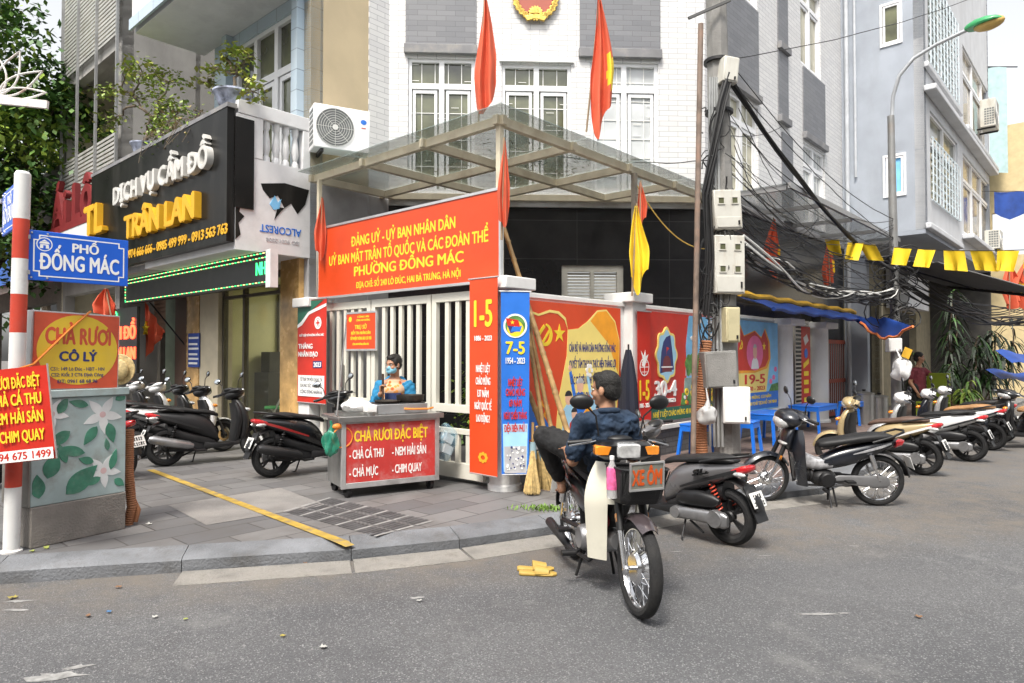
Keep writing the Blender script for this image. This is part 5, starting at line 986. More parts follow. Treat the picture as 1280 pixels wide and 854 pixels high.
def scooter(name, lab, rear, heading, body, lower=None, seat=None, group='parked motorbikes', R=.265, r=.05, steer=.35, cowl=None, apron=None, lean=None, spoke=5, spr=None, rimmat=None, tail=1.0, top=None, accent=None, scale=.9):
    r0_ = random.Random(lab); lean = r0_.uniform(.03, .1) if lean is None else lean; heading += r0_.uniform(-3, 3); steer += r0_.uniform(-.12, .1)
    WB = 1.26; loc, rz = place(rear, heading, WB * scale); b = thing(name, lab, 'motorbike', loc, rz, group); b.rotation_euler = (-lean, 0, rz); b.scale = (scale,) * 3
    lower = lower or M_bblk; seat = seat or M_seat; cowl = cowl or body; apron = apron or body; rimmat = rimmat or M_blk2; h = WB / 2; T = steerT(.46, .7, radians(26), steer)
    wheel(b, -h, R, r, R - .085, spoke, rimmat, None, .045); wheel(b, h, R, r * .95, R - .08, spoke, rimmat, T, .04, disc=.1)
    q = MB(); q.T = T; fender(q, h, R, R + .028, 10, 165, .072, .4); q.build('front_fender', apron, b)
    q = MB(); q.T = T
    for s in (-1, 1): q.tube([(h, s * .075, R), (h - .07, s * .075, R + .2), (h - .14, s * .055, R + .34)], [.02, .022, .018], 10)
    q.build('fork', M_blk2, b)
    # front apron shell and dark inner shield
    q = MB(); q.loftz([(.26, .38, .03, .1), (.34, .41, .06, .14), (.46, .44, .08, .175), (.6, .445, .085, .2), (.72, .42, .085, .205), (.82, .385, .075, .18), (.9, .35, .06, .12), (.94, .33, .04, .08)], 20, 2.3); q.build('front_apron', apron, b, sub=1)
    q = MB(); q.loftz([(.27, .3, .05, .12), (.4, .33, .05, .16), (.6, .36, .05, .19), (.75, .345, .05, .19), (.86, .315, .04, .15)], 16, 3); q.build('inner_shield', lower, b)
    q = MB(); q.loftx([(-.14, .12, .2, .34), (-.05, .16, .21, .31), (.15, .17, .22, .29), (.3, .16, .23, .3), (.38, .12, .24, .34)], 14, 4); q.build('floorboard', lower, b)
    # rear bodywork
    q = MB(); q.loftx([(-.86 * tail, .03, .735, .765), (-.8 * tail, .065, .69, .775), (-.66, .12, .61, .78), (-.48, .155, .53, .775), (-.28, .17, .44, .755), (-.1, .165, .36, .71), (.02, .14, .3, .58), (.08, .11, .28, .42)], 20, 2.6); q.build('body_panel', body, b, sub=1)
    q = MB(); q.loftx([(-.62, .1, .42, .6), (-.4, .12, .34, .5), (-.1, .13, .26, .4), (.02, .12, .24, .34)], 14, 3); q.build('lower_panel', lower, b)
    q = MB()
    for s in (-1, 1): q.sheet([[(-.78, s * .095, .705), (-.78, s * .087, .735)], [(-.6, s * .147, .64), (-.6, s * .148, .675)], [(-.4, s * .172, .57), (-.4, s * .174, .6)], [(-.2, s * .179, .5), (-.2, s * .18, .52)]], .006)
    q.build('side_trim', accent or M_blk2, b)
    q = MB(); q.loftx([(-.74, .06, .775, .8), (-.66, .105, .765, .835), (-.5, .13, .755, .845), (-.36, .14, .745, .83), (-.28, .14, .735, .8), (-.1, .14, .715, .79), (.02, .12, .69, .76), (.09, .07, .66, .71)], 20, 2.8); q.build('seat', seat, b, sub=1)
    q = MB(); q.tube([(-.42, .15, .77), (-.62, .14, .82), (-.8, .1, .85), (-.86, 0, .855), (-.8, -.1, .85), (-.62, -.14, .82), (-.42, -.15, .77)], .014, 10); q.build('grab_rail', M_bblk, b)
    q = MB(); q.loftx([(-.895 * tail, .03, .735, .765), (-.87 * tail, .075, .705, .775), (-.8 * tail, .095, .68, .765), (-.72 * tail, .1, .67, .74)], 16, 2.6); q.build('tail_light', M_rlens, b)
    q = MB()
    for s in (-1, 1): q.ell((-.8 * tail, s * .095, .69), (.07, .02, .022), 12, 8)
    q.build('rear_indicator', M_lens, b)
    q = MB(); fender(q, -h, R + .02, R + .09, 62, 165, .085, .3); q.build('rear_fender', M_bblk, b)
    q = MB(); q.obox((-.9, 0, .43), (.012, .17, .34), ry=.42); q.build('mud_flap', M_bblk, b); plate(b, -.925, .47, .42)
    # drive: left crankcase, air box; right muffler
    q = MB(); q.loftx([(-.7, .02, .2, .3, .14), (-.66, .04, .18, .33, .14), (-.5, .05, .2, .33, .14), (-.3, .05, .2, .32, .14), (-.12, .05, .19, .31, .14), (-.06, .03, .2, .28, .14)], 16, 3)
    q.lathe([(.001, 0), (.055, 0), (.06, .02), (.06, .06)], 20, (-.14, .2, .255), (0, -1, 0)); q.lathe([(.001, 0), (.075, 0), (.085, .02), (.085, .06)], 20, (-.58, .19, .262), (0, -1, 0)); q.build('crankcase', M_eng, b)
    q = MB(); q.loftx([(-.62, .02, .4, .44, .14), (-.56, .05, .36, .48, .14), (-.4, .055, .35, .5, .14), (-.22, .055, .34, .48, .14), (-.14, .03, .36, .42, .14)], 16, 2.6); q.build('air_box', M_bblk, b)
    q = MB(); q.loftx([(-.6, .1, .2, .4), (-.3, .11, .18, .42), (-.05, .1, .2, .36)], 12, 4); q.tube([(-.1, -.1, .2), (-.25, -.15, .2), (-.4, -.16, .27)], .018, 8); q.build('engine', M_blk2, b)
    q = MB(); q.tube([(-.3, -.17, .27), (-.36, -.17, .285), (-.6, -.175, .34), (-.84, -.175, .4), (-.88, -.175, .41)], [.03, .055, .062, .058, .035], 16); q.build('muffler', M_blk2 if spr is None else M_eng, b)
    for s in (-1, 1):
        q = MB(); q.tube([(-h, s * .11, R), (-.5, s * .12, .62)], .012, 8); q.build('shock_absorber', M_blk2, b); sp = MB(); spring(sp, (-h + .03, s * .11, R + .08), (-.52, s * .12, .57), .026, 7); sp.build('spring', M_redm if spr == 'red' else M_bblk, b)
    q = MB(); q.tube([(-.2, .1, .2), (-.22, .2, .02), (-.26, .24, .005)], .01, 8); q.tube([(-.25, .1, .18), (-.42, .13, .1)], .012, 8); q.build('stand', M_blk2, b)
    # steering head
    q = MB(); q.T = T; q.ell((.33, 0, 1.0), (.13, .175, .085), 20, 12, Euler((0, -.35, 0))); q.ell((.28, 0, 1.03), (.08, .24, .05), 16, 10); hb = q.build('handlebar_cowl', cowl, b)
    q = MB(); q.T = T; q.ell((.395, 0, .985), (.075, .125, .065), 18, 10, Euler((0, -.3, 0))); q.build('headlight', M_lens, hb)
    q = MB(); q.T = T; q.ell((.25, 0, 1.06), (.07, .11, .035), 14, 8); q.build('instrument_panel', M_bblk, hb)
    for s in (-1, 1):
        bar_end(hb, .2, .28, 1.03, s, T); mirror(hb, (.27, s * .18, 1.05), .1, .17, s, T)
        q = MB(); q.ell((.47, s * .14, .76), (.045, .06, .03), 12, 8, Euler((0, .3, s * -.5))); q.build('indicator', M_olens if spr != 'white' else M_lens, b)
    return b
def wing(q, zs, cx, depth, wd, s0, s1, th=.008, n=10):
    g = []
    for i, z in enumerate(zs):
        f = i / (len(zs) - 1); row = []
        for j in range(n + 1): s = s0 + (s1 - s0) * j / n; row.append((cx(f) - depth(f) * abs(s) ** 1.8, wd(f) * s, z))
        g.append(row)
    q.sheet(g, th)
def underbone(name, lab, rear, heading, body, shield, seat=None, group='parked motorbikes', steer=.4, lean=.06, dream=False, cowlm=None, accent=None, fend=None, scale=.92):
    WB = 1.22; R = .288; r = .034 if dream else .036; loc, rz = place(rear, heading, WB * scale); b = thing(name, lab, 'motorbike', loc, rz, group); b.rotation_euler = (-lean, 0, rz); b.scale = (scale,) * 3
    h = WB / 2; T = steerT(.4, .75, radians(26), steer); cowlm = cowlm or body; fend = fend or body; seat = seat or M_seat; accent = accent or pm('silver_decal', (.5, .5, .52), .3, .4, var=.4, scale=20)
    wheel(b, -h, R, r, R - .055, 'wire', M_chr, None, .06); wheel(b, h, R, r, R - .055, 'wire', M_chr, T, .082 if dream else .065)
    q = MB(); q.T = T; fender(q, h, R, R + .03, 56 if dream else 35, 150, .062, .55); q.build('front_fender', fend, b)
    q = MB(); q.T = T
    for s in (-1, 1):
        q.tube([(h + .0, s * .085, R), (h - .1, s * .085, R + .22)], .019, 10, m=0); q.tube([(h - .09, s * .085, R + .2), (h - .2, s * .07, R + .46)], .026, 10, m=1); q.ell((h, s * .085, R - .01), (.035, .018, .035), 12, 8, m=0)
        q.obox((h - .12, s * .1, R + .27), (.025, .012, .05), ry=-.4, m=2)
    q.build('fork', [M_chr, M_bblk, M_olens], b)
    # leg shields
    q = MB(); zl = [.24 + .0368 * i for i in range(18)]; tri = lambda f, a, b_, c_: a + (b_ - a) * min(1, f / .6) if f < .6 else b_ + (c_ - b_) * ((f - .6) / .4) ** 2
    CXf = lambda f: .31 + .05 * min(1, f / .6) - .02 * max(0, (f - .6) / .4) ** 2; DPf = lambda f: .118 - .02 * max(0, (f - .6) / .4) ** 2; WDf = lambda f: tri(f, .17, .222, .15)
    for s in (-1, 1): wing(q, zl, CXf, DPf, WDf, s * .45, s * 1.0, .014)
    wing(q, zl[10:], lambda f: CXf((10 + 7 * f) / 17), lambda f: DPf((10 + 7 * f) / 17), lambda f: WDf((10 + 7 * f) / 17), -.45, .45, .014, 12); q.build('leg_shield', shield, b, smooth=75)
    q = MB(); q.loftx([(.38, .06, .66, .86), (.3, .075, .52, .8), (.18, .075, .42, .6), (.05, .085, .4, .54), (-.1, .1, .42, .56)], 14, 3); q.build('center_tunnel', accent if not dream else M_bblk, b)
    if not dream: q = MB(); q.loftz([(.62, .37, .05, .09), (.7, .395, .06, .15), (.8, .38, .07, .16), (.88, .345, .06, .13), (.93, .32, .03, .08)], 18, 2.3); q.build('front_cowl', body, b, sub=1); q = MB(); q.ell((.42, 0, .71), (.045, .15, .03), 16, 8); q.build('front_indicator', M_lens, b)
    # rear body
    q = MB(); q.loftx([(-.84, .03, .72, .76), (-.74, .075, .66, .76), (-.56, .11, .57, .74), (-.36, .125, .47, .7), (-.16, .115, .42, .65), (.0, .09, .4, .56), (.1, .07, .4, .5)], 18, 2.6); q.build('body_panel', body, b, sub=1)
    q = MB()
    for s in (-1, 1): q.sheet([[(-.72, s * .093, .71), (-.72, s * .088, .73)], [(-.6, s * .12, .67), (-.6, s * .12, .7)], [(-.45, s * .134, .63), (-.45, s * .135, .655)], [(-.3, s * .138, .6), (-.3, s * .138, .605)]], .006)
    q.build('side_trim', accent, b)
    q = MB(); q.loftx([(-.78, .08, .76, .785), (-.72, .115, .75, .83), (-.55, .13, .735, .835), (-.36, .135, .715, .81), (-.2, .13, .69, .775), (-.04, .12, .66, .755), (.06, .08, .64, .72)], 20, 2.8); q.build('seat', seat, b, sub=1)
    q = MB(); q.tube([(-.5, .14, .735), (-.7, .145, .8), (-.84, .1, .85), (-.88, 0, .855), (-.84, -.1, .85), (-.7, -.145, .8), (-.5, -.14, .735)], .013, 10); q.build('grab_rail', M_bblk if not dream else M_chr, b)
    q = MB(); q.loftx([(-.88, .03, .72, .75), (-.85, .06, .68, .76), (-.78, .075, .66, .75)], 14, 2.6); q.build('tail_light', M_rlens, b)
    q = MB(); fender(q, -h, R, R + .06, 40, 172, .07, .45); q.build('rear_fender', M_bblk, b); plate(b, -.94, .5, .35)
    # engine, chain case, exhaust
    q = MB(); q.ell((-.02, 0, .31), (.15, .13, .1), 18, 10); q.lathe([(.05, 0), (.075, .03), (.075, .05), (.06, .06), (.075, .07), (.06, .085), (.075, .1), (.06, .115), (.07, .14), (.05, .2)], 18, (.08, 0, .33), (1, 0, .12)); q.build('engine', M_blk2 if not dream else M_eng, b)
    for s in (1, -1): q = MB(); q.lathe([(.001, 0), (.07, 0), (.085, .015), (.09, .05)], 22, (-.03, s * .165, .31), (0, -s, 0)); q.build('engine_cover', M_bblk if (s > 0 and not dream) else M_eng, b)
    q = MB(); q.loftx([(-.7, .01, .26, .32, .1), (-.67, .018, .225, .355, .1), (-.55, .02, .22, .36, .1), (-.3, .02, .25, .36, .1), (-.16, .018, .26, .36, .1), (-.12, .01, .28, .34, .1)], 16, 3); q.build('chain_case', pm('silver_grey_plastic', (.17, .17, .175), .4, .3), b)
    q = MB()
    for s in (-1, 1): q.tube([(-h - .03, s * .085, R), (-.1, s * .08, .34)], .018, 8)
    q.build('swing_arm', M_blk2, b)
    for s in (-1, 1):
        q = MB(); q.tube([(-h + .02, s * .115, R + .02), (-.48, s * .125, .6)], .014, 8); q.tube([(-.54, s * .12, .45), (-.49, s * .125, .6)], .03, 10); q.build('shock_absorber', M_chr, b)
        q = MB(); q.tube([(-.02, s * .13, .24), (.03, s * .22, .22)], .012, 8); q.tube([(.03, s * .2, .222), (.03, s * .3, .222)], .02, 10); q.obox((-.25, s * .2, .31), (.09, .1, .02)); q.bar((-.1, s * .11, .28), (-.25, s * .16, .31), .02); q.build('foot_peg', M_bblk, b)
    q = MB(); q.tube([(.16, -.06, .27), (.1, -.13, .19), (-.2, -.15, .18), (-.3, -.155, .19), (-.32, -.155, .195), (-.74, -.16, .25), (-.77, -.16, .255)], [.014, .014, .015, .018, .03, .036, .02], 14); q.build('muffler', M_blk2 if dream else M_eng, b)
    q = MB(); q.tube([(-.05, .1, .23), (-.06, .17, .03), (-.06, .19, .0)], .01, 8); q.tube([(-.1, .09, .22), (-.13, .14, .02)], .011, 8); q.tube([(-.1, -.09, .22), (-.13, -.14, .02)], .011, 8); q.build('stand', M_blk2, b)
    # steering head
    q = MB(); q.T = T
    if dream: q.loftz([(.895, .33, .06, .14), (.92, .335, .085, .185), (.985, .33, .085, .185), (1.005, .31, .065, .16), (1.012, .3, .05, .12)], 18, 4)
    else: q.ell((.37, 0, .985), (.14, .19, .1), 20, 12, Euler((0, -.25, 0))); q.ell((.28, 0, 1.02), (.08, .24, .05), 16, 10)
    hb = q.build('handlebar_cowl', cowlm, b)
    q = MB(); q.T = T
    if dream: q.loftx([(.36, .075, .91, 1.005), (.425, .078, .905, 1.0), (.435, .07, .915, .99)], 18, 6)
    else: q.ell((.445, 0, .955), (.08, .135, .08), 18, 10, Euler((0, -.4, 0)))
    q.build('headlight', M_lens, hb)
    if dream:
        for s in (-1, 1): q = MB(); q.T = T; q.loftx([(.33, .05, .925, .985, s * .155), (.4, .065, .925, .985, s * .15), (.412, .055, .93, .98, s * .15)], 14, 6); q.build('indicator', M_olens, hb)
    q = MB(); q.T = T; q.ell((.26, 0, 1.015 if dream else 1.05), (.05, .085, .022), 14, 8); q.build('instrument_panel', M_bblk, hb)
    for s in (-1, 1): bar_end(hb, .19, .27, 1.0 if dream else 1.02, s, T, -.07); mirror(hb, (.25, s * .14, 1.03), .1, .2, s, T, sz=(.03, .078, .05) if dream else (.02, .062, .045), fw=.02)
    return b
P_grey = paint('paint_warm_grey', (.15, .145, .15), metal=.4); P_black = paint('paint_black', (.006, .006, .007), var=.2, dirt=.0); P_navy = paint('paint_blue_black', (.008, .01, .016), dirt=.05); P_beige = paint('paint_gold_beige', (.48, .37, .2), metal=.25); P_white = paint('paint_pearl_white', (.72, .72, .72)); P_silver = paint('paint_silver', (.5, .5, .5), metal=.4); P_cream = paint('paint_ivory', (.72, .69, .58), rough=.35, dirt=.3); P_red = paint('paint_red', (.5, .03, .03)); P_plum = paint('paint_plum_grey', (.07, .055, .06), metal=.3)
M_seatbr = pm('seat_brown', (.1, .06, .045), .55, var=.2); M_seattan = pm('seat_tan', (.36, .19, .08), .6, var=.2)
# --- right kerb
front_bike = underbone('motorbike', 'black motorbike with ivory leg shields and front basket carrying the reclining man', gp(717, 697), 167, P_black, P_cream, scale=1.0, steer=-.02, lean=.03, dream=True, cowlm=P_black, fend=P_plum, group='motorbikes parked at the kerb')
RK = 'motorbikes parked at the kerb'
scooter('scooter', 'warm grey scooter with red rear spring parked just behind the ivory shielded motorbike', gp(914, 681), -40, P_grey, spr='red', group=RK, spoke=5, scale=.88)
gsc = [o for o in bpy.data.objects if o.get('label', '').startswith('warm grey scooter')][0]
q = MB(); q.text('SH', 0, 0, .09, .055, 0, 1, .03, italic=.35); q.text('mode', .085, .003, .085, .024, 0, 1, .02, italic=.35); q.v = [(-.4 - x,   .196 - .03 * y, .645 + z - x * -.22) for x, y, z in q.v]; q.build('lettering', M_bblk, gsc)
underbone('motorbike', 'blue black motorbike with wire wheels standing broadside between the grey and gold scooters', gp(1096, 632), -84, P_navy, P_navy, steer=.25, group=RK)
scooter('scooter', 'gold and white scooter with two tone brown seat behind the blue black motorbike', gp(1154, 594), -45, P_beige, seat=M_seatbr, group=RK, cowl=P_beige, accent=P_white)
scooter('scooter', 'white scooter with black seat next beyond the gold one', gp(1212, 577), -44, P_white, group=RK, cowl=P_white, lower=M_bblk, apron=P_silver)
scooter('scooter', 'white and blue scooter with tan seat, third from the wall end of the kerb row', gp(1238, 563), -45, P_white, seat=M_seattan, group=RK, accent=P_navy, apron=P_navy, lower=P_navy)
scooter('scooter', 'farthest white topped scooter of the kerb row, largely behind the tan seated one', gp(1252, 553), -46, P_silver, seat=M_seat, group=RK, cowl=P_white)
scooter('scooter', 'dark grey scooter with amber seat facing left at the right edge of the street', (at(1318, 500, 11.6).x, 11.6, 0), -92, P_black, seat=M_seattan, group=RK, steer=.3)
# --- left pavement
LKG = 'motorbikes on the left pavement'
scooter('scooter', 'black scooter with red tail trim parked between the food cart and the shop', gp(340, 597, PV), 46, P_black, group=LKG, accent=paint('paint_deep_red', (.25, .015, .015)), cowl=P_black)
scooter('scooter', 'matt black scooter with pale muffler parked in front of the shop glass', gp(207, 583, PV), 52, pm('matt_black_paint', (.009, .009, .01), .5), group=LKG, spr='white')
lrow = gp(207, 583, PV)
for i, (d, hd, body, lab, cw) in enumerate(((.95, 48, P_white, 'white and black scooter behind the matt black one', M_bblk), (1.75, 50, P_black, 'black scooter in front of the blue wall notice, behind the white one', P_black), (2.6, 46, P_silver, 'silver scooter standing under the hanging red flag', P_white), (3.5, 48, P_black, 'black scooter with white cowl farthest into the old shop front', P_white))):
    scooter('scooter', lab, (lrow.x - .743 * d, lrow.y + .669 * d, PV), hd, body, group=LKG, cowl=cw, apron=body, spr='white' if i % 2 else None, lower=M_bblk)
underbone('motorbike', 'dark motorbike with white rimmed wheel half hidden behind the painted cabinet', gp(150, 600, PV), -70, P_black, P_black, group=LKG, steer=.1)
scooter('scooter', 'dark scooter glimpsed behind the striped street sign post', gp(-20, 612, PV), 50, P_black, group=LKG)
# ================================================================ LEFT CORNER: STREET SIGN POST, CABINET, MENU BANNER, LOTUS LIGHT
M_pred = pm('post_red', (.5, .05, .025), .5, var=.1, dirt=.3, dcol=(.3, .2, .17)); M_pwh = pm('post_white', (.7, .7, .69), .55, var=.06, dirt=.55, dcol=(.36, .33, .3), dscale=5)
pb = gp(14, 690, PV); post = thing('sign_post', 'red and white striped street sign post at the left corner of the pavement', 'sign post', (pb.x, pb.y, PV))
post.rotation_euler = (0, radians(.9), 0)
zs = [0, .47, .75, 1.03, 1.31, 1.59, 1.87, 2.13, 2.42, 2.75]
for i in range(9):
    q = MB(); q.lathe([(.052, zs[i]), (.052, zs[i + 1] - .0005)], 20); q.build('stripe', M_pwh if i % 2 == 0 else M_pred, post)
q = MB(); q.lathe([(.052, 2.75), (.04, 2.77), (.001, 2.775)], 20); q.lathe([(.07, 0), (.07, .012), (.053, .02)], 20); q.build('cap', M_pwh, post)
M_sblue = pm('street_sign_blue', (.012, .11, .6), .4, var=.05)
def street_sign(lab, loc, rz, w, h, l1, l2):
    t = thing('street_sign', lab, 'street sign', loc, rz); q = MB(); q.box(0, w, -.008, .008, 0, h); q.build('panel', M_sblue, t, bevel=.004); A = Art(-.008); m = .03; k = .035
    def border(m, e): return [(m + k, m), (w - m - k, m), (w - m - k, m + k), (w - m, m + k), (w - m, h - m - k), (w - m - k, h - m - k), (w - m - k, h - m), (m + k, h - m), (m + k, h - m - k), (m, h - m - k), (m, m + k), (m + k, m + k)]
    A.poly(border(m, 0), M_pw).poly([(min(max(x, m + .009), w - m - .009) if True else x, min(max(z, m + .009), h - m - .009)) for x, z in border(m + .009, 0)], M_sblue)
    A.poly(disc(.1, h * .735, .052, 24), M_pw).poly(disc(.1, h * .735, .045, 24), M_sblue)
    for pts in ([(-.03, -.03), (.03, -.03), (.026, .0), (-.026, 0)], [(-.035, .004), (.035, .004), (.025, .02), (-.025, .02)], [(-.02, .022), (.02, .022), (.0, .036)]): A.poly([(.1 + x, h * .735 + z) for x, z in pts], M_pw)
    A.poly([(.092, h * .735 - .03), (.108, h * .735 - .03), (.108, h * .735 - .008), (.092, h * .735 - .008)], M_sblue)
    A.text(l1, w * .55, h * .63, w * .27, .065, M_pw, .035).text(l2, w * .5, h * .24, w * .8, .115, M_pw, .035); A.done(t); q = MB(); q.box(-.06, .01, -.02, .02, .04, .07); q.box(-.06, .01, -.02, .02, h - .07, h - .04); q.build('bracket', M_alu, t)
    q = MB()
    for x in (.02, .12): q.lathe([(.008, 0), (.006, .006), (.001, .007)], 8, (x, -.008, h - .02), (0, -1, 0)); q.lathe([(.008, 0), (.006, .006), (.001, .007)], 8, (x, -.008, .02), (0, -1, 0))
    q.build('bolt', M_alu, t); return t
sp = at(31, 351, 4.98)
street_sign('blue PHỐ ĐỐNG MÁC street sign on the striped post', (pb.x + .075, pb.y + .02, sp.z + .01), WA, .675, .37, 'PHỐ', 'ĐỐNG MÁC')
s2p = at(4, 296, 5.42); street_sign('second blue street sign seen edge on at the left of the striped post', (s2p.x, s2p.y, s2p.z), GA - .05, .56, .34, 'PHỐ', 'LÒ ĐÚC')
# painted utility cabinet
cl, cr_ = gp(38, 687, PV), gp(157, 661, PV); ca = atan2(cr_.y - cl.y, cr_.x - cl.x); cw = (cr_ - cl).length
cab = thing('utility_cabinet', 'utility cabinet painted with white flowers and green leaves on a concrete base', 'cabinet', (cl.x, cl.y, PV), ca)
M_cbase = pm('cabinet_concrete', (.23, .21, .19), .9, var=.2, scale=4, bump=.4, dirt=.55, dcol=(.12, .11, .1), dscale=3); M_cpaint = pm('cabinet_pale_paint', (.36, .45, .45), .7, var=.15, scale=5, dirt=.85, dcol=(.26, .26, .235), dscale=4.5); M_cside = pm('cabinet_grey', (.2, .19, .17), .7, dirt=.5)
q = MB(); q.box(0, cw, 0, .42, 0, .3); q.build('plinth', M_cbase, cab, bevel=.008); q = MB(); q.box(-.0, cw, .012, .42, .302, 1.1); q.build('body', [M_cpaint], cab, bevel=.006); q = MB(); q.box(-.012, -.001, .012, .42, .302, 1.1); q.build('side_panel', M_cside, cab)
q = MB(); q.box(-.015, cw + .015, -.01, .44, 1.102, 1.16); q.build('lid', M_cpaint, cab, bevel=.006)
M_pleaf = pm('painted_leaf_green', (.05, .2, .13), .65, var=.35, scale=9, dirt=.35, dcol=(.3, .35, .32), dscale=8); M_ppet = pm('painted_petal', (.66, .68, .68), .65, var=.15, scale=6, dirt=.3, dcol=(.45, .46, .46), dscale=8); M_ppink = pm('painted_pink', (.6, .42, .42), .7)
A = Art(.012); S2 = cw / .63
def lf(x, z, l, w_, a, m):
    a = radians(a); c_, s_ = cos(a), sin(a); pts = [(l * u, w_ * sin(pi * u ** .8)) for u in [i / 8 for i in range(9)]] + [(l * u, -w_ * sin(pi * u ** .8)) for u in [1 - i / 8 for i in range(1, 8)]]
    P = [(x * S2 + px * c_ - pz * s_, z + px * s_ + pz * c_) for px, pz in pts]; P = [(min(max(px, .01), cw - .01), min(max(pz, .34), 1.09)) for px, pz in P]; A.poly(P, m)
for fx, fz, s_ in ((.46, .95, 1), (.47, .5, .9), (.12, .98, .8)):
    for i in range(5): lf(fx, fz, .16 * s_, .035 * s_, 60 + i * 72, M_ppet)
    A.poly(disc(fx * S2, fz, .025, 10), M_ppink)
for a in ((.42, .86, .17, .04, 235), (.5, .88, .17, .04, -75), (.55, 1.06, .14, .035, 30), (.36, 1.03, .15, .03, 165), (.24, .84, .18, .045, 215), (.1, .5, .2, .06, 70), (.05, .36, .18, .05, 95), (.22, .36, .3, .075, 40), (.34, .66, .22, .04, 165), (.45, .45, .13, .03, 200), (.52, .5, .17, .03, 75), (.55, .42, .1, .03, -40), (.4, .58, .12, .03, 160), (.5, .66, .1, .02, 100), (.22, .6, .16, .03, 110), (.16, .98, .14, .035, 60)): lf(*a, M_pleaf)
A.done(cab)
# lightbox sign standing on the cabinet
M_lby = pm('lightbox_yellow', (.75, .52, .04), .4, var=.06, dirt=.2, dcol=(.55, .42, .2)); M_lbr = pm('lightbox_red', (.6, .09, .04), .4, var=.2, scale=5)
lx = thing('lightbox_sign', 'yellow and red CHẢ RƯƠI lightbox sign standing on the painted cabinet', 'sign', (cl.x + .0 * cos(ca), cl.y, PV + 1.162), ca); lx.rotation_euler = (0, radians(1.2), ca); LW, LH = cw - .06, .6
q = MB(); q.box(-.01, LW, .03, .15, 0, LH); q.build('box', M_alu, lx, bevel=.004); q = MB(); q.box(0.004, LW - .014, .018, .03, .012, LH - .012); q.build('face', M_lbr, lx); A = Art(.018)
A.poly(disc(LW / 2, .31, LW * .465, 40, .27), M_lby).text('CHẢ RƯƠI', LW / 2, .355, LW * .76, .12, M_lbr, .05, slant=0).text('CÔ LÝ', LW / 2, .225, LW * .44, .07, M_navy, .05)
for s_, z, ww, c_ in (('CS1: 149 Lò Đúc - HBT - HN', .15, .62, .026), ('CS2: Kiốt 3 CT6 Định Công', .105, .6, .026), ('ĐT: 0961 68 68 96', .055, .46, .026)): A.text(s_, LW / 2, z, LW * ww, c_, M_navy, .01)
A.done(lx)
q = MB(); q.tube([(LW * .62, .01, LH + .02), (LW * .4, .008, LH * .8), (0, .0, LH * .33), (-.15, -.1, .16)], .008, 6); tag(q.build('orange_strap', pm('orange_strap', (.7, .22, .03), .6), lx))
# menu banner tied to the post
mc = at(70, 573, 4.82); mt = at(57, 460, 4.82); ml = thing('menu_banner', 'red tilted menu banner with yellow dish names tied to the striped post', 'banner', (mc.x, mc.y - .0, mc.z), radians(2)); ml.rotation_euler = (0, radians(-6), radians(2))
q = MB(); g = [[(-.82 * i / 14, -.012 * sin(i * .6), .66 * j / 6) for j in range(7)] for i in range(15)]; q.sheet(g, .003); q.build('cloth', M_red, ml); A = Art(-.016)
A.poly([(-.815, .005), (-.004, .005), (-.004, .085), (-.815, .085)], M_pw)
for s_, z, ww in (('CHẢ RƯƠI ĐẶC BIỆT', .52, .42), ('CHẢ CÁ THU', .4, .35), ('NEM HẢI SẢN', .275, .36), ('CHIM QUAY', .145, .31)): A.text(s_, -.05 - ww / 2, z, ww, .075, M_yel, .035)
A.text('ĐT: 0394 675 1499', -.02 - .28, .02, .56, .05, M_red, .02); A.done(ml)
q = MB(); q.tube([(.005, 0, .0), (.0, 0, .67)], .006, 6); q.build('edge_rod', M_alu, ml)
# corrugated conduit beside the cabinet
def corrugated(name, lab, pts, r, mat, cat='conduit', pitch=.018):
    pts = [Vector(p) for p in pts]; o = []; rr = []
    tot = sum((b - a).length for a, b in zip(pts, pts[1:])); n = int(tot / pitch) * 4; 
    def pos(s):
        for a, b in zip(pts, pts[1:]):
            l = (b - a).length
            if s <= l or b is pts[-1]: return a + (b - a) * min(1, s / l)
            s -= l
    for i in range(n + 1): o.append(pos(tot * i / n)); rr.append(r * (1, 1.12, 1.12, 1)[i % 4])
    t = thing(name, lab, cat, pts[0]); q = MB(); q.tube([p - pts[0] for p in o], rr, 14); q.build('hose', mat, t); return t, q
M_oc = pm('orange_conduit', (.3, .125, .055), .6, var=.2, dirt=.4, dcol=(.2, .12, .08))
ob = gp(160, 656, PV)
q = MB()
t, _ = corrugated('corrugated_conduit', 'orange corrugated conduit standing beside the painted cabinet', [(ob.x, ob.y, PV), (ob.x + .03, ob.y, PV + .15), (ob.x - .0, ob.y, PV + .45), (ob.x - .01, ob.y + .02, PV + .8)], .036, M_oc)
q = MB(); q.tube([(.05, .02, .02), (.07, .03, .12), (.03, .03, .2)], .02, 10); q.build('stub', M_oc, t)
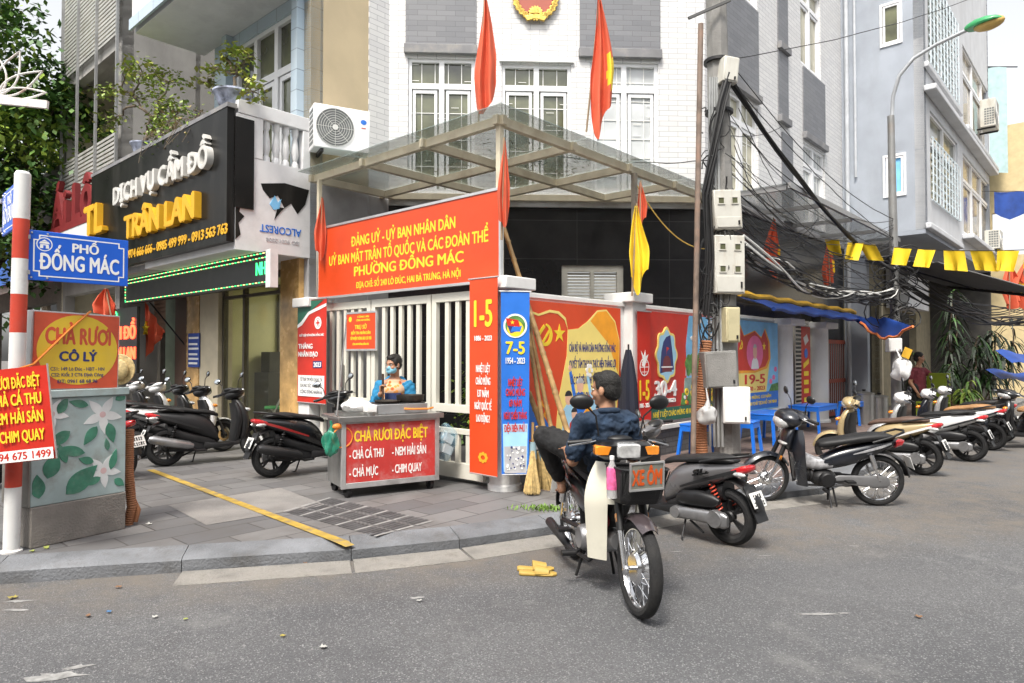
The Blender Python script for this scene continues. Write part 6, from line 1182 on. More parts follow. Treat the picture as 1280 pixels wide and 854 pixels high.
# lotus street light
lo_ = at(-2, 118, 5.2); lt = thing('lotus_light', 'white rusty lotus outline street decoration hung at the top left', 'street decoration', lo_, radians(5)); M_rw = pm('rusty_white_paint', (.75, .74, .72), .5, var=.08, dirt=.75, dcol=(.3, .12, .03), dscale=9)
for a, l, w_ in ((100, .36, .08), (66, .37, .075), (31, .37, .065), (4, .35, .045), (135, .36, .08)):
    a = radians(a); c_, s_ = cos(a), sin(a); P = [(l * u, w_ * sin(pi * u ** .75)) for u in [i / 12 for i in range(13)]] + [(l * u, -w_ * sin(pi * u ** .75)) for u in [1 - i / 12 for i in range(1, 12)]]
    q = MB(); q.tube([(px * c_ - pz * s_, 0, px * s_ + pz * c_) for px, pz in P],   .0075, 8, closed=True, cap=False); q.build('petal', M_rw, lt)
q = MB(); q.bar((-.9, 0, .02), (.36, 0, -.07), .03, .06); q.build('crossbar', M_rw, lt); q = MB(); q.tube([(-.88, .05, .3), (-.88, .05, -3.4)], .05, 12); q.build('pole', M_blk2, lt)
# straw hat on the cabinet side
sh = at(147, 462, 6.4); hat = thing('straw_hat', 'round straw hat hanging behind the painted cabinet', 'hat', sh); q = MB(); q.ell((0, 0, 0), (.1, .04, .1), 20, 10); q.lathe([(.14, 0), (.145, .006), (.1, .012)], 24, (0, .03, 0), (0, 1, 0)); q.build('weave', pm('straw', (.55, .42, .2), .8, var=.3, scale=40), hat)
# ================================================================ FOOD CART
f0 = gp(430, 623, PV); f1 = gp(540, 607, PV); cang = radians(31); cart = thing('food_cart', 'stainless steel food cart with red front panel on small castors', 'cart', (-1.69, 6.8, PV), cang); CW, CD = 1.06, .55
M_st = pm('cart_steel', (.45, .45, .44), .3, .85, var=.15, scale=4, dirt=.45, dcol=(.3, .27, .22), dscale=5)
q = MB(); q.box(.02, CW - .02, .012, CD, .1, .78); q.build('body', M_st, cart)
q = MB()
for a in ((0, .045, .095, .78), (CW - .045, CW, .095, .78)): q.box(a[0], a[1], -.008, .03, a[2], a[3])
q.box(.045, CW - .045, -.006, .03, .095, .15); q.box(.045, CW - .045, -.006, .03, .74, .78); q.build('frame', pm('galvanised', (.55, .55, .55), .4, .6, dirt=.5), cart, bevel=.003)
q = MB(); q.box(.047, CW - .047, .002, .012, .152, .738); q.build('front_panel', pm('cart_panel_red', (.5, .04, .035), .5, var=.12, dirt=.5, dcol=(.5, .4, .38), dscale=4), cart); A = Art(.002)
A.text('CHẢ RƯƠI ĐẶC BIỆT', CW / 2, .56, .8, .105, M_yel, .03)
for s_, x, z, ww in (('- CHẢ CÁ THU', .08, .39, .36), ('- NEM HẢI SẢN', .53, .39, .38), ('- CHẢ MỰC', .08, .21, .3), ('- CHIM QUAY', .53, .21, .33)): A.text(s_, x, z, ww, .085, M_pw, .03, align='l')
A.done(cart)
q = MB(); q.box(-.04, CW + .04, -.03, CD + .03, .782, .81); q.box(-.04, CW + .04, -.036, -.0305, .76, .812); q.build('counter_top', M_st, cart, bevel=.003)
for x, y in ((.08, .06), (CW - .08, .06), (.08, CD - .07), (CW - .08, CD - .07)):
    q = MB(); q.lathe([(.001, -.02), (.048, -.02), (.05, -.01), (.05, .01), (.048, .02), (.001, .02)], 18, (x, y, .05), (1, .2, 0)); q.bar((x - .028, y, .05), (x - .02, y, .098), .008, .04); q.bar((x + .028, y, .05), (x + .02, y, .098), .008, .04); q.build('castor', M_bblk, cart)
CT = Matrix.Translation((-1.69, 6.8, PV)) @ Matrix.Rotation(cang, 4, 'Z')
def oncart(x, y, z=.812): return CT @ Vector((x, y, z))
stv = thing('gas_stove', 'grey gas stove box on the right of the cart top', 'stove', oncart(.4, .1), cang); q = MB(); q.box(0, .57, 0, .36, 0, .1); q.build('box', pm('stove_grey', (.3, .31, .32), .45, .4, dirt=.3), stv, bevel=.005); q = MB(); q.box(.02, .55, .02, .34, .1005, .108); q.build('hob', M_blk2, stv); q = MB(); q.box(-.12, -.005, -.02, .1, .02, .1); q.build('control_box', M_white, stv, bevel=.006)
q = MB(); q.tube([(.3, -.01, .05), (.38, -.03, .045), (.56, -.03, .04), (.63, -.01, .05)], .01, 8); q.build('gas_hose', pm('orange_strap', (.7, .22, .03)), stv)
pan = thing('frying_pan', 'round black frying pan on the gas stove', 'pan', CT @ Vector((.84, .27, .921)), cang); q = MB(); q.lathe([(.001, 0), (.13, 0), (.145, .02), (.15, .065), (.152, .075), (.145, .075), (.13, .02), (.001, .018)], 28); q.build('bowl', pm('burnt_iron', (.03, .025, .02), .6, .3, dirt=.5), pan)
gr = thing('griddle', 'flat black griddle in front of the vendor', 'griddle', CT @ Vector((.58, .27, .921)), cang); q = MB(); q.lathe([(.001, 0), (.13, 0), (.14, .02), (.135, .024), (.12, .012), (.001, .012)], 24); q.build('plate', pm('burnt_iron', (.03, .025, .02)), gr)
tr = thing('steel_tray', 'shallow steel tray on the left of the cart top', 'tray', oncart(.06, .1), cang); q = MB(); q.box(0, .34, 0, .3, 0, .012); q.box(0, .34, -.012, 0, .0, .035); q.box(0, .34, .3, .312, 0, .035); q.box(-.012, 0, 0, .3, 0, .035); q.box(.34, .352, 0, .3, 0, .035); q.build('base', M_st, tr)
def blob_bag(q, c, r, seed, n=18, k=14, rough=.2):
    rnd = random.Random(seed); ph = [rnd.uniform(0, 6) for _ in range(6)]; R = []
    for i in range(k + 1):
        t = -pi / 2 + pi * i / k; row = []
        for j in range(n):
            a = 2 * pi * j / n; w_ = 1 + rough * (sin(3 * a + ph[0] + 2 * t) + .6 * sin(5 * a + ph[1] - 3 * t) + .5 * sin(4 * t + ph[2])); row.append((c[0] + r[0] * max(cos(t), .03) * cos(a) * w_, c[1] + r[1] * max(cos(t), .03) * sin(a) * w_, c[2] + r[2] * sin(t) * (1 + rough * .3 * sin(2 * a + ph[3]))))
        R.append(row)
    q.rings(R)
fb = thing('foil_bundle', 'white plastic wrapped food bundle on the steel tray', 'food bundle', CT @ Vector((.22, .25, .905)), cang); q = MB(); blob_bag(q, (0, 0, 0), (.14, .1, .075), 3); q.build('wrap', pm('white_plastic_bag', (.72, .72, .72), .3, var=.1), fb)
tg = thing('tongs', 'pair of pale tongs resting on the cart top between the tray and the stove', 'tongs', oncart(.37, .16), cang); q = MB()
for s_ in (-1, 1): q.bar((0, .02 * s_, .02), (-.1, .1 + .01 * s_, .15), .012, .004)
q.build('arm', M_white, tg)
bw = thing('sauce_bowl', 'small steel sauce bowl at the front edge of the cart top', 'bowl', oncart(.3, .0, .812), cang); q = MB(); q.lathe([(.001, 0), (.035, 0), (.055, .035), (.058, .04), (.05, .038), (.001, .012)], 20); q.build('shell', M_st, bw)
M_gbag = glass('green_bag', (.02, .24, .15), .72, .3); gb = thing('plastic_bag', 'green plastic bag hanging at the left corner of the cart', 'bag', CT @ Vector((-.1, .03, .66)), cang); q = MB(); blob_bag(q, (0, 0, -.1), (.075, .06, .13), 5, rough=.3); q.tube([(0, 0, .0), (.01, 0, .06), (.0, 0, .12)], [.04, .016, .012], 8); q.build('bag_body', M_gbag, gb)
q = MB(); q.torus((.11, -.03, -.05), .1, .007, (0, 1, 0), 24, 6); q.ell((.06, -.02, .06), (.05, .03, .03)); q.build('orange_cord', pm('orange_strap', (.7, .22, .03)), gb)
cbg = thing('plastic_bag', 'clear blue tinted bag of white boxes hanging at the right side of the cart', 'bag', CT @ Vector((CW + .1, .1, .6)), cang); q = MB(); blob_bag(q, (.02, 0, -.12), (.12, .1, .2), 8); q.build('bag_body', glass('clear_blue_bag', (.35, .6, .75), .25, .2), cbg); q = MB(); q.obox((.02, 0, -.2), (.13, .1, .09), rz=.3, ry=.4); q.obox((.04, .01, -.08), (.12, .1, .09), rz=.2, ry=.5); q.build('white_box', M_white, cbg)
rod = thing('metal_rod', 'thin metal rod slanting from the cart up to the notice on the gate', 'rod', CT @ Vector((-.02, .1, .82))); e = at(433, 400, 8.2) - Vector(rod.location); q = MB(); q.tube([(0, 0, 0), tuple(e)], .008, 8); q.build('shaft', pm('dull_rod', (.2, .2, .2), .5, .5), rod)
# ================================================================ UTILITY POLE, BOXES, CABLES
M_pole = pm('pole_concrete', (.23, .225, .215), .9, var=.25, scale=3, bump=.4, dirt=.6, dcol=(.1, .095, .085), dscale=2.5, streak=.3)
up0 = Vector((2.94, 9.35, PV)); up = thing('utility_pole', 'grey concrete utility pole covered in meter boxes and black cables', 'utility pole', up0); TOPD = Vector((-.16, 0, 8.5))
q = MB(); R = []
for i in range(9):
    f = i / 8; w_ = .18 - .055 * f; c_ = TOPD * f; R.append([(c_.x + w_ * cos(UA + pi / 4 + k * pi / 4) * (1.05 if k % 2 == 0 else 1), c_.y + w_ * sin(UA + pi / 4 + k * pi / 4) * (1.05 if k % 2 == 0 else 1), c_.z) for k in range(8)])
q.rings(R); q.build('shaft', M_pole, up, smooth=20)
def pole_at(z): return up0 + TOPD * ((z - PV) / 8.5)
for z in (2.2, 3.6, 4.9, 5.6): q = MB(); c_ = pole_at(z) - up0; q.lathe([(.185, -.02), (.19, -.02), (.19, .02), (.185, .02)], 20, c_); q.build('steel_band', M_blk2, up)
q = MB(); c_ = pole_at(6.05) - up0; q.bar(c_ + Vector((-.45, -.22, .05)), c_ + Vector((.12, -.22, .3)), .035); q.build('cross_arm', pm('dark_steel', (.1, .1, .1), .7, .3), up)
q = MB()
for k in range(4): q.tube([(-.12 - .05 * k, -.17 + .02 * k, .2), (-.14 - .045 * k, -.16 + .02 * k, 3.2), (-.16 - .03 * k, -.14, 5.2)], .018, 8)
q.build('grey_conduit', pm('grey_conduit', (.3, .31, .31), .5), up)
def boxt(lab, px, py0, py1, w_, d, mat, yaw, tilt=0, wins=0, name='meter_box', depth=9.08, door=True):
    pbm = at(px, py1, depth); h = at(px, py0, depth).z - pbm.z; t = thing(name, lab, 'meter box', pbm, yaw); t.rotation_euler = (0, tilt, yaw); q = MB(); q.box(-w_ / 2, w_ / 2, 0, d, 0, h); q.build('case', mat, t, bevel=.012)
    if door: q = MB(); q.box(-w_ / 2 + .02, w_ / 2 - .02, -.012, -.001, .02, h - .02 if not wins else h * .3); q.build('door', mat, t, bevel=.005); q = MB(); q.box(w_ / 2 - .07, w_ / 2 - .05, -.03, -.0125, h * .1, h * .2); q.build('latch', M_blk2, t)
    for i in range(wins):
        cx = (-.25 + .5 * (i % 2)) * w_; cz = h * (.8 - .38 * (i // 2)) if wins > 2 else h * .72; s_ = .05
        q = MB(); q.box(cx - s_, cx + s_, -.012, 0, cz - s_, cz - s_ + .012); q.box(cx - s_, cx + s_, -.012, 0, cz + s_ - .012, cz + s_); q.box(cx - s_, cx - s_ + .012, -.012, 0, cz - s_ + .012, cz + s_ - .012); q.box(cx + s_ - .012, cx + s_, -.012, 0, cz - s_ + .012, cz + s_ - .012); q.build('window_frame', mat, t); q = MB(); q.box(cx - s_ + .012, cx + s_ - .012, -.004, -.001, cz - s_ + .012, cz + s_ - .012); q.build('window', M_pane, t)
    return t
M_mb = pm('meter_box_grey', (.55, .54, .49), .55, var=.08, scale=5, dirt=.55, dcol=(.3, .2, .1), dscale=5, streak=.35); M_mbb = pm('meter_box_beige', (.5, .45, .28), .55, var=.1, dirt=.3); M_mbw = pm('meter_box_white', (.72, .72, .71), .45, var=.05, dirt=.3)
boxt('uppermost small grey box high on the utility pole', 913, 70, 102, .22, .2, M_mb, radians(12), .1)
boxt('grey meter box with two windows, above the four windowed one', 912, 237, 286, .39, .2, M_mb, radians(10), -.06, 2)
boxt('large grey meter box with four windows on the utility pole', 913, 294, 367, .42, .22, M_mb, radians(8), 0, 4)
boxt('narrow beige box on the utility pole below the windowed meter boxes', 917, 384, 428, .21, .16, M_mbb, radians(15))
boxt('weathered concrete coloured junction box tilted on the utility pole', 903, 439, 485, .44, .2, M_pole, radians(8), -.05, name='junction_box', depth=8.98)
boxt('clean white metal box lowest on the utility pole', 921, 484, 530, .34, .2, M_mbw, radians(-14), 0, name='junction_box', depth=8.92)
cp = gp(884, 585, PV); t, _ = corrugated('corrugated_conduit', 'orange corrugated conduit rising along the utility pole', [(2.52, 9.1, PV), (2.5, 9.12, .8), (2.56, 9.12, 1.35), (2.6, 9.15, 1.75)], .075, M_oc, pitch=.032)
gbp = at(884, 500, 8.9); t = thing('plastic_bag', 'grey knotted plastic bag hanging from the utility pole', 'bag', gbp); q = MB(); blob_bag(q, (0, 0, -.2), (.13, .08, .12), 15, rough=.2); q.tube([(0, 0, -.1), (.01, 0, .0), (0, .05, .15)], [.05, .015, .008], 8); q.build('bag_body', pm('grey_plastic_bag', (.42, .42, .42), .35), t)
rp0 = gp(866, 584, PV); rp1 = at(876, 30, rp0.y); t = thing('iron_pole', 'thin rusty iron pole standing just left of the utility pole', 'pole', rp0); q = MB(); q.tube([(0, 0, 0), tuple(rp1 - rp0)], .035, 10); q.build('shaft', pm('rusty_pole', (.2, .15, .12), .8, var=.4, scale=6, dirt=.5, dcol=(.25, .1, .05)), t)
M_cab = pm('black_cable', (.015, .015, .016), .5); M_wcab = pm('white_cable', (.65, .65, .63), .5)
def cat(a, b, sag, n=16, jit=0, rnd=random):
    a = Vector(a); b = Vector(b); return [a + (b - a) * (i / n) + Vector((rnd.uniform(-jit, jit), rnd.uniform(-jit, jit), -4 * sag * (i / n) * (1 - i / n) + rnd.uniform(-jit, jit))) for i in range(n + 1)]
def bundle(name, lab, pts, n, spread, r, seed, mat=M_cab, cat_='cable bundle', group=None):
    rnd = random.Random(seed); q = MB(); t = thing(name, lab, cat_, pts[0], 0, group); o = Vector(pts[0])
    for k in range(n):
        ph, fr, am = rnd.uniform(0, 6), rnd.uniform(.2, .9), rnd.uniform(.2, 1) * spread; L_ = len(pts)
        q.tube([Vector(p) - o + Vector((am * sin(ph + i * fr), am * .6 * cos(ph + i * fr), am * cos(ph * 2 + i * fr * .8))) for i, p in enumerate(pts)], r * rnd.uniform(.7, 1.2), 6)
    q.build('cable', mat, t); return t
lampb = AB(10.06, -1.5, PV); LPX = lampb
hub = pole_at(5.3) + Vector((.05, -.25, 0)); lz = lambda z: Vector((lampb.x, lampb.y, z))
bundle('cable_bundle', 'thick black cable bundle running down the left face of the utility pole', [hub, hub + Vector((-.1, -.02, -.4)), hub + Vector((-.2, .0, -1.0)), hub + Vector((-.3, 0, -1.6)), hub + Vector((-.25, 0, -2.4)), hub + Vector((-.3, 0, -3.2))], 12, .06, .016, 1)
bundle('cable_bundle', 'thick black cable bundle sagging from the utility pole to the lamp post', cat(hub, lz(3.25), .35, 14), 7, .035, .018, 2)
bundle('cable_bundle', 'lower dense band of black cables between meter boxes and lamp post', cat(pole_at(3.0) + Vector((.2, -.2, 0)), lz(2.75), .28, 22), 18, .13, .011, 3)
bundle('cable_bundle', 'white cables looping through the dark cable band', cat(pole_at(3.1) + Vector((.2, -.2, 0)), lz(2.9), .42, 22), 5, .12, .014, 4, M_wcab)
bundle('cable_bundle', 'cables draped from the lamp post towards the right edge of the street', cat(lz(3.1), at(1330, 390, 15.5), .5, 18), 10, .12, .014, 5)
bundle('cable_bundle', 'upper slack cables from the lamp post past the bunting to the right', cat(lz(3.5), at(1330, 360, 17), .8, 18), 8, .14, .011, 6)
for i, (a, b, s_) in enumerate(((hub, lz(3.9), .2), (hub + Vector((.1, 0, .1)), lz(4.3), .3), (pole_at(4.4), AB(9, RB - .1, 4.2), .15), (pole_at(4.2), AB(11, RB - .1, 4.3), .2), (pole_at(4.6), AB(8, RB - .1, 6), .1), (pole_at(5.6), at(1300, -40, 16), .25), (pole_at(4.25), AB(1.8, 1.5, 4.5), .12), (pole_at(3.8), lz(3.4), .3), (pole_at(3.6), lz(3.0), .5), (pole_at(4), lz(3.6), .45))):
    q = MB(); o = Vector(a); q.tube([p - o for p in cat(a, b, s_, 16, .008)], .007 if i < 8 else .01, 6); tag(q.build('overhead_wire', M_cab, loc=o), 'single thin black wire strung from the utility pole', 'wire', 'overhead wires')
rnd = random.Random(51)
for i in range(24):
    a = pole_at(rnd.uniform(2.8, 5.0)) + Vector((rnd.uniform(-.1, .25), -.22, 0)); b = lz(rnd.uniform(2.6, 4.4)) if i % 3 else AB(rnd.uniform(6.5, 11.5), RB - rnd.uniform(.1, 1.2), rnd.uniform(3.9, 4.3)); q = MB(); o = Vector(a); q.tube([p - o for p in cat(a, b, rnd.uniform(.1, .6), 16, .012, rnd)], rnd.uniform(.0045, .008), 6); tag(q.build('overhead_wire', M_cab, loc=o), 'single thin black wire strung from the utility pole', 'wire', 'overhead wires')
q = MB(); a, b = AB(2.62, -.05, 3.9), pole_at(3.0) + Vector((-.2, -.1, 0)); q.tube([p - a for p in cat(a, b, .25, 14)], .008, 6); tag(q.build('overhead_wire', pm('ochre_cable', (.4, .26, .05), .6), loc=a), 'ochre yellow wire drooping from the wooden canopy post to the utility pole', 'wire', 'overhead wires')
rnd = random.Random(31); q = MB()
for k in range(26):
    c_ = pole_at(rnd.uniform(1.9, 4.9)) + Vector((rnd.uniform(-.32, -.05), -.22, 0)); R_ = rnd.uniform(.06, .2); a0 = rnd.uniform(0, 6); n = 14
    q.tube([c_ - up0 + Vector((R_ * .7 * cos(a0 + i * .42), -.04 * sin(i) - .02 * k / 26, R_ * sin(a0 + i * .42) * 1.5 - .02 * i)) for i in range(n)], rnd.uniform(.006, .012), 6)
q.build('cable_loop', M_cab, up)
rnd = random.Random(77); q = MB()
for k in range(22):
    c_ = lz(rnd.uniform(2.3, 3.6)) + Vector((rnd.uniform(-.35, .2), -.12, 0)); R_ = rnd.uniform(.12, .35); a0 = rnd.uniform(0, 6); q.tube([c_ + Vector((R_ * cos(a0 + i * .45), -.05 * sin(i), R_ * .8 * sin(a0 + i * .45) - .02 * i)) - lz(PV) for i in range(14)], rnd.uniform(.007, .014), 6)
# ================================================================ LAMP POST, BUNTING, FLAGS
lamp_t = thing('street_lamp', 'tall grey street lamp with a curved arm and green lamp head', 'street lamp', lampb)
q2 = q; q2.build('cable_loop', M_cab, lamp_t)
M_galv = pm('galvanised_pole', (.25, .25, .245), .5, .5, var=.12, dirt=.3, dcol=(.25, .16, .1))
topz = at(1115, 145, lampb.y).z; q = MB(); q.tube([(0, 0, 0), (-.02, 0, 3), (-.05, 0, topz - PV)], [.1, .085, .065], 14); q.build('pole', M_galv, lamp_t)
arm = [at(px, py, lampb.y - dy) - lampb for px, py, dy in ((1115, 150, 0), (1116, 122, .05), (1124, 95, .15), (1142, 73, .35), (1170, 56, .6), (1208, 38, 1.0))]
q = MB(); q.tube(arm, .036, 12); q.build('curved_arm', pm('pale_steel', (.5, .52, .54), .4, .4), lamp_t)
hd = arm[-1]; hd2 = at(1254, 22, lampb.y - 1.5) - lampb; dv = (hd2 - hd); q = MB(); x_, y_, d_ = basis(dv); RR = []
for f, w_, h_ in ((0, .09, .07), (.08, .12, .1), (.3, .17, .13), (.6, .2, .12), (.85, .17, .08), (1, .06, .03)):
    c_ = hd + dv * f; up_ = Vector((0, 0, 1)); sd = dv.cross(up_).normalized(); RR.append([tuple(c_ + sd * (w_ * cos(t)) + up_ * (h_ * max(sin(t), -.25))) for t in [2 * pi * k / 16 for k in range(16)]])
q.rings(RR); q.build('lamp_head', pm('lamp_green', (.03, .3, .1), .4, coat=.4), lamp_t)
q = MB(); q.ell(hd + dv * .62 + Vector((0, 0, -.02)), (.14, .26, .12), 16, 8, Euler((0, 0, atan2(dv.y, dv.x) - pi / 2))); q.build('lamp_lens', pm('amber_lamp_lens', (.6, .4, .12), .2, var=.2), lamp_t)
boxt('small grey control box low on the lamp post', 1120, 423, 440, .26, .16, M_mbw, 0, depth=lampb.y - .15)
bt = thing('bunting', 'string of plain yellow square flags across the right side of the street', 'bunting', at(1028, 297, 12.9)); b0_ = at(1028, 297, 12.9); b1_ = at(1330, 310, 9.2); M_bun = pm('bunting_yellow', (.85, .58, .02), .6, var=.05)
def bpos(f): return b0_ + (b1_ - b0_) * f + Vector((0, 0, -.12 * 4 * f * (1 - f)))
q = MB(); q.tube([bpos(i / 24) - b0_ for i in range(25)], .006, 6); q.build('string', M_cab, bt); bd = (b1_ - b0_).normalized()
for k, px in enumerate((1041, 1071, 1085, 1130, 1160, 1194, 1228, 1262, 1300)):
    lo2, hi2 = 0., 1.
    for _ in range(40):
        f = (lo2 + hi2) / 2; p = bpos(f); X_ = 640 + FPX * p.x / p.y; lo2, hi2 = (f, hi2) if X_ < px else (lo2, f)
    c_ = bpos(f) - b0_; r_ = random.Random(k); w_, h_ = .33, .3; tw = r_.uniform(-.7, .7); w_ *= r_.uniform(.9, 1.06); h_ *= r_.uniform(.9, 1.08); nrm = Vector((-bd.y, bd.x, 0)); g = [[c_ + bd * ((i / 6 - .5) * w_ * (1 - .06 * v)) + Vector((0, 0, -h_ * v)) + nrm * (.05 * v * sin(i * (.8 + .12 * k) + k) + tw * v * .16) + bd * (tw * .09 * v) for v in (0, .25, .5, .75, 1)] for i in range(7)]
    q = MB(); q.sheet(g, .002); q.build('pennant', M_bun, bt)
M_flag = pm('flag_red_cloth', (.6, .1, .045), .75, var=.14, scale=3); M_flagy = pm('flag_yellow_cloth', (.85, .6, .03), .7)
def flag(lab, base, tip, drop, w_, seed, cloth=M_flag, star_=True, taper=.55, att=.97, pole=True, pr=.013, name='flag', yellow_side=0):
    base = Vector(base); tip = Vector(tip); t = thing(name, lab, 'flag', base); rnd = random.Random(seed)
    if pole: q = MB(); q.tube([(0, 0, 0), tuple(tip - base)], pr, 8); q.build('pole', pm('flag_pole', (.3, .22, .14), .6), t)
    o = base + (tip - base) * att - base; q = MB(); g = []; ph = rnd.uniform(0, 6); N = 22; bias = rnd.uniform(-.15, .15)
    for i in range(N + 1):
        u = i / N; row = []
        for j in range(15):
            v = j / 14; wid = w_ * (.12 + .88 * min(1, v * 1.5)) * (1 - .25 * max(0, v - .7) * 2); L_ = drop * (1 - .3 * abs(u - .45 + bias) ** 1.2 * 1.6) + .05 * drop * sin(u * 9 + ph)
            row.append((o.x + (u - .5) * wid + .05 * w_ * sin(5 * v + ph) + bias * w_ * v, o.y + w_ * .22 * sin(u * 13 + ph + v) * (.35 + .65 * v), o.z - L_ * v))
        g.append(row)
    mats = [cloth, M_flagy] if star_ else [cloth]; q.sheet(g, .002)
    if star_:
        for fi, f in enumerate(q.f):
            c_ = sum((Vector(q.v[i]) for i in f), Vector()) / len(f); uu = (c_.x - o.x) / w_ + .5; vv = (o.z - c_.z) / drop
            if .42 < vv < .66 and (uu > .8): q.m[fi] = 1
    q.build('cloth', mats, t); return t
flag('tall red flag hanging left of the middle window above the canopy', at(598, 155, 9.0), at(606, -6, 9.0), 1.6, .3, 1, star_=False)
flag('tall red flag with a yellow star edge right of the emblem above the canopy', at(733, 165, 9.2), at(750, -8, 9.0), 1.85, .32, 2)
flag('red flag drooping beside the corner post at the right end of the orange signboard', at(627, 300, 7.0), at(630, 172, 6.95), .92, .13, 3, star_=False)
flag('small red flag at the left end of the orange signboard', at(402, 300, 9.35), at(402, 246, 9.3), .85, .17, 4, star_=False)
flag('yellow flag hanging on the wooden canopy post above the square pillar', at(790, 370, 8.85), at(796, 254, 8.8), 1.12, .26, 5, M_flagy, False)
flag('small red flag on the wooden canopy post behind the yellow one', at(800, 300, 9.0), at(801, 226, 9.0), .6, .14, 6, star_=False)
flag('red flag with yellow top under the glass awning right of the meter boxes', at(972, 352, 12.6), at(967, 272, 12.4), 1.05, .3, 7, star_=True)
flag('red flag farther along the awning behind the bunting', at(1038, 362, 14), at(1035, 298, 14), 1.0, .26, 8)
sfp = AB(-.5, on_a(193, 410, -.5)[0]); t = thing('flag', 'large red star flag hanging in front of the old shop shutter', 'flag', at(205, 430, sfp.y)); q = MB(); A0_ = at(181, 378, sfp.y); B0_ = at(180, 452, sfp.y); C0_ = at(206, 416, sfp.y); o = Vector(t.location)
g = [[(A0_ + (C0_ - A0_) * (i / 12)) * (1 - v) + (A0_ + (B0_ - A0_) * 1) * v * (1 - i / 12) + C0_ * v * (i / 12) - o + Vector((0, .05 * sin(i * 1.3 + v * 2), 0)) for v in [j / 10 for j in range(11)]] for i in range(13)]
q.sheet(g, .002); q.build('cloth', M_flag, t); q = MB(); q.prism(star(0, 0, .13), -.07, .06); st_ = at(184, 411, sfp.y) - o; q.v = [(x * .5 + st_.x, y + st_.y, z + st_.z) for x, y, z in q.v]; q.build('star', M_flagy, t); q = MB(); q.tube([A0_ - o + Vector((0, .02, .1)), C0_ - o + Vector((.35, .25, -.35))], .014, 8); q.build('pole', M_blk2, t)
flag('folded red flag hanging under the red shop sign', at(140, 400, 11.5), at(132, 360, 11.5), .5, .4, 9, star_=False)
for i, (px, lab) in enumerate(((1262, 'red flag with yellow star left of the pair behind the bunting at the far right'), (1280, 'rightmost red flag behind the bunting at the edge of the street'))): flag(lab, at(px, 400, 15), at(px, 328, 15), 1.0, .5, 40 + i)
# ================================================================ AIR CONDITIONERS
def aircon(lab, loc, rz, w_=.85, h_=.6, d=.32, group='outdoor air conditioning units', mat=None):
    t = thing('air_conditioner', lab, 'air conditioner', loc, rz, group); q = MB(); q.box(-w_ / 2, w_ / 2, 0, d, 0, h_); q.build('case', mat or M_upvc, t, bevel=.015)
    cx = -w_ * .13; q = MB(); q.prism(disc(cx, h_ / 2, h_ * .43, 32), -.004, 0); q.build('fan_opening', pm('fan_dark', (.16, .17, .17), .5), t); q = MB()
    for r_ in range(1, 9): q.torus((cx, -.012, h_ / 2), h_ * .43 * r_ / 8, .0035, (0, 1, 0), 32, 5)
    for k in range(8): a = k * pi / 4; q.bar((cx, -.012, h_ / 2), (cx + h_ * .43 * cos(a), -.012, h_ / 2 + h_ * .43 * sin(a)), .005)
    q.prism(disc(cx, h_ / 2, .04, 16), -.02, -.005); q.build('fan_grille', pm('grille_pale', (.62, .62, .6), .5), t)
    q = MB()
    for i in range(4):
        for j in range(7): q.box(-w_ / 2 - .003, -w_ / 2, .04 + i * .065, .09 + i * .065, .06 + j * .075, .11 + j * .075)
    q.build('side_vent', pm('fan_dark', (.16, .17, .17)), t); q = MB(); q.prism(disc(w_ * .38, h_ * .72, .045, 12, .035), -.004, 0); q.build('badge', M_blue, t); q = MB(); q.box(w_ * .34, w_ * .42, -.004, 0, h_ * .57, h_ * .59); q.build('mark', M_red, t)
    q = MB()
    for x in (-w_ * .35, w_ * .35): q.box(x - .02, x + .02, .02, d + .1, -.05, -.001)
    q.build('bracket', M_blk2, t); return t
ac = at(428, 188, 9.65); aircon('white air conditioner on the beige party wall above the canopy left end', (ac.x, ac.y, ac.z), WA - .35, .8, .62)
ac = at(1247, 160, 21.0); aircon('upper air conditioner on the far end of the blue grey house', (ac.x, ac.y, ac.z), WA, .8, .85, .4, mat=M_mb); ac = at(1252, 312, 21.5); aircon('lower air conditioner at the right above the bunting', (ac.x, ac.y, ac.z), WA, .7, .6, .4, mat=M_mb)
# ================================================================ BAMBOO, BROOMS, PARASOL
M_bam = pm('bamboo', (.34, .21, .085), .5, var=.3, scale=10, dirt=.4, dcol=(.2, .13, .06), dscale=6)
def bamboo(lab, a, b, r, ground=True):
    a = Vector(a); b = Vector(b)
    if ground: b = a + (b - a) * ((a.z - PV) / (a.z - b.z))
    t = thing('bamboo_pole', lab, 'bamboo pole', b, 0, 'bamboo poles leaning on the corner pillar'); L_ = (a - b).length; n = int(L_ / .02); pts = []; rr = []
    for i in range(n + 1): pts.append((a - b) * (i / n)); rr.append(r * 1.2 * (1 - .25 * i / n) * (1.22 if (i % 11) == 0 else 1))
    q = MB(); q.tube(pts, rr, 10); q.build('culm', M_bam, t)
bamboo('longest bamboo pole crossing in front of the hammer and sickle', at(629, 282, 7.62), at(711, 545, 7.1), .028); bamboo('bamboo pole just right of the blue banner, steepest of the leaning set', at(650, 352, 7.5), at(681, 545, 7.3), .022); bamboo('third bamboo pole running through the blue corner of the board', at(656, 378, 7.55), at(691, 545, 7.32), .022); bamboo('short bamboo stake low behind the brooms', at(661, 490, 7.45), at(685, 555, 7.4), .03)
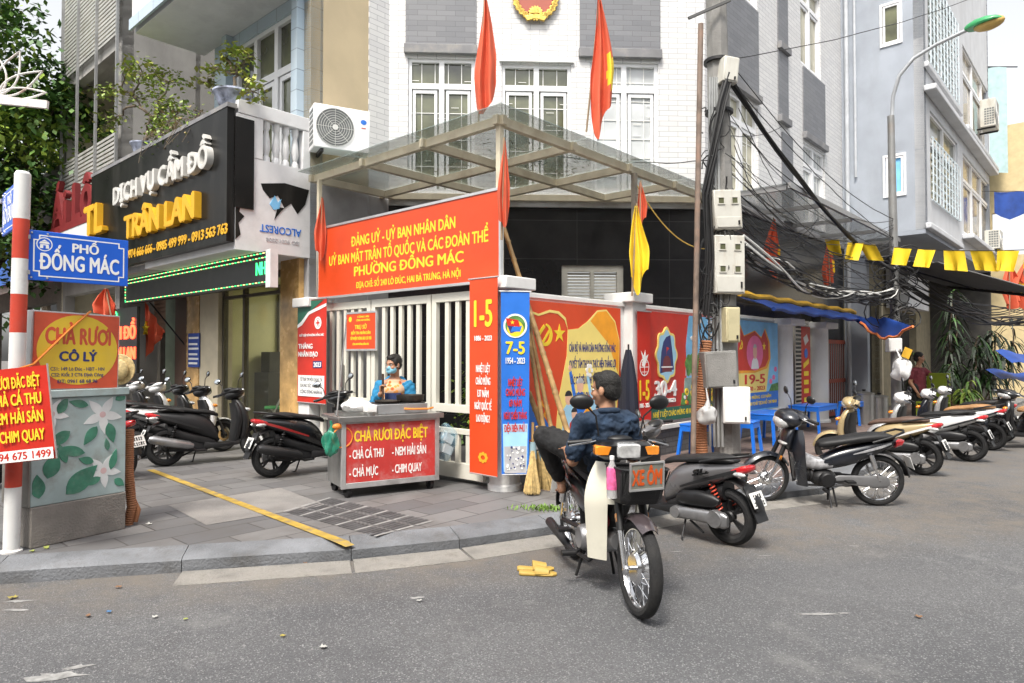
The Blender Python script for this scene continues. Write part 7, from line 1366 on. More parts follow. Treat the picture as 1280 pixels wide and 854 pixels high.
def broom(lab, loc, top, r, seed):
    loc = Vector(loc); t = thing('broom', lab, 'broom', loc); rnd = random.Random(seed); d = (Vector(top) - loc); q = MB(); k = d * .6; x, y, dd = basis(d)
    for i in range(420):
        a = rnd.uniform(0, 6.28); s_ = sqrt(rnd.random()); e = (x * cos(a) + y * .5 * sin(a)) * (r * s_); q.tube([k + e * .25, k * .5 + e * .6, Vector((0, 0, 0)) + e + Vector((0, 0, rnd.uniform(0, .03)))], [.005, .0045, .003], 3)
    q.build('bristles', [pm('broom_straw', (.5, .36, .15), .8, var=.35, scale=30)], t); q = MB(); q.tube([k * .8, k * 1.2], [.045, .035], 12); q.build('binding', pm('blue_grey_binding', (.22, .32, .36), .7), t); q = MB(); q.tube([k * 1.1, d], .016, 10); q.build('handle', M_bam, t)
broom('dark tipped straw broom standing against the round corner pillar', gp(665, 617, PV), at(666, 528, 7.15), .18, 1); broom('pale straw broom fanned out beside the dark tipped one', gp(687, 611, PV), at(671, 533, 7.15), .24, 2)
pa = on_b(780, 560, -.12); t = thing('folded_parasol', 'dark navy folded parasol leaning on the square pillar', 'parasol', AB(2.3, -.14, PV + .35)); q = MB(); q.lathe([(.03, 0), (.1, .08), (.12, .3), (.1, .7), (.06, 1.0), (.03, 1.15)], 14); q.v = [(x * (1 + .25 * sin(atan2(y, x) * 5)), y * (1 + .25 * sin(atan2(y, x) * 5)), z) for x, y, z in q.v]; q.build('canopy', pm('navy_cloth', (.012, .015, .03), .8), t); q = MB(); q.tube([(0, 0, -.34), (0, 0, 1.22)], .012, 8); q.build('shaft', M_blk2, t)
# ================================================================ STOOLS AND TABLES ALONG THE WALL
M_bst = pm('blue_plastic', (.015, .17, .72), .35, var=.05, dirt=.12, dcol=(.2, .3, .5))
def stool(lab, loc, rz, w_, d, h, cat_='stool', name='plastic_stool'):
    t = thing(name, lab, cat_, loc, rz, 'blue plastic furniture along the wall'); q = MB(); q.box(-w_ / 2, w_ / 2, -d / 2, d / 2, h - .03, h); q.build('top', M_bst, t, bevel=.01); q = MB()
    for y in (-d / 2 + .012, d / 2 - .012): q.box(-w_ / 2 + .02, w_ / 2 - .02, y - .008, y + .008, h - .1, h - .031)
    for x in (-w_ / 2 + .012, w_ / 2 - .012): q.box(x - .008, x + .008, -d / 2 + .021, d / 2 - .021, h - .1, h - .031)
    q.build('apron', M_bst, t)
    for sx in (-1, 1):
        for sy in (-1, 1): q = MB(); q.bar((sx * (w_ / 2 + .015), sy * (d / 2 + .015), 0), (sx * (w_ / 2 - .03), sy * (d / 2 - .03), h - .031), .04, .045); q.build('leg', M_bst, t)
stool('blue stool left of the utility pole below the 30-4 poster', AB(3.55, -.45, PV), WA, .34, .34, .47); stool('blue stool right of the utility pole below the white metal box', AB(4.5, -.75, PV), WA + .1, .34, .34, .47); stool('long blue table in front of the 19-5 poster', AB(5.9, -.55, PV), WA, 1.0, .55, .5, 'table', 'plastic_table'); stool('blue table in front of the slatted white gate', AB(8.2, -.5, PV), WA, 1.1, .55, .5, 'table', 'plastic_table'); stool('far blue stool beyond the gold scooter head', AB(9.9, -.7, PV), WA, .4, .4, .48)
# ================================================================ TARPS, AWNINGS AND CLUTTER ON THE RIGHT
M_tarp = pm('blue_tarp', (.015, .055, .26), .5, var=.25, scale=4); M_tary = pm('yellow_tarp', (.7, .4, .03), .6, var=.2, scale=4)
t = thing('rolled_tarp', 'blue and yellow tarpaulin awning over the 19-5 poster and slatted gate', 'tarpaulin', AB(5.6, -.2, 2.5), WA)
q = MB(); g = [[(i * .32, -.55 + .55 * v, -.2 + .22 * v + .03 * sin(i * 1.7 + 3 * v)) for v in (0, .33, .66, 1)] for i in range(21)]; q.sheet(g, .006); q.build('sheet', M_tarp, t); q = MB(); q.tube([(i * .32, .0, .08 + .02 * sin(i * 2.1)) for i in range(21)], .05, 8); q.build('yellow_roll', M_tary, t); q = MB(); q.tube([(i * .32, -.56, -.2 + .02 * sin(i * 1.9)) for i in range(21)], .035, 8); q.build('front_roll', M_tarp, t)
ta = [at(*p) for p in ((1056, 397, 15), (1116, 398, 13.2), (1118, 408, 13), (1085, 426, 13.6), (1058, 405, 14.8))]; t = thing('sagging_tarp', 'small blue tarpaulin with orange hem sagging over the red barred gate', 'tarpaulin', ta[0]); q = MB()
g = [[(ta[0] + (ta[1] - ta[0]) * (i / 12)) * (1 - v) + (ta[4] + (ta[2] - ta[4]) * (i / 12)) * v - ta[0] + Vector((0, -.6 * v, -.28 * sin(pi * i / 12) * v + .03 * sin(i * 2))) for v in (0, .25, .5, .75, 1)] for i in range(13)]; q.sheet(g, .006); q.build('sheet', M_tarp, t); q = MB(); q.tube([r[-1] for r in g], .025, 6); q.build('orange_hem', pm('orange_hem', (.7, .2, .06), .6), t)
a1_, a2_ = at(1185, 358, 15.2), at(1330, 372, 11.6); t = thing('metal_awning', 'grey corrugated metal awning jutting in from the right edge', 'awning', a1_); dA = a2_ - a1_; back = V * 1.8 + Vector((0, 0, .75)); q = MB(); g = [[dA * (i / 30) + back * v + Vector((0, 0, .025 * (i % 2))) for v in (0, .5, 1)] for i in range(31)]; q.sheet(g, .01); q.build('roof_sheet', pm('grey_zinc', (.13, .13, .13), .6, .3, dirt=.4, dcol=(.06, .06, .06)), t); q = MB(); q.tube([Vector((0, 0, -.02)), dA + Vector((0, 0, -.02))], .03, 8); q.tube([dA * .3, dA * .3 + back], .025, 8); q.build('frame_tube', M_blk2, t)
for i, (pts, lab) in enumerate((((1244, 438, 15, 1330, 446, 15, 16), 'lower blue tarpaulin awning at the right edge of the street'), ((1232, 462, 15.5, 1330, 470, 15.5, 12), 'narrow blue tarpaulin strip beneath the right edge awning'))):
    a_, b_ = at(*pts[:3]), at(*pts[3:6]); t = thing('blue_awning', lab, 'tarpaulin', a_); q = MB(); g = [[(b_ - a_) * (k / 10) + Vector((0, -.5 * v, -v * pts[6] * .017 + .04 * sin(k * 1.3))) for v in (0, .5, 1)] for k in range(11)]; q.sheet(g, .006); q.build('sheet', M_tarp, t)
c_ = at(1262, 240, 22); t = thing('hanging_cloth', 'blue sheet drying on a line high on the far right', 'cloth', c_); q = MB(); g = [[(.25 * i - .5, .06 * sin(i * 1.5), -.9 * v * (1 - .12 * abs(i - 2)) ) for v in (0, .3, .6, 1)] for i in range(5)]; q.sheet(g, .004); q.build('fold', M_tarp, t); q = MB(); q.tube([(-1, 0, .02), (1, 0, .02)], .01, 6); q.build('line', M_cab, t)
c_ = at(1236, 165, 23); t = thing('netting_sheet', 'pale turquoise netting hanging beside the far balconies', 'cloth', c_); q = MB(); g = [[(.28 * i - .5, .05 * sin(i * 1.5), 2.2 - 3.6 * v) for v in (0, .3, .6, 1)] for i in range(5)]; q.sheet(g, .004); q.build('net', pm('turquoise_net', (.4, .55, .56), .7), t); q = MB(); q.tube([(-.7, 0, 2.22), (1, 0, 2.22)], .02, 6); q.build('rod', M_blk2, t)
M_lime = pm('lime_chair_plastic', (.2, .26, .02), .45); pl = at(1166, 495, 14.6); t = thing('garden_chair', 'lime green chair the woman in maroon is holding', 'chair', (pl.x, pl.y, PV), radians(-60)); q = MB(); q.box(-.24, .24, -.22, .22, .4, .44); q.build('seat', M_lime, t, bevel=.01); q = MB(); q.box(-.24, .24, .2, .24, .5, 1.05); q.build('backrest', M_lime, t, bevel=.01)
for sx in (-.22, .22):
    for sy in (-.2, .22): q = MB(); q.bar((sx, sy, 0), (sx, sy, .4 if sy < 0 else .99), .03); q.build('leg', M_lime, t)
for i, (px, r_, h_, lab) in enumerate(((1080, .2, .62, 'left tall stainless steel pot on the pavement by the red barred gate'), (1099, .17, .55, 'right smaller stainless steel pot by the red barred gate'))):
    p = at(px, 500, 14.3); t = thing('steel_pot', lab, 'pot', (p.x, p.y, PV)); q = MB(); q.lathe([(.001, 0), (r_, 0), (r_, h_), (r_ * 1.06, h_ + .01), (r_ * 1.06, h_ + .03), (.05, h_ + .06), (.001, h_ + .06)], 24); q.build('drum', M_st, t); q = MB(); q.lathe([(.03, h_ + .06), (.04, h_ + .1), (.001, h_ + .11)], 12); q.build('lid_knob', M_bblk, t)
p = at(1127, 462, 13.4); t = thing('plastic_bag', 'white plastic bag with yellow mark hung on the lamp post', 'bag', p); q = MB(); blob_bag(q, (0, 0, 0), (.18, .12, .22), 21, rough=.2); q.tube([(0, 0, .18), (-.05, .1, .4)], [.03, .01], 6); q.build('bag_body', pm('white_plastic_bag', (.72, .72, .72)), t); q = MB(); q.obox((.06, -.08, .32), (.15, .02, .2), ry=.4); q.build('yellow_packet', M_tary, t)
# slippers and litter on the road
M_slip = pm('yellow_rubber', (.45, .3, .07), .55, var=.15, dirt=.2, dcol=(.4, .28, .08))
for i, (px, py, rz, lab) in enumerate(((672, 719, radians(-4), 'yellow rubber sandal nearer the camera on the road by the front motorbike'), (669, 713, radians(2), 'yellow rubber sandal behind the nearer one on the road'))):
    p = gp(px, py); t = thing('sandal', lab, 'sandal', p, rz, 'pair of yellow sandals'); q = MB(); q.loftx([(-.13, .02, 0, .03), (-.11, .035, 0, .032), (-.03, .035, 0, .024), (.05, .045, 0, .022), (.11, .04, 0, .022), (.135, .015, 0, .02)], 14, 3); q.build('sole', M_slip, t); q = MB(); g = [[(-.02 + .1 * u, .046 * cos(pi * v) * (1 - .15 * u), .02 + .05 * sin(pi * v) * (1 - .4 * u) ) for v in [k / 10 for k in range(11)]] for u in (0, .33, .66, 1)]; q.sheet(g, .006); q.build('strap', M_slip, t)
rnd = random.Random(3); M_lit = [pm('litter_white', (.4, .4, .38), .7), pm('litter_leaf', (.3, .25, .06), .8), pm('litter_lime', (.28, .32, .08), .7), pm('litter_brown', (.2, .11, .06), .8), pm('litter_blue', (.05, .14, .28), .6)]
for px, py, s_, m, lab in ((58, 686, .06, 2, 'lime green scrap on the pavement beside the striped post base'), (40, 690, .045, 2, 'small greenish scrap just right of the striped post foot'), (186, 656, .06, 0, 'pale crumpled scrap right of the orange conduit'), (136, 766, .035, 4, 'tiny blue wrapper on the road at the left'), (110, 771, .045, 3, 'brown dead leaf on the road left of the blue wrapper'), (194, 772, .035, 0, 'white scrap on the road right of the blue wrapper'), (232, 775, .03, 2, 'yellowish leaf on the road right of the white scrap'), (16, 748, .06, 1, 'ochre leaf in the gutter at the left edge'), (148, 735, .05, 3, 'brown scrap in the gutter below the painted cabinet'), (383, 704, .05, 3, 'orange brown leaf on the gutter stones under the yellow line'), (354, 796, .035, 1, 'yellow leaf in the middle of the road at lower left'), (404, 810, .05, 0, 'white paper scrap on the road left of centre'), (524, 752, .04, 0, 'white paper scrap on the road below the gutter'), (1148, 772, .05, 3, 'tan dead leaf alone on the right side of the road')):
    p = gp(px, py, PV if py < 700 and px < 200 else 0.004); q = MB(); n = 9; s_ *= .75; q.sheet([[(s_ * (u - .5) * (1 + .2 * rnd.uniform(-1, 1)), s_ * .7 * (v - .5) * (1 + .3 * rnd.uniform(-1, 1)), .006 + .3 * s_ * rnd.random() * (abs(u - .5) + abs(v - .5))) for v in (0, .33, .66, 1)] for u in (0, .25, .5, .75, 1)], .002); tag(q.build('litter_scrap', M_lit[m], loc=p, rotz=rnd.uniform(0, 3)), lab, 'litter', 'litter on the ground')
# ================================================================ PEOPLE
M_skinp = pm('skin_tan', (.36, .185, .11), .55, var=.16, scale=14, sss=.08, bump=.12, bscale=120); M_hair = pm('black_hair', (.008, .007, .006), .6, var=.5, scale=60, bump=.5, bscale=150); M_eye = pm('eye_white', (.7, .68, .65), .3); M_iris = pm('iris_dark', (.02, .012, .01), .2); M_lip = pm('lip', (.36, .13, .11), .5)
def strands(o, n, ln, seed, dn=Vector((0, 0, -1)), flow=.5):
    rnd = random.Random(seed); me = o.data; vs_ = [(v.co.copy(), v.normal.copy()) for v in me.vertices]; V2 = [tuple(v.co) for v in me.vertices]; F2 = [tuple(p.vertices) for p in me.polygons]
    for _ in range(n):
        c, nm = rnd.choice(vs_); d = (nm * (1 - flow) + dn * flow * .7 + Vector((rnd.gauss(0, .3), rnd.gauss(0, .3), rnd.gauss(0, .3)))).normalized(); s = d.cross(nm); s = (s.normalized() if s.length > 1e-3 else Vector((1, 0, 0))) * .0022; p = c + Vector((rnd.uniform(-.004, .004), rnd.uniform(-.004, .004), rnd.uniform(-.004, .004))); k = len(V2); l = ln * rnd.uniform(.5, 1.2)
        V2 += [tuple(p + s), tuple(p - s), tuple(p + d * l + nm * .002)]; F2.append((k, k + 1, k + 2))
    m2 = bpy.data.meshes.new('hair'); m2.from_pydata(V2, [], F2); m2.materials.append(me.materials[0]); m2.polygons.foreach_set('use_smooth', [True] * len(F2)); m2.update(); o.data = m2; bpy.data.meshes.remove(me)
class Body:
    def __init__(s): s.q = MB()
    def cap(s, *pr, n=14):                     # chain of (point, radius)
        for (a, ra), (b, rb) in zip(pr, pr[1:]):
            a = Vector(a); b = Vector(b); s.q.tube([a, b], [ra, rb], n); 
        for p, r in pr: s.q.ell(p, r, n, 8)
        return s
    def el(s, c, r, rot=None): s.q.ell(c, r, 16, 10, rot); return s
    def done(s, name, mat, par, vox=.012, it=4, wr=0, wsz=.08):
        o = s.q.build(name, mat, None); r = o.modifiers.new('r', 'REMESH'); r.mode = 'VOXEL'; r.voxel_size = vox; r.use_smooth_shade = True; sm = o.modifiers.new('s', 'SMOOTH'); sm.iterations = it; sm.factor = .5
        if wr: tx = bpy.data.textures.new('creases', 'CLOUDS'); tx.noise_scale = wsz; tx.noise_type = 'HARD_NOISE'; tx.noise_depth = 2; dm = o.modifiers.new('d', 'DISPLACE'); dm.texture = tx; dm.strength = wr; dm.mid_level = .5; dm.texture_coords = 'LOCAL'
        dg = bpy.context.evaluated_depsgraph_get(); me = bpy.data.meshes.new_from_object(o.evaluated_get(dg)); me.name = name; o.modifiers.clear(); old_ = o.data; o.data = me; bpy.data.meshes.remove(old_)
        me.polygons.foreach_set('use_smooth', [True] * len(me.polygons)); o.parent = par; return o
def head(B, c, face, up, k=1.0):
    f = Vector(face).normalized(); u = Vector(up); u = (u - f * u.dot(f)).normalized(); l = u.cross(f); M = Matrix((f, l, u)).transposed(); rot = M.to_euler(); c = Vector(c)
    P = lambda x, y, z: c + (f * x + l * y + u * z) * k
    B.el(P(-.012, 0, .03), (.094 * k, .074 * k, .088 * k), rot); B.el(P(.02, 0, -.03), (.066 * k, .06 * k, .08 * k), rot); B.el(P(.045, 0, -.085), (.04 * k, .038 * k, .03 * k), rot)
    B.cap((P(.08, 0, .01), .009 * k), (P(.1, 0, -.025), .014 * k)); B.el(P(.082, 0, -.055), (.016 * k, .026 * k, .012 * k), rot); B.el(P(.065, 0, .022), (.03 * k, .05 * k, .014 * k), rot)
    for s in (-1, 1): B.el(P(-.005, s * .077, -.01), (.02 * k, .012 * k, .034 * k), rot); B.el(P(.055, s * .042, -.03), (.026 * k, .022 * k, .024 * k), rot)
    return P, rot
def face_bits(par, P, rot, k=1.0, mouth=True):
    for s in (-1, 1):
        q = MB(); q.ell(P(.07, s * .03, .004), (.011 * k, .014 * k, .0075 * k), 12, 8, rot); e = q.build('eye', M_eye, par); q = MB(); q.ell(P(.0785, s * .03, .004), (.004 * k, .0065 * k, .0065 * k), 10, 6, rot); q.build('iris', M_iris, e)
        q = MB(); q.tube([P(.088, s * .014, .024), P(.088, s * .03, .03), P(.076, s * .05, .024)], .0025 * k, 6); q.build('eyebrow', M_hair, par)
    if mouth: q = MB(); q.ell(P(.094, 0, -.06), (.008 * k, .024 * k, .007 * k), 12, 6, rot); q.build('mouth', M_lip, par)
def hand(B, w, d, palm_n, k=1.0, curl=.6, thumb=1):
    d = Vector(d).normalized(); n = Vector(palm_n); n = (n - d * n.dot(d)).normalized(); s = n.cross(d); w = Vector(w)
    for i in range(4):
        o = w + d * (.03 * k) + s * ((i - 1.5) * .012 * k); B.cap((o, .013 * k), (w + d * (.085 * k) + s * ((i - 1.5) * .02 * k), .0115 * k), n=8)
        b = w + d * (.085 * k) + s * ((i - 1.5) * .02 * k); L_ = (.034, .04, .037, .028)[i] * k; a = curl; p1 = b + (d * cos(a) + n * sin(a)) * L_; p2 = p1 + (d * cos(2 * a) + n * sin(2 * a)) * L_ * .75; p3 = p2 + (d * cos(2.8 * a) + n * sin(2.8 * a)) * L_ * .55
        B.cap((b, .0098 * k), (p1, .009 * k), (p2, .0083 * k), (p3, .0072 * k), n=8)
    t0 = w + d * (.02 * k) - s * (.02 * k) * thumb; t1 = t0 - s * (.03 * k) * thumb + d * (.03 * k) + n * (.012 * k); t2 = t1 + d * (.03 * k) + n * (.018 * k) - s * (.004 * k) * thumb; B.cap((t0, .014 * k), (t1, .011 * k), (t2, .0085 * k), n=8)
def foot(B, ankle, d, k=1.0):
    a = Vector(ankle); d = Vector(d).normalized(); B.cap((a, .036 * k), (a - d * .03 * k + Vector((0, 0, -.05 * k)), .034 * k), (a + d * .08 * k + Vector((0, 0, -.05 * k)), .032 * k), (a + d * .15 * k + Vector((0, 0, -.06 * k)), .024 * k)); s = d.cross(Vector((0, 0, 1)))
    for i in range(5): b = a + d * (.15 - .008 * abs(i - 1)) * k + Vector((0, 0, -.065 * k)) + s * ((i - 2) * .017 * k); B.cap((b, .011 * k), (b + d * .035 * k, .009 * k), n=8)
# ---- the reclining man on the front motorbike (bike frame: x forward to the camera, -y image left)
fb_ = front_bike; man = thing('person', 'man in navy shirt and black trousers reclining on the front motorbike, face turned left', 'person', fb_.location, 0); man.rotation_euler = (0, 0, fb_.rotation_euler.z)
HIP, CH, NK, HD = Vector((-.1, 0, .87)), Vector((.06, .0, 1.0)), Vector((.105, 0, 1.175)), Vector((.095, -.005, 1.325))
SL, SR = Vector((.09, -.165, 1.1)), Vector((.09, .165, 1.1)); EL, ER = Vector((.06, -.225, .85)), Vector((.06, .225, .85)); WL, WR = Vector((-.14, -.2, .9)), Vector((-.16, .14, .9))
KL, AL, KR, AR = Vector((-.42, -.3, .96)), Vector((-.5, -.13, .6)), Vector((-.46, .24, .93)), Vector((-.6, .14, .58))
fdir = Vector((-.72, -.69, -.06)); B = Body(); P, rot = head(B, HD, fdir, (0.05, 0, 1)); B.cap((NK + Vector((0, 0, -.05)), .06), (HD + Vector((.0, .02, -.07)), .05)); B.cap((HIP, .1), (CH, .1), (NK + Vector((-.01, 0, -.06)), .055)); B.cap((SL, .045), (NK + Vector((0, 0, -.07)), .045), (SR, .045))
for S_, E_, W_, sg in ((SL, EL, WL, 1), (SR, ER, WR, -1)): B.cap((S_, .052), (E_, .042), (W_, .028)); hand(B, W_, (W_ - E_) + Vector((-.05, 0, 0)), (0, 0, -1), curl=.5, thumb=sg)
for h_, K_, A_, d_ in ((HIP + Vector((0, -.08, -.01)), KL, AL, (-1, .25, -.15)), (HIP + Vector((0, .08, -.01)), KR, AR, (-.8, .2, -.1))): B.cap((h_, .085), (K_, .055), (A_, .036)); foot(B, A_, d_)
B.done('body', M_skinp, man, .008, 4); face_bits(man, P, rot)
M_shirt = pm('navy_shirt', (.012, .028, .058), .85, var=.3, scale=9, bump=.9, bscale=11); M_trou = pm('black_trousers', (.008, .008, .009), .8, var=.25, scale=10, bump=.8, bscale=13)
B = Body(); B.cap((HIP + Vector((.02, 0, -.02)), .142), ((HIP + CH) / 2 + Vector((.01, 0, 0)), .15), (CH + Vector((0, 0, .01)), .155), (NK + Vector((-.0, 0, -.09)), .105)); B.cap((SL + Vector((0, .02, 0)), .08), (NK + Vector((0.005, 0, -.045)), .085), (SR + Vector((0, -.02, 0)), .08)); B.cap((NK + Vector((.01, -.05, -.02)), .05), (NK + Vector((.02, .05, -.02)), .05)); B.el(CH + Vector((.0, 0, .04)), (.11, .175, .1)); B.el(CH + Vector((.0, 0, -.06)), (.12, .17, .1))
for S_, E_ in ((SL, EL), (SR, ER)): B.cap((S_, .08), (S_ + (E_ - S_) * .4, .076), (S_ + (E_ - S_) * .82, .07))
for i in range(7):                                  # folds across the back
    z = .9 + i * .035; B.cap((Vector((.175 + .01 * (i % 2), -.13 + .03 * (i % 3), z)), .018), (Vector((.185, .03 * ((i % 3) - 1), z - .02 + .01 * (i % 2))), .02), (Vector((.175, .14 - .02 * (i % 2), z + .01)), .017))
B.done('shirt', M_shirt, man, .008, 5, .032, .085); B = Body(); B.cap((NK + Vector((-.07, -.03, .0)), .02), (NK + Vector((.05, -.06, .012)), .02), (NK + Vector((.065, .0, .014)), .022), (NK + Vector((.05, .06, .012)), .02), (NK + Vector((-.07, .03, 0)), .02)); B.done('collar', M_shirt, man, .007, 3)
B = Body()
for h_, K_, A_ in ((HIP + Vector((0, -.08, -.01)), KL, AL), (HIP + Vector((0, .08, -.01)), KR, AR)):
    B.cap((h_, .108), (h_ + (K_ - h_) * .5, .094), (K_, .076), (K_ + (A_ - K_) * .4, .072), (A_ + (K_ - A_) * .18, .062))
    d_ = (K_ - h_)
    for i in range(4): p = h_ + d_ * (.45 + .13 * i); B.cap((p + Vector((.02, -.03, .06)), .03), (p + Vector((0, .03, .075)), .028))
B.cap((HIP + Vector((.02, 0, -.03)), .13), (HIP, .125)); B.done('trousers', M_trou, man, .009, 5, .017, .11)
B = Body(); B.el(P(-.022, 0, .045), (.094, .081, .085), rot); B.el(P(-.045, 0, -.0), (.066, .078, .075), rot); B.el(P(-.06, 0, -.04), (.04, .056, .04), rot); B.el(P(.035, 0, .085), (.045, .058, .035), rot)
for s in (-1, 1): B.el(P(.012, s * .068, .03), (.025, .012, .032), rot)
strands(B.done('hair', M_hair, man, .007, 2), 1800, .006, 1, flow=.75)
# basket, bottle, sign, red cloth carried on the front motorbike
mk = fb_.matrix_basis.copy(); fbx = Matrix.Translation(fb_.location) @ Matrix.Rotation(fb_.rotation_euler.z, 4, 'Z')
bk = MB(); M_bsk = pm('basket_mesh_black', (.014, .014, .015), .55, bump=.6, bscale=220)
ring = lambda z, s: [(.42 + .26 * s * x_ + (.02 if z > .75 else 0), .16 * s * y_, z) for x_, y_ in ((0, -1), (.5, -1), (.85, -.95), (1, -.7), (1, 0), (1, .7), (.85, .95), (.5, 1), (0, 1), (0, .5), (0, 0), (0, -.5))]
q = MB(); q.rings([ring(.66, .72), ring(.665, .8), ring(.7, .88), ring(.87, 1.0), ring(.875, 1.0), ring(.87, .97), ring(.71, .85), ring(.68, .75)], cap=False); q.add(ring(.668, .78), [tuple(range(12))]); bo = q.build('basket', M_bsk, fb_, smooth=50)
q = MB(); q.tube(ring(.878, 1.0), .008, 8, closed=True, cap=False); q.build('rim_wire', M_bblk, bo); q = MB()
for i in range(18): y = -.15 + i * .0176; q.tube([(.615, y * .8, .69), (.69, y, .87)], .0035, 5)
for i in range(7): z = .69 + i * .03; q.tube([(.42 + .26 * (.75 + .25 * (i / 6)) + .008, yy * (.75 + .25 * i / 6), z) for yy in (-.13, 0, .13)], .0035, 5)
q.build('mesh_wire', M_bblk, bo)
sgn = thing('handmade_sign', 'clear framed XE ÔM sign with orange letters standing in the front basket', 'sign', fbx @ Vector((.7, .02, .775)), fb_.rotation_euler.z - pi / 2 + pi); sgn.rotation_euler = (radians(8), radians(-2), fb_.rotation_euler.z + pi / 2)
SW_, SH_ = .1, .148
q = MB(); q.box(-SW_, SW_, -.004, .004, 0, SH_); q.build('panel', pm('cloudy_plastic', (.2, .2, .17), .3, var=.3, scale=12, dirt=.4), sgn); q = MB(); q.box(-SW_ - .008, SW_ + .008, -.008, .006, -.012, 0); q.box(-SW_ - .008, SW_ + .008, -.008, .006, SH_, SH_ + .01); q.box(-SW_ - .008, -SW_, -.008, .006, 0, SH_); q.box(SW_, SW_ + .008, -.008, .006, 0, SH_); q.build('frame', M_alu, sgn)
A = Art(-.004); A.text('XE ÔM', 0, .024, .188, .088, pm('sign_orange', (.6, .09, .01), .5), .045); A.done(sgn)
bt_ = thing('drink_bottle', 'bottle with pink label standing in the front basket', 'bottle', fbx @ Vector((.56, -.14, .7)), 0); q = MB(); q.lathe([(.001, 0), (.032, 0), (.033, .13), (.03, .17), (.013, .215), (.013, .235)], 18); q.build('bottle', glass('clear_plastic', (.7, .7, .7), .5, .1), bt_); q = MB(); q.lathe([(.0335, .05), (.034, .06), (.034, .16), (.031, .18)], 18); q.build('label_wrap', pm('pink_label', (.8, .12, .3), .5, var=.5, scale=30), bt_); q = MB(); q.lathe([(.0145, .228), (.0145, .25), (.001, .252)], 14); q.build('bottle_cap', M_white, bt_)
rg = thing('red_cloth', 'crumpled dark red cloth tucked behind the ivory leg shield', 'cloth', fbx @ Vector((.2, -.1, .5))); q = MB(); blob_bag(q, (0, 0, 0), (.07, .06, .1), 33, rough=.25); q.build('fold', pm('dark_red_cloth', (.22, .02, .03), .9), rg)
# ---- the food vendor
ven = thing('person', 'woman vendor in blue jacket, navy apron and face mask behind the food cart', 'person', (-1.36, 7.92, PV), radians(4)); k = .9
B = Body(); HDv = Vector((-.01, -.03, 1.315)); fv = Vector((-.62, -.78, -.06)); P, rot = head(B, HDv, fv, (0, 0, 1), .97); B.cap(((0, .01, 1.14), .055), (HDv + Vector((.02, .01, -.06)), .048)); B.cap(((0, .02, .75), .12), ((0, .02, .95), .12), ((0, 0.01, 1.12), .08)); B.cap(((-.15, .02, 1.08), .05), ((0, .02, 1.13), .05), ((.15, .02, 1.08), .05))
arms = (((-.16, .02, 1.07), (-.235, -.06, .84), (-.125, -.26, 1.0), (0, 0, 1), (1, -.2, 0), 1), ((.16, .02, 1.07), (.23, -.02, .83), (.17, -.24, .78), (-.1, -1, -.1), (0, 0, -1), -1))
for s_, e_, w_, d_, n_, th_ in arms: B.cap((s_, .048), (e_, .038), (w_, .027)); hand(B, w_, d_, n_, .92, 1.0 if th_ > 0 else .5, th_)
for s_ in (-1, 1): B.cap(((s_ * .08, .02, .74), .08), ((s_ * .085, .01, .42), .055), ((s_ * .09, .03, .06), .035)); foot(B, (s_ * .09, .03, .09), (0, -1, 0), .9)
B.done('body', M_skinp, ven, .008); face_bits(ven, P, rot, .97, False)
B = Body(); B.el(P(.035, 0, -.055), (.058, .066, .05), rot); B.el(P(.085, 0, -.03), (.024, .03, .026), rot); B.el(P(.068, 0, -.07), (.026, .042, .032), rot); B.done('face_mask', pm('surgical_mask_blue', (.22, .52, .68), .8, var=.1), ven, .007, 2); q = MB()
for s_ in (-1, 1): q.tube([P(.05, s_ * .062, -.03), P(.0, s_ * .086, -.01)], .0015, 5)
q.build('mask_loop', M_white, ven)
B = Body(); B.el(P(-.022, 0, .045), (.095, .081, .086), rot); B.el(P(-.045, 0, .0), (.065, .076, .07), rot); B.el(P(.04, 0, .088), (.04, .055, .03), rot); B.el(P(-.085, -.02, .075), (.05, .05, .045), rot)
for s_ in (-1, 1): B.el(P(.015, s_ * .067, .03), (.03, .013, .045), rot)
strands(B.done('hair', M_hair, ven, .007, 2), 1000, .012, 2, Vector((.5, .6, .1)), .85)
M_floral = pm('floral_blouse', (.62, .45, .32), .8, var=.1); m_ = M_floral; N_, L2 = m_.node_tree.nodes, m_.node_tree.links; vo = N_.new('ShaderNodeTexVoronoi'); vo.inputs['Scale'].default_value = 20; tcx = N_.new('ShaderNodeTexCoord'); L2.new(tcx.outputs['Object'], vo.inputs['Vector']); cr2 = N_.new('ShaderNodeValToRGB'); cr2.color_ramp.interpolation = 'CONSTANT'; cr2.color_ramp.elements[0].color = (.55, .08, .03, 1); cr2.color_ramp.elements[1].position = .45; cr2.color_ramp.elements[1].color = (.6, .38, .24, 1); e_ = cr2.color_ramp.elements.new(.3); e_.color = (.62, .25, .05, 1); L2.new(vo.outputs['Distance'], cr2.inputs[0]); L2.new(cr2.outputs[0], N_['Principled BSDF'].inputs['Base Color'])
B = Body(); B.cap(((0, .02, .72), .135), ((0, .01, .95), .138), ((0, .01, 1.1), .09)); B.el((0, -.02, 1.02), (.13, .12, .1)); B.done('blouse', M_floral, ven, .009)
M_jack = pm('blue_jacket', (.012, .17, .34), .8, var=.15, scale=8, bump=.25, bscale=25); B = Body()
for s_ in (-1, 1):
    B.cap(((s_ * .11, .03, .66), .09), ((s_ * .13, .03, .9), .088), ((s_ * .125, .03, 1.06), .08), ((s_ * .07, .05, 1.14), .05))
for s_, e_, w_, *_ in arms: s_, e_, w_ = Vector(s_), Vector(e_), Vector(w_); B.cap((s_, .075), (e_, .062), (e_ + (w_ - e_) * .8, .045))
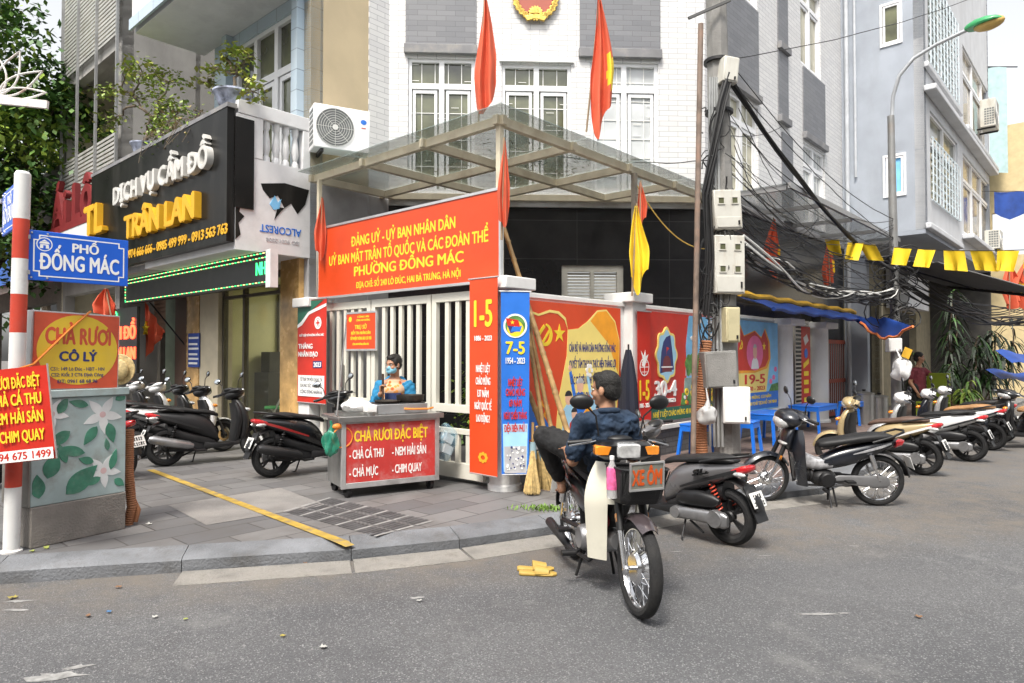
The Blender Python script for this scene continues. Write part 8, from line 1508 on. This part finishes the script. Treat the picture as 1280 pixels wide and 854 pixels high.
B.cap(((-.08, .09, .7), .09), ((0, .1, .95), .09), ((.08, .09, .7), .09)); B.cap(((-.09, .06, 1.12), .035), ((0, .1, 1.13), .045), ((.09, .06, 1.12), .035)); B.done('jacket', M_jack, ven, .009, 4, .025, .08)
q = MB(); q.sheet([[(.105 * u * (1 if v < .75 else .86), -.16 - .025 * (1 - u * u) + .0 * v, .55 + .45 * v) for v in (0, .25, .5, .75, 1)] for u in (-1, -.6, -.2, .2, .6, 1)], .008); q.build('apron', pm('navy_apron', (.015, .03, .1), .8), ven)
B = Body()
for s_ in (-1, 1): B.cap(((s_ * .08, .02, .74), .1), ((s_ * .085, .01, .42), .08), ((s_ * .09, .03, .12), .065))
B.done('trousers', M_trou, ven, .012)
ck = thing('cooking_stick', 'dark cooking stick upright in the hand of the vendor', 'utensil', ven.matrix_basis @ Vector((-.1, -.27, .86))); q = MB(); q.tube([(0, 0, 0), (-.0, .0, .36)], [.011, .013], 8); q.build('shaft', pm('dark_wood', (.06, .03, .02), .6), ck)
# ---- woman in maroon at the far right
pw_ = at(1149, 500, 14.9); wm = thing('person', 'woman in maroon top reaching to the right by the dark doorway', 'person', (pw_.x, pw_.y, PV - .02), radians(20)); B = Body(); HDm = Vector((0, -.02, 1.4)); P, rot = head(B, HDm, (.6, -.75, -.1), (0, 0, 1)); B.cap(((0, .01, 1.2), .055), (HDm + Vector((0, 0, -.06)), .048)); B.cap(((0, .02, .78), .13), ((0, .02, 1.0), .13), ((0, .01, 1.17), .08))
for s_ in (-1, 1): B.cap(((s_ * .08, .02, .78), .09), ((s_ * .09, 0, .42), .06), ((s_ * .09, .03, .06), .04)); foot(B, (s_ * .09, .03, .09), (0, -1, 0), .9)
B.cap(((.16, .01, 1.12), .052), ((.27, -.14, .96), .042), ((.45, -.26, 1.0), .028)); hand(B, (.45, -.26, 1.0), (1, -.4, .05), (0, 0, -1), .9, .5, 1); B.cap(((-.16, .01, 1.12), .052), ((-.22, .03, .86), .042), ((-.18, -.1, .66), .028)); hand(B, (-.18, -.1, .66), (0, -.3, -1), (1, 0, 0), .9, .4, 1); B.done('body', M_skinp, wm, .012); face_bits(wm, P, rot)
M_mar = pm('maroon_top', (.16, .025, .035), .8, var=.15, bump=.2, bscale=25); B = Body(); B.cap(((0, .02, .7), .155), ((0, .02, 1.0), .15), ((0, .01, 1.13), .1)); B.cap(((-.16, .01, 1.12), .075), ((.16, .01, 1.12), .075)); B.cap(((.16, .01, 1.12), .075), ((.23, -.09, 1.02), .065)); B.cap(((-.16, .01, 1.12), .075), ((-.21, .02, .98), .065)); B.done('top', M_mar, wm, .012, 4, .02, .08)
B = Body()
for s_ in (-1, 1): B.cap(((s_ * .08, .02, .76), .11), ((s_ * .09, 0, .42), .085), ((s_ * .09, .03, .12), .07))
B.done('trousers', M_trou, wm, .014); B = Body(); B.el(P(-.022, 0, .045), (.097, .084, .088), rot); B.el(P(-.05, 0, -.02), (.06, .078, .08), rot); B.done('hair', M_hair, wm, .009, 2)
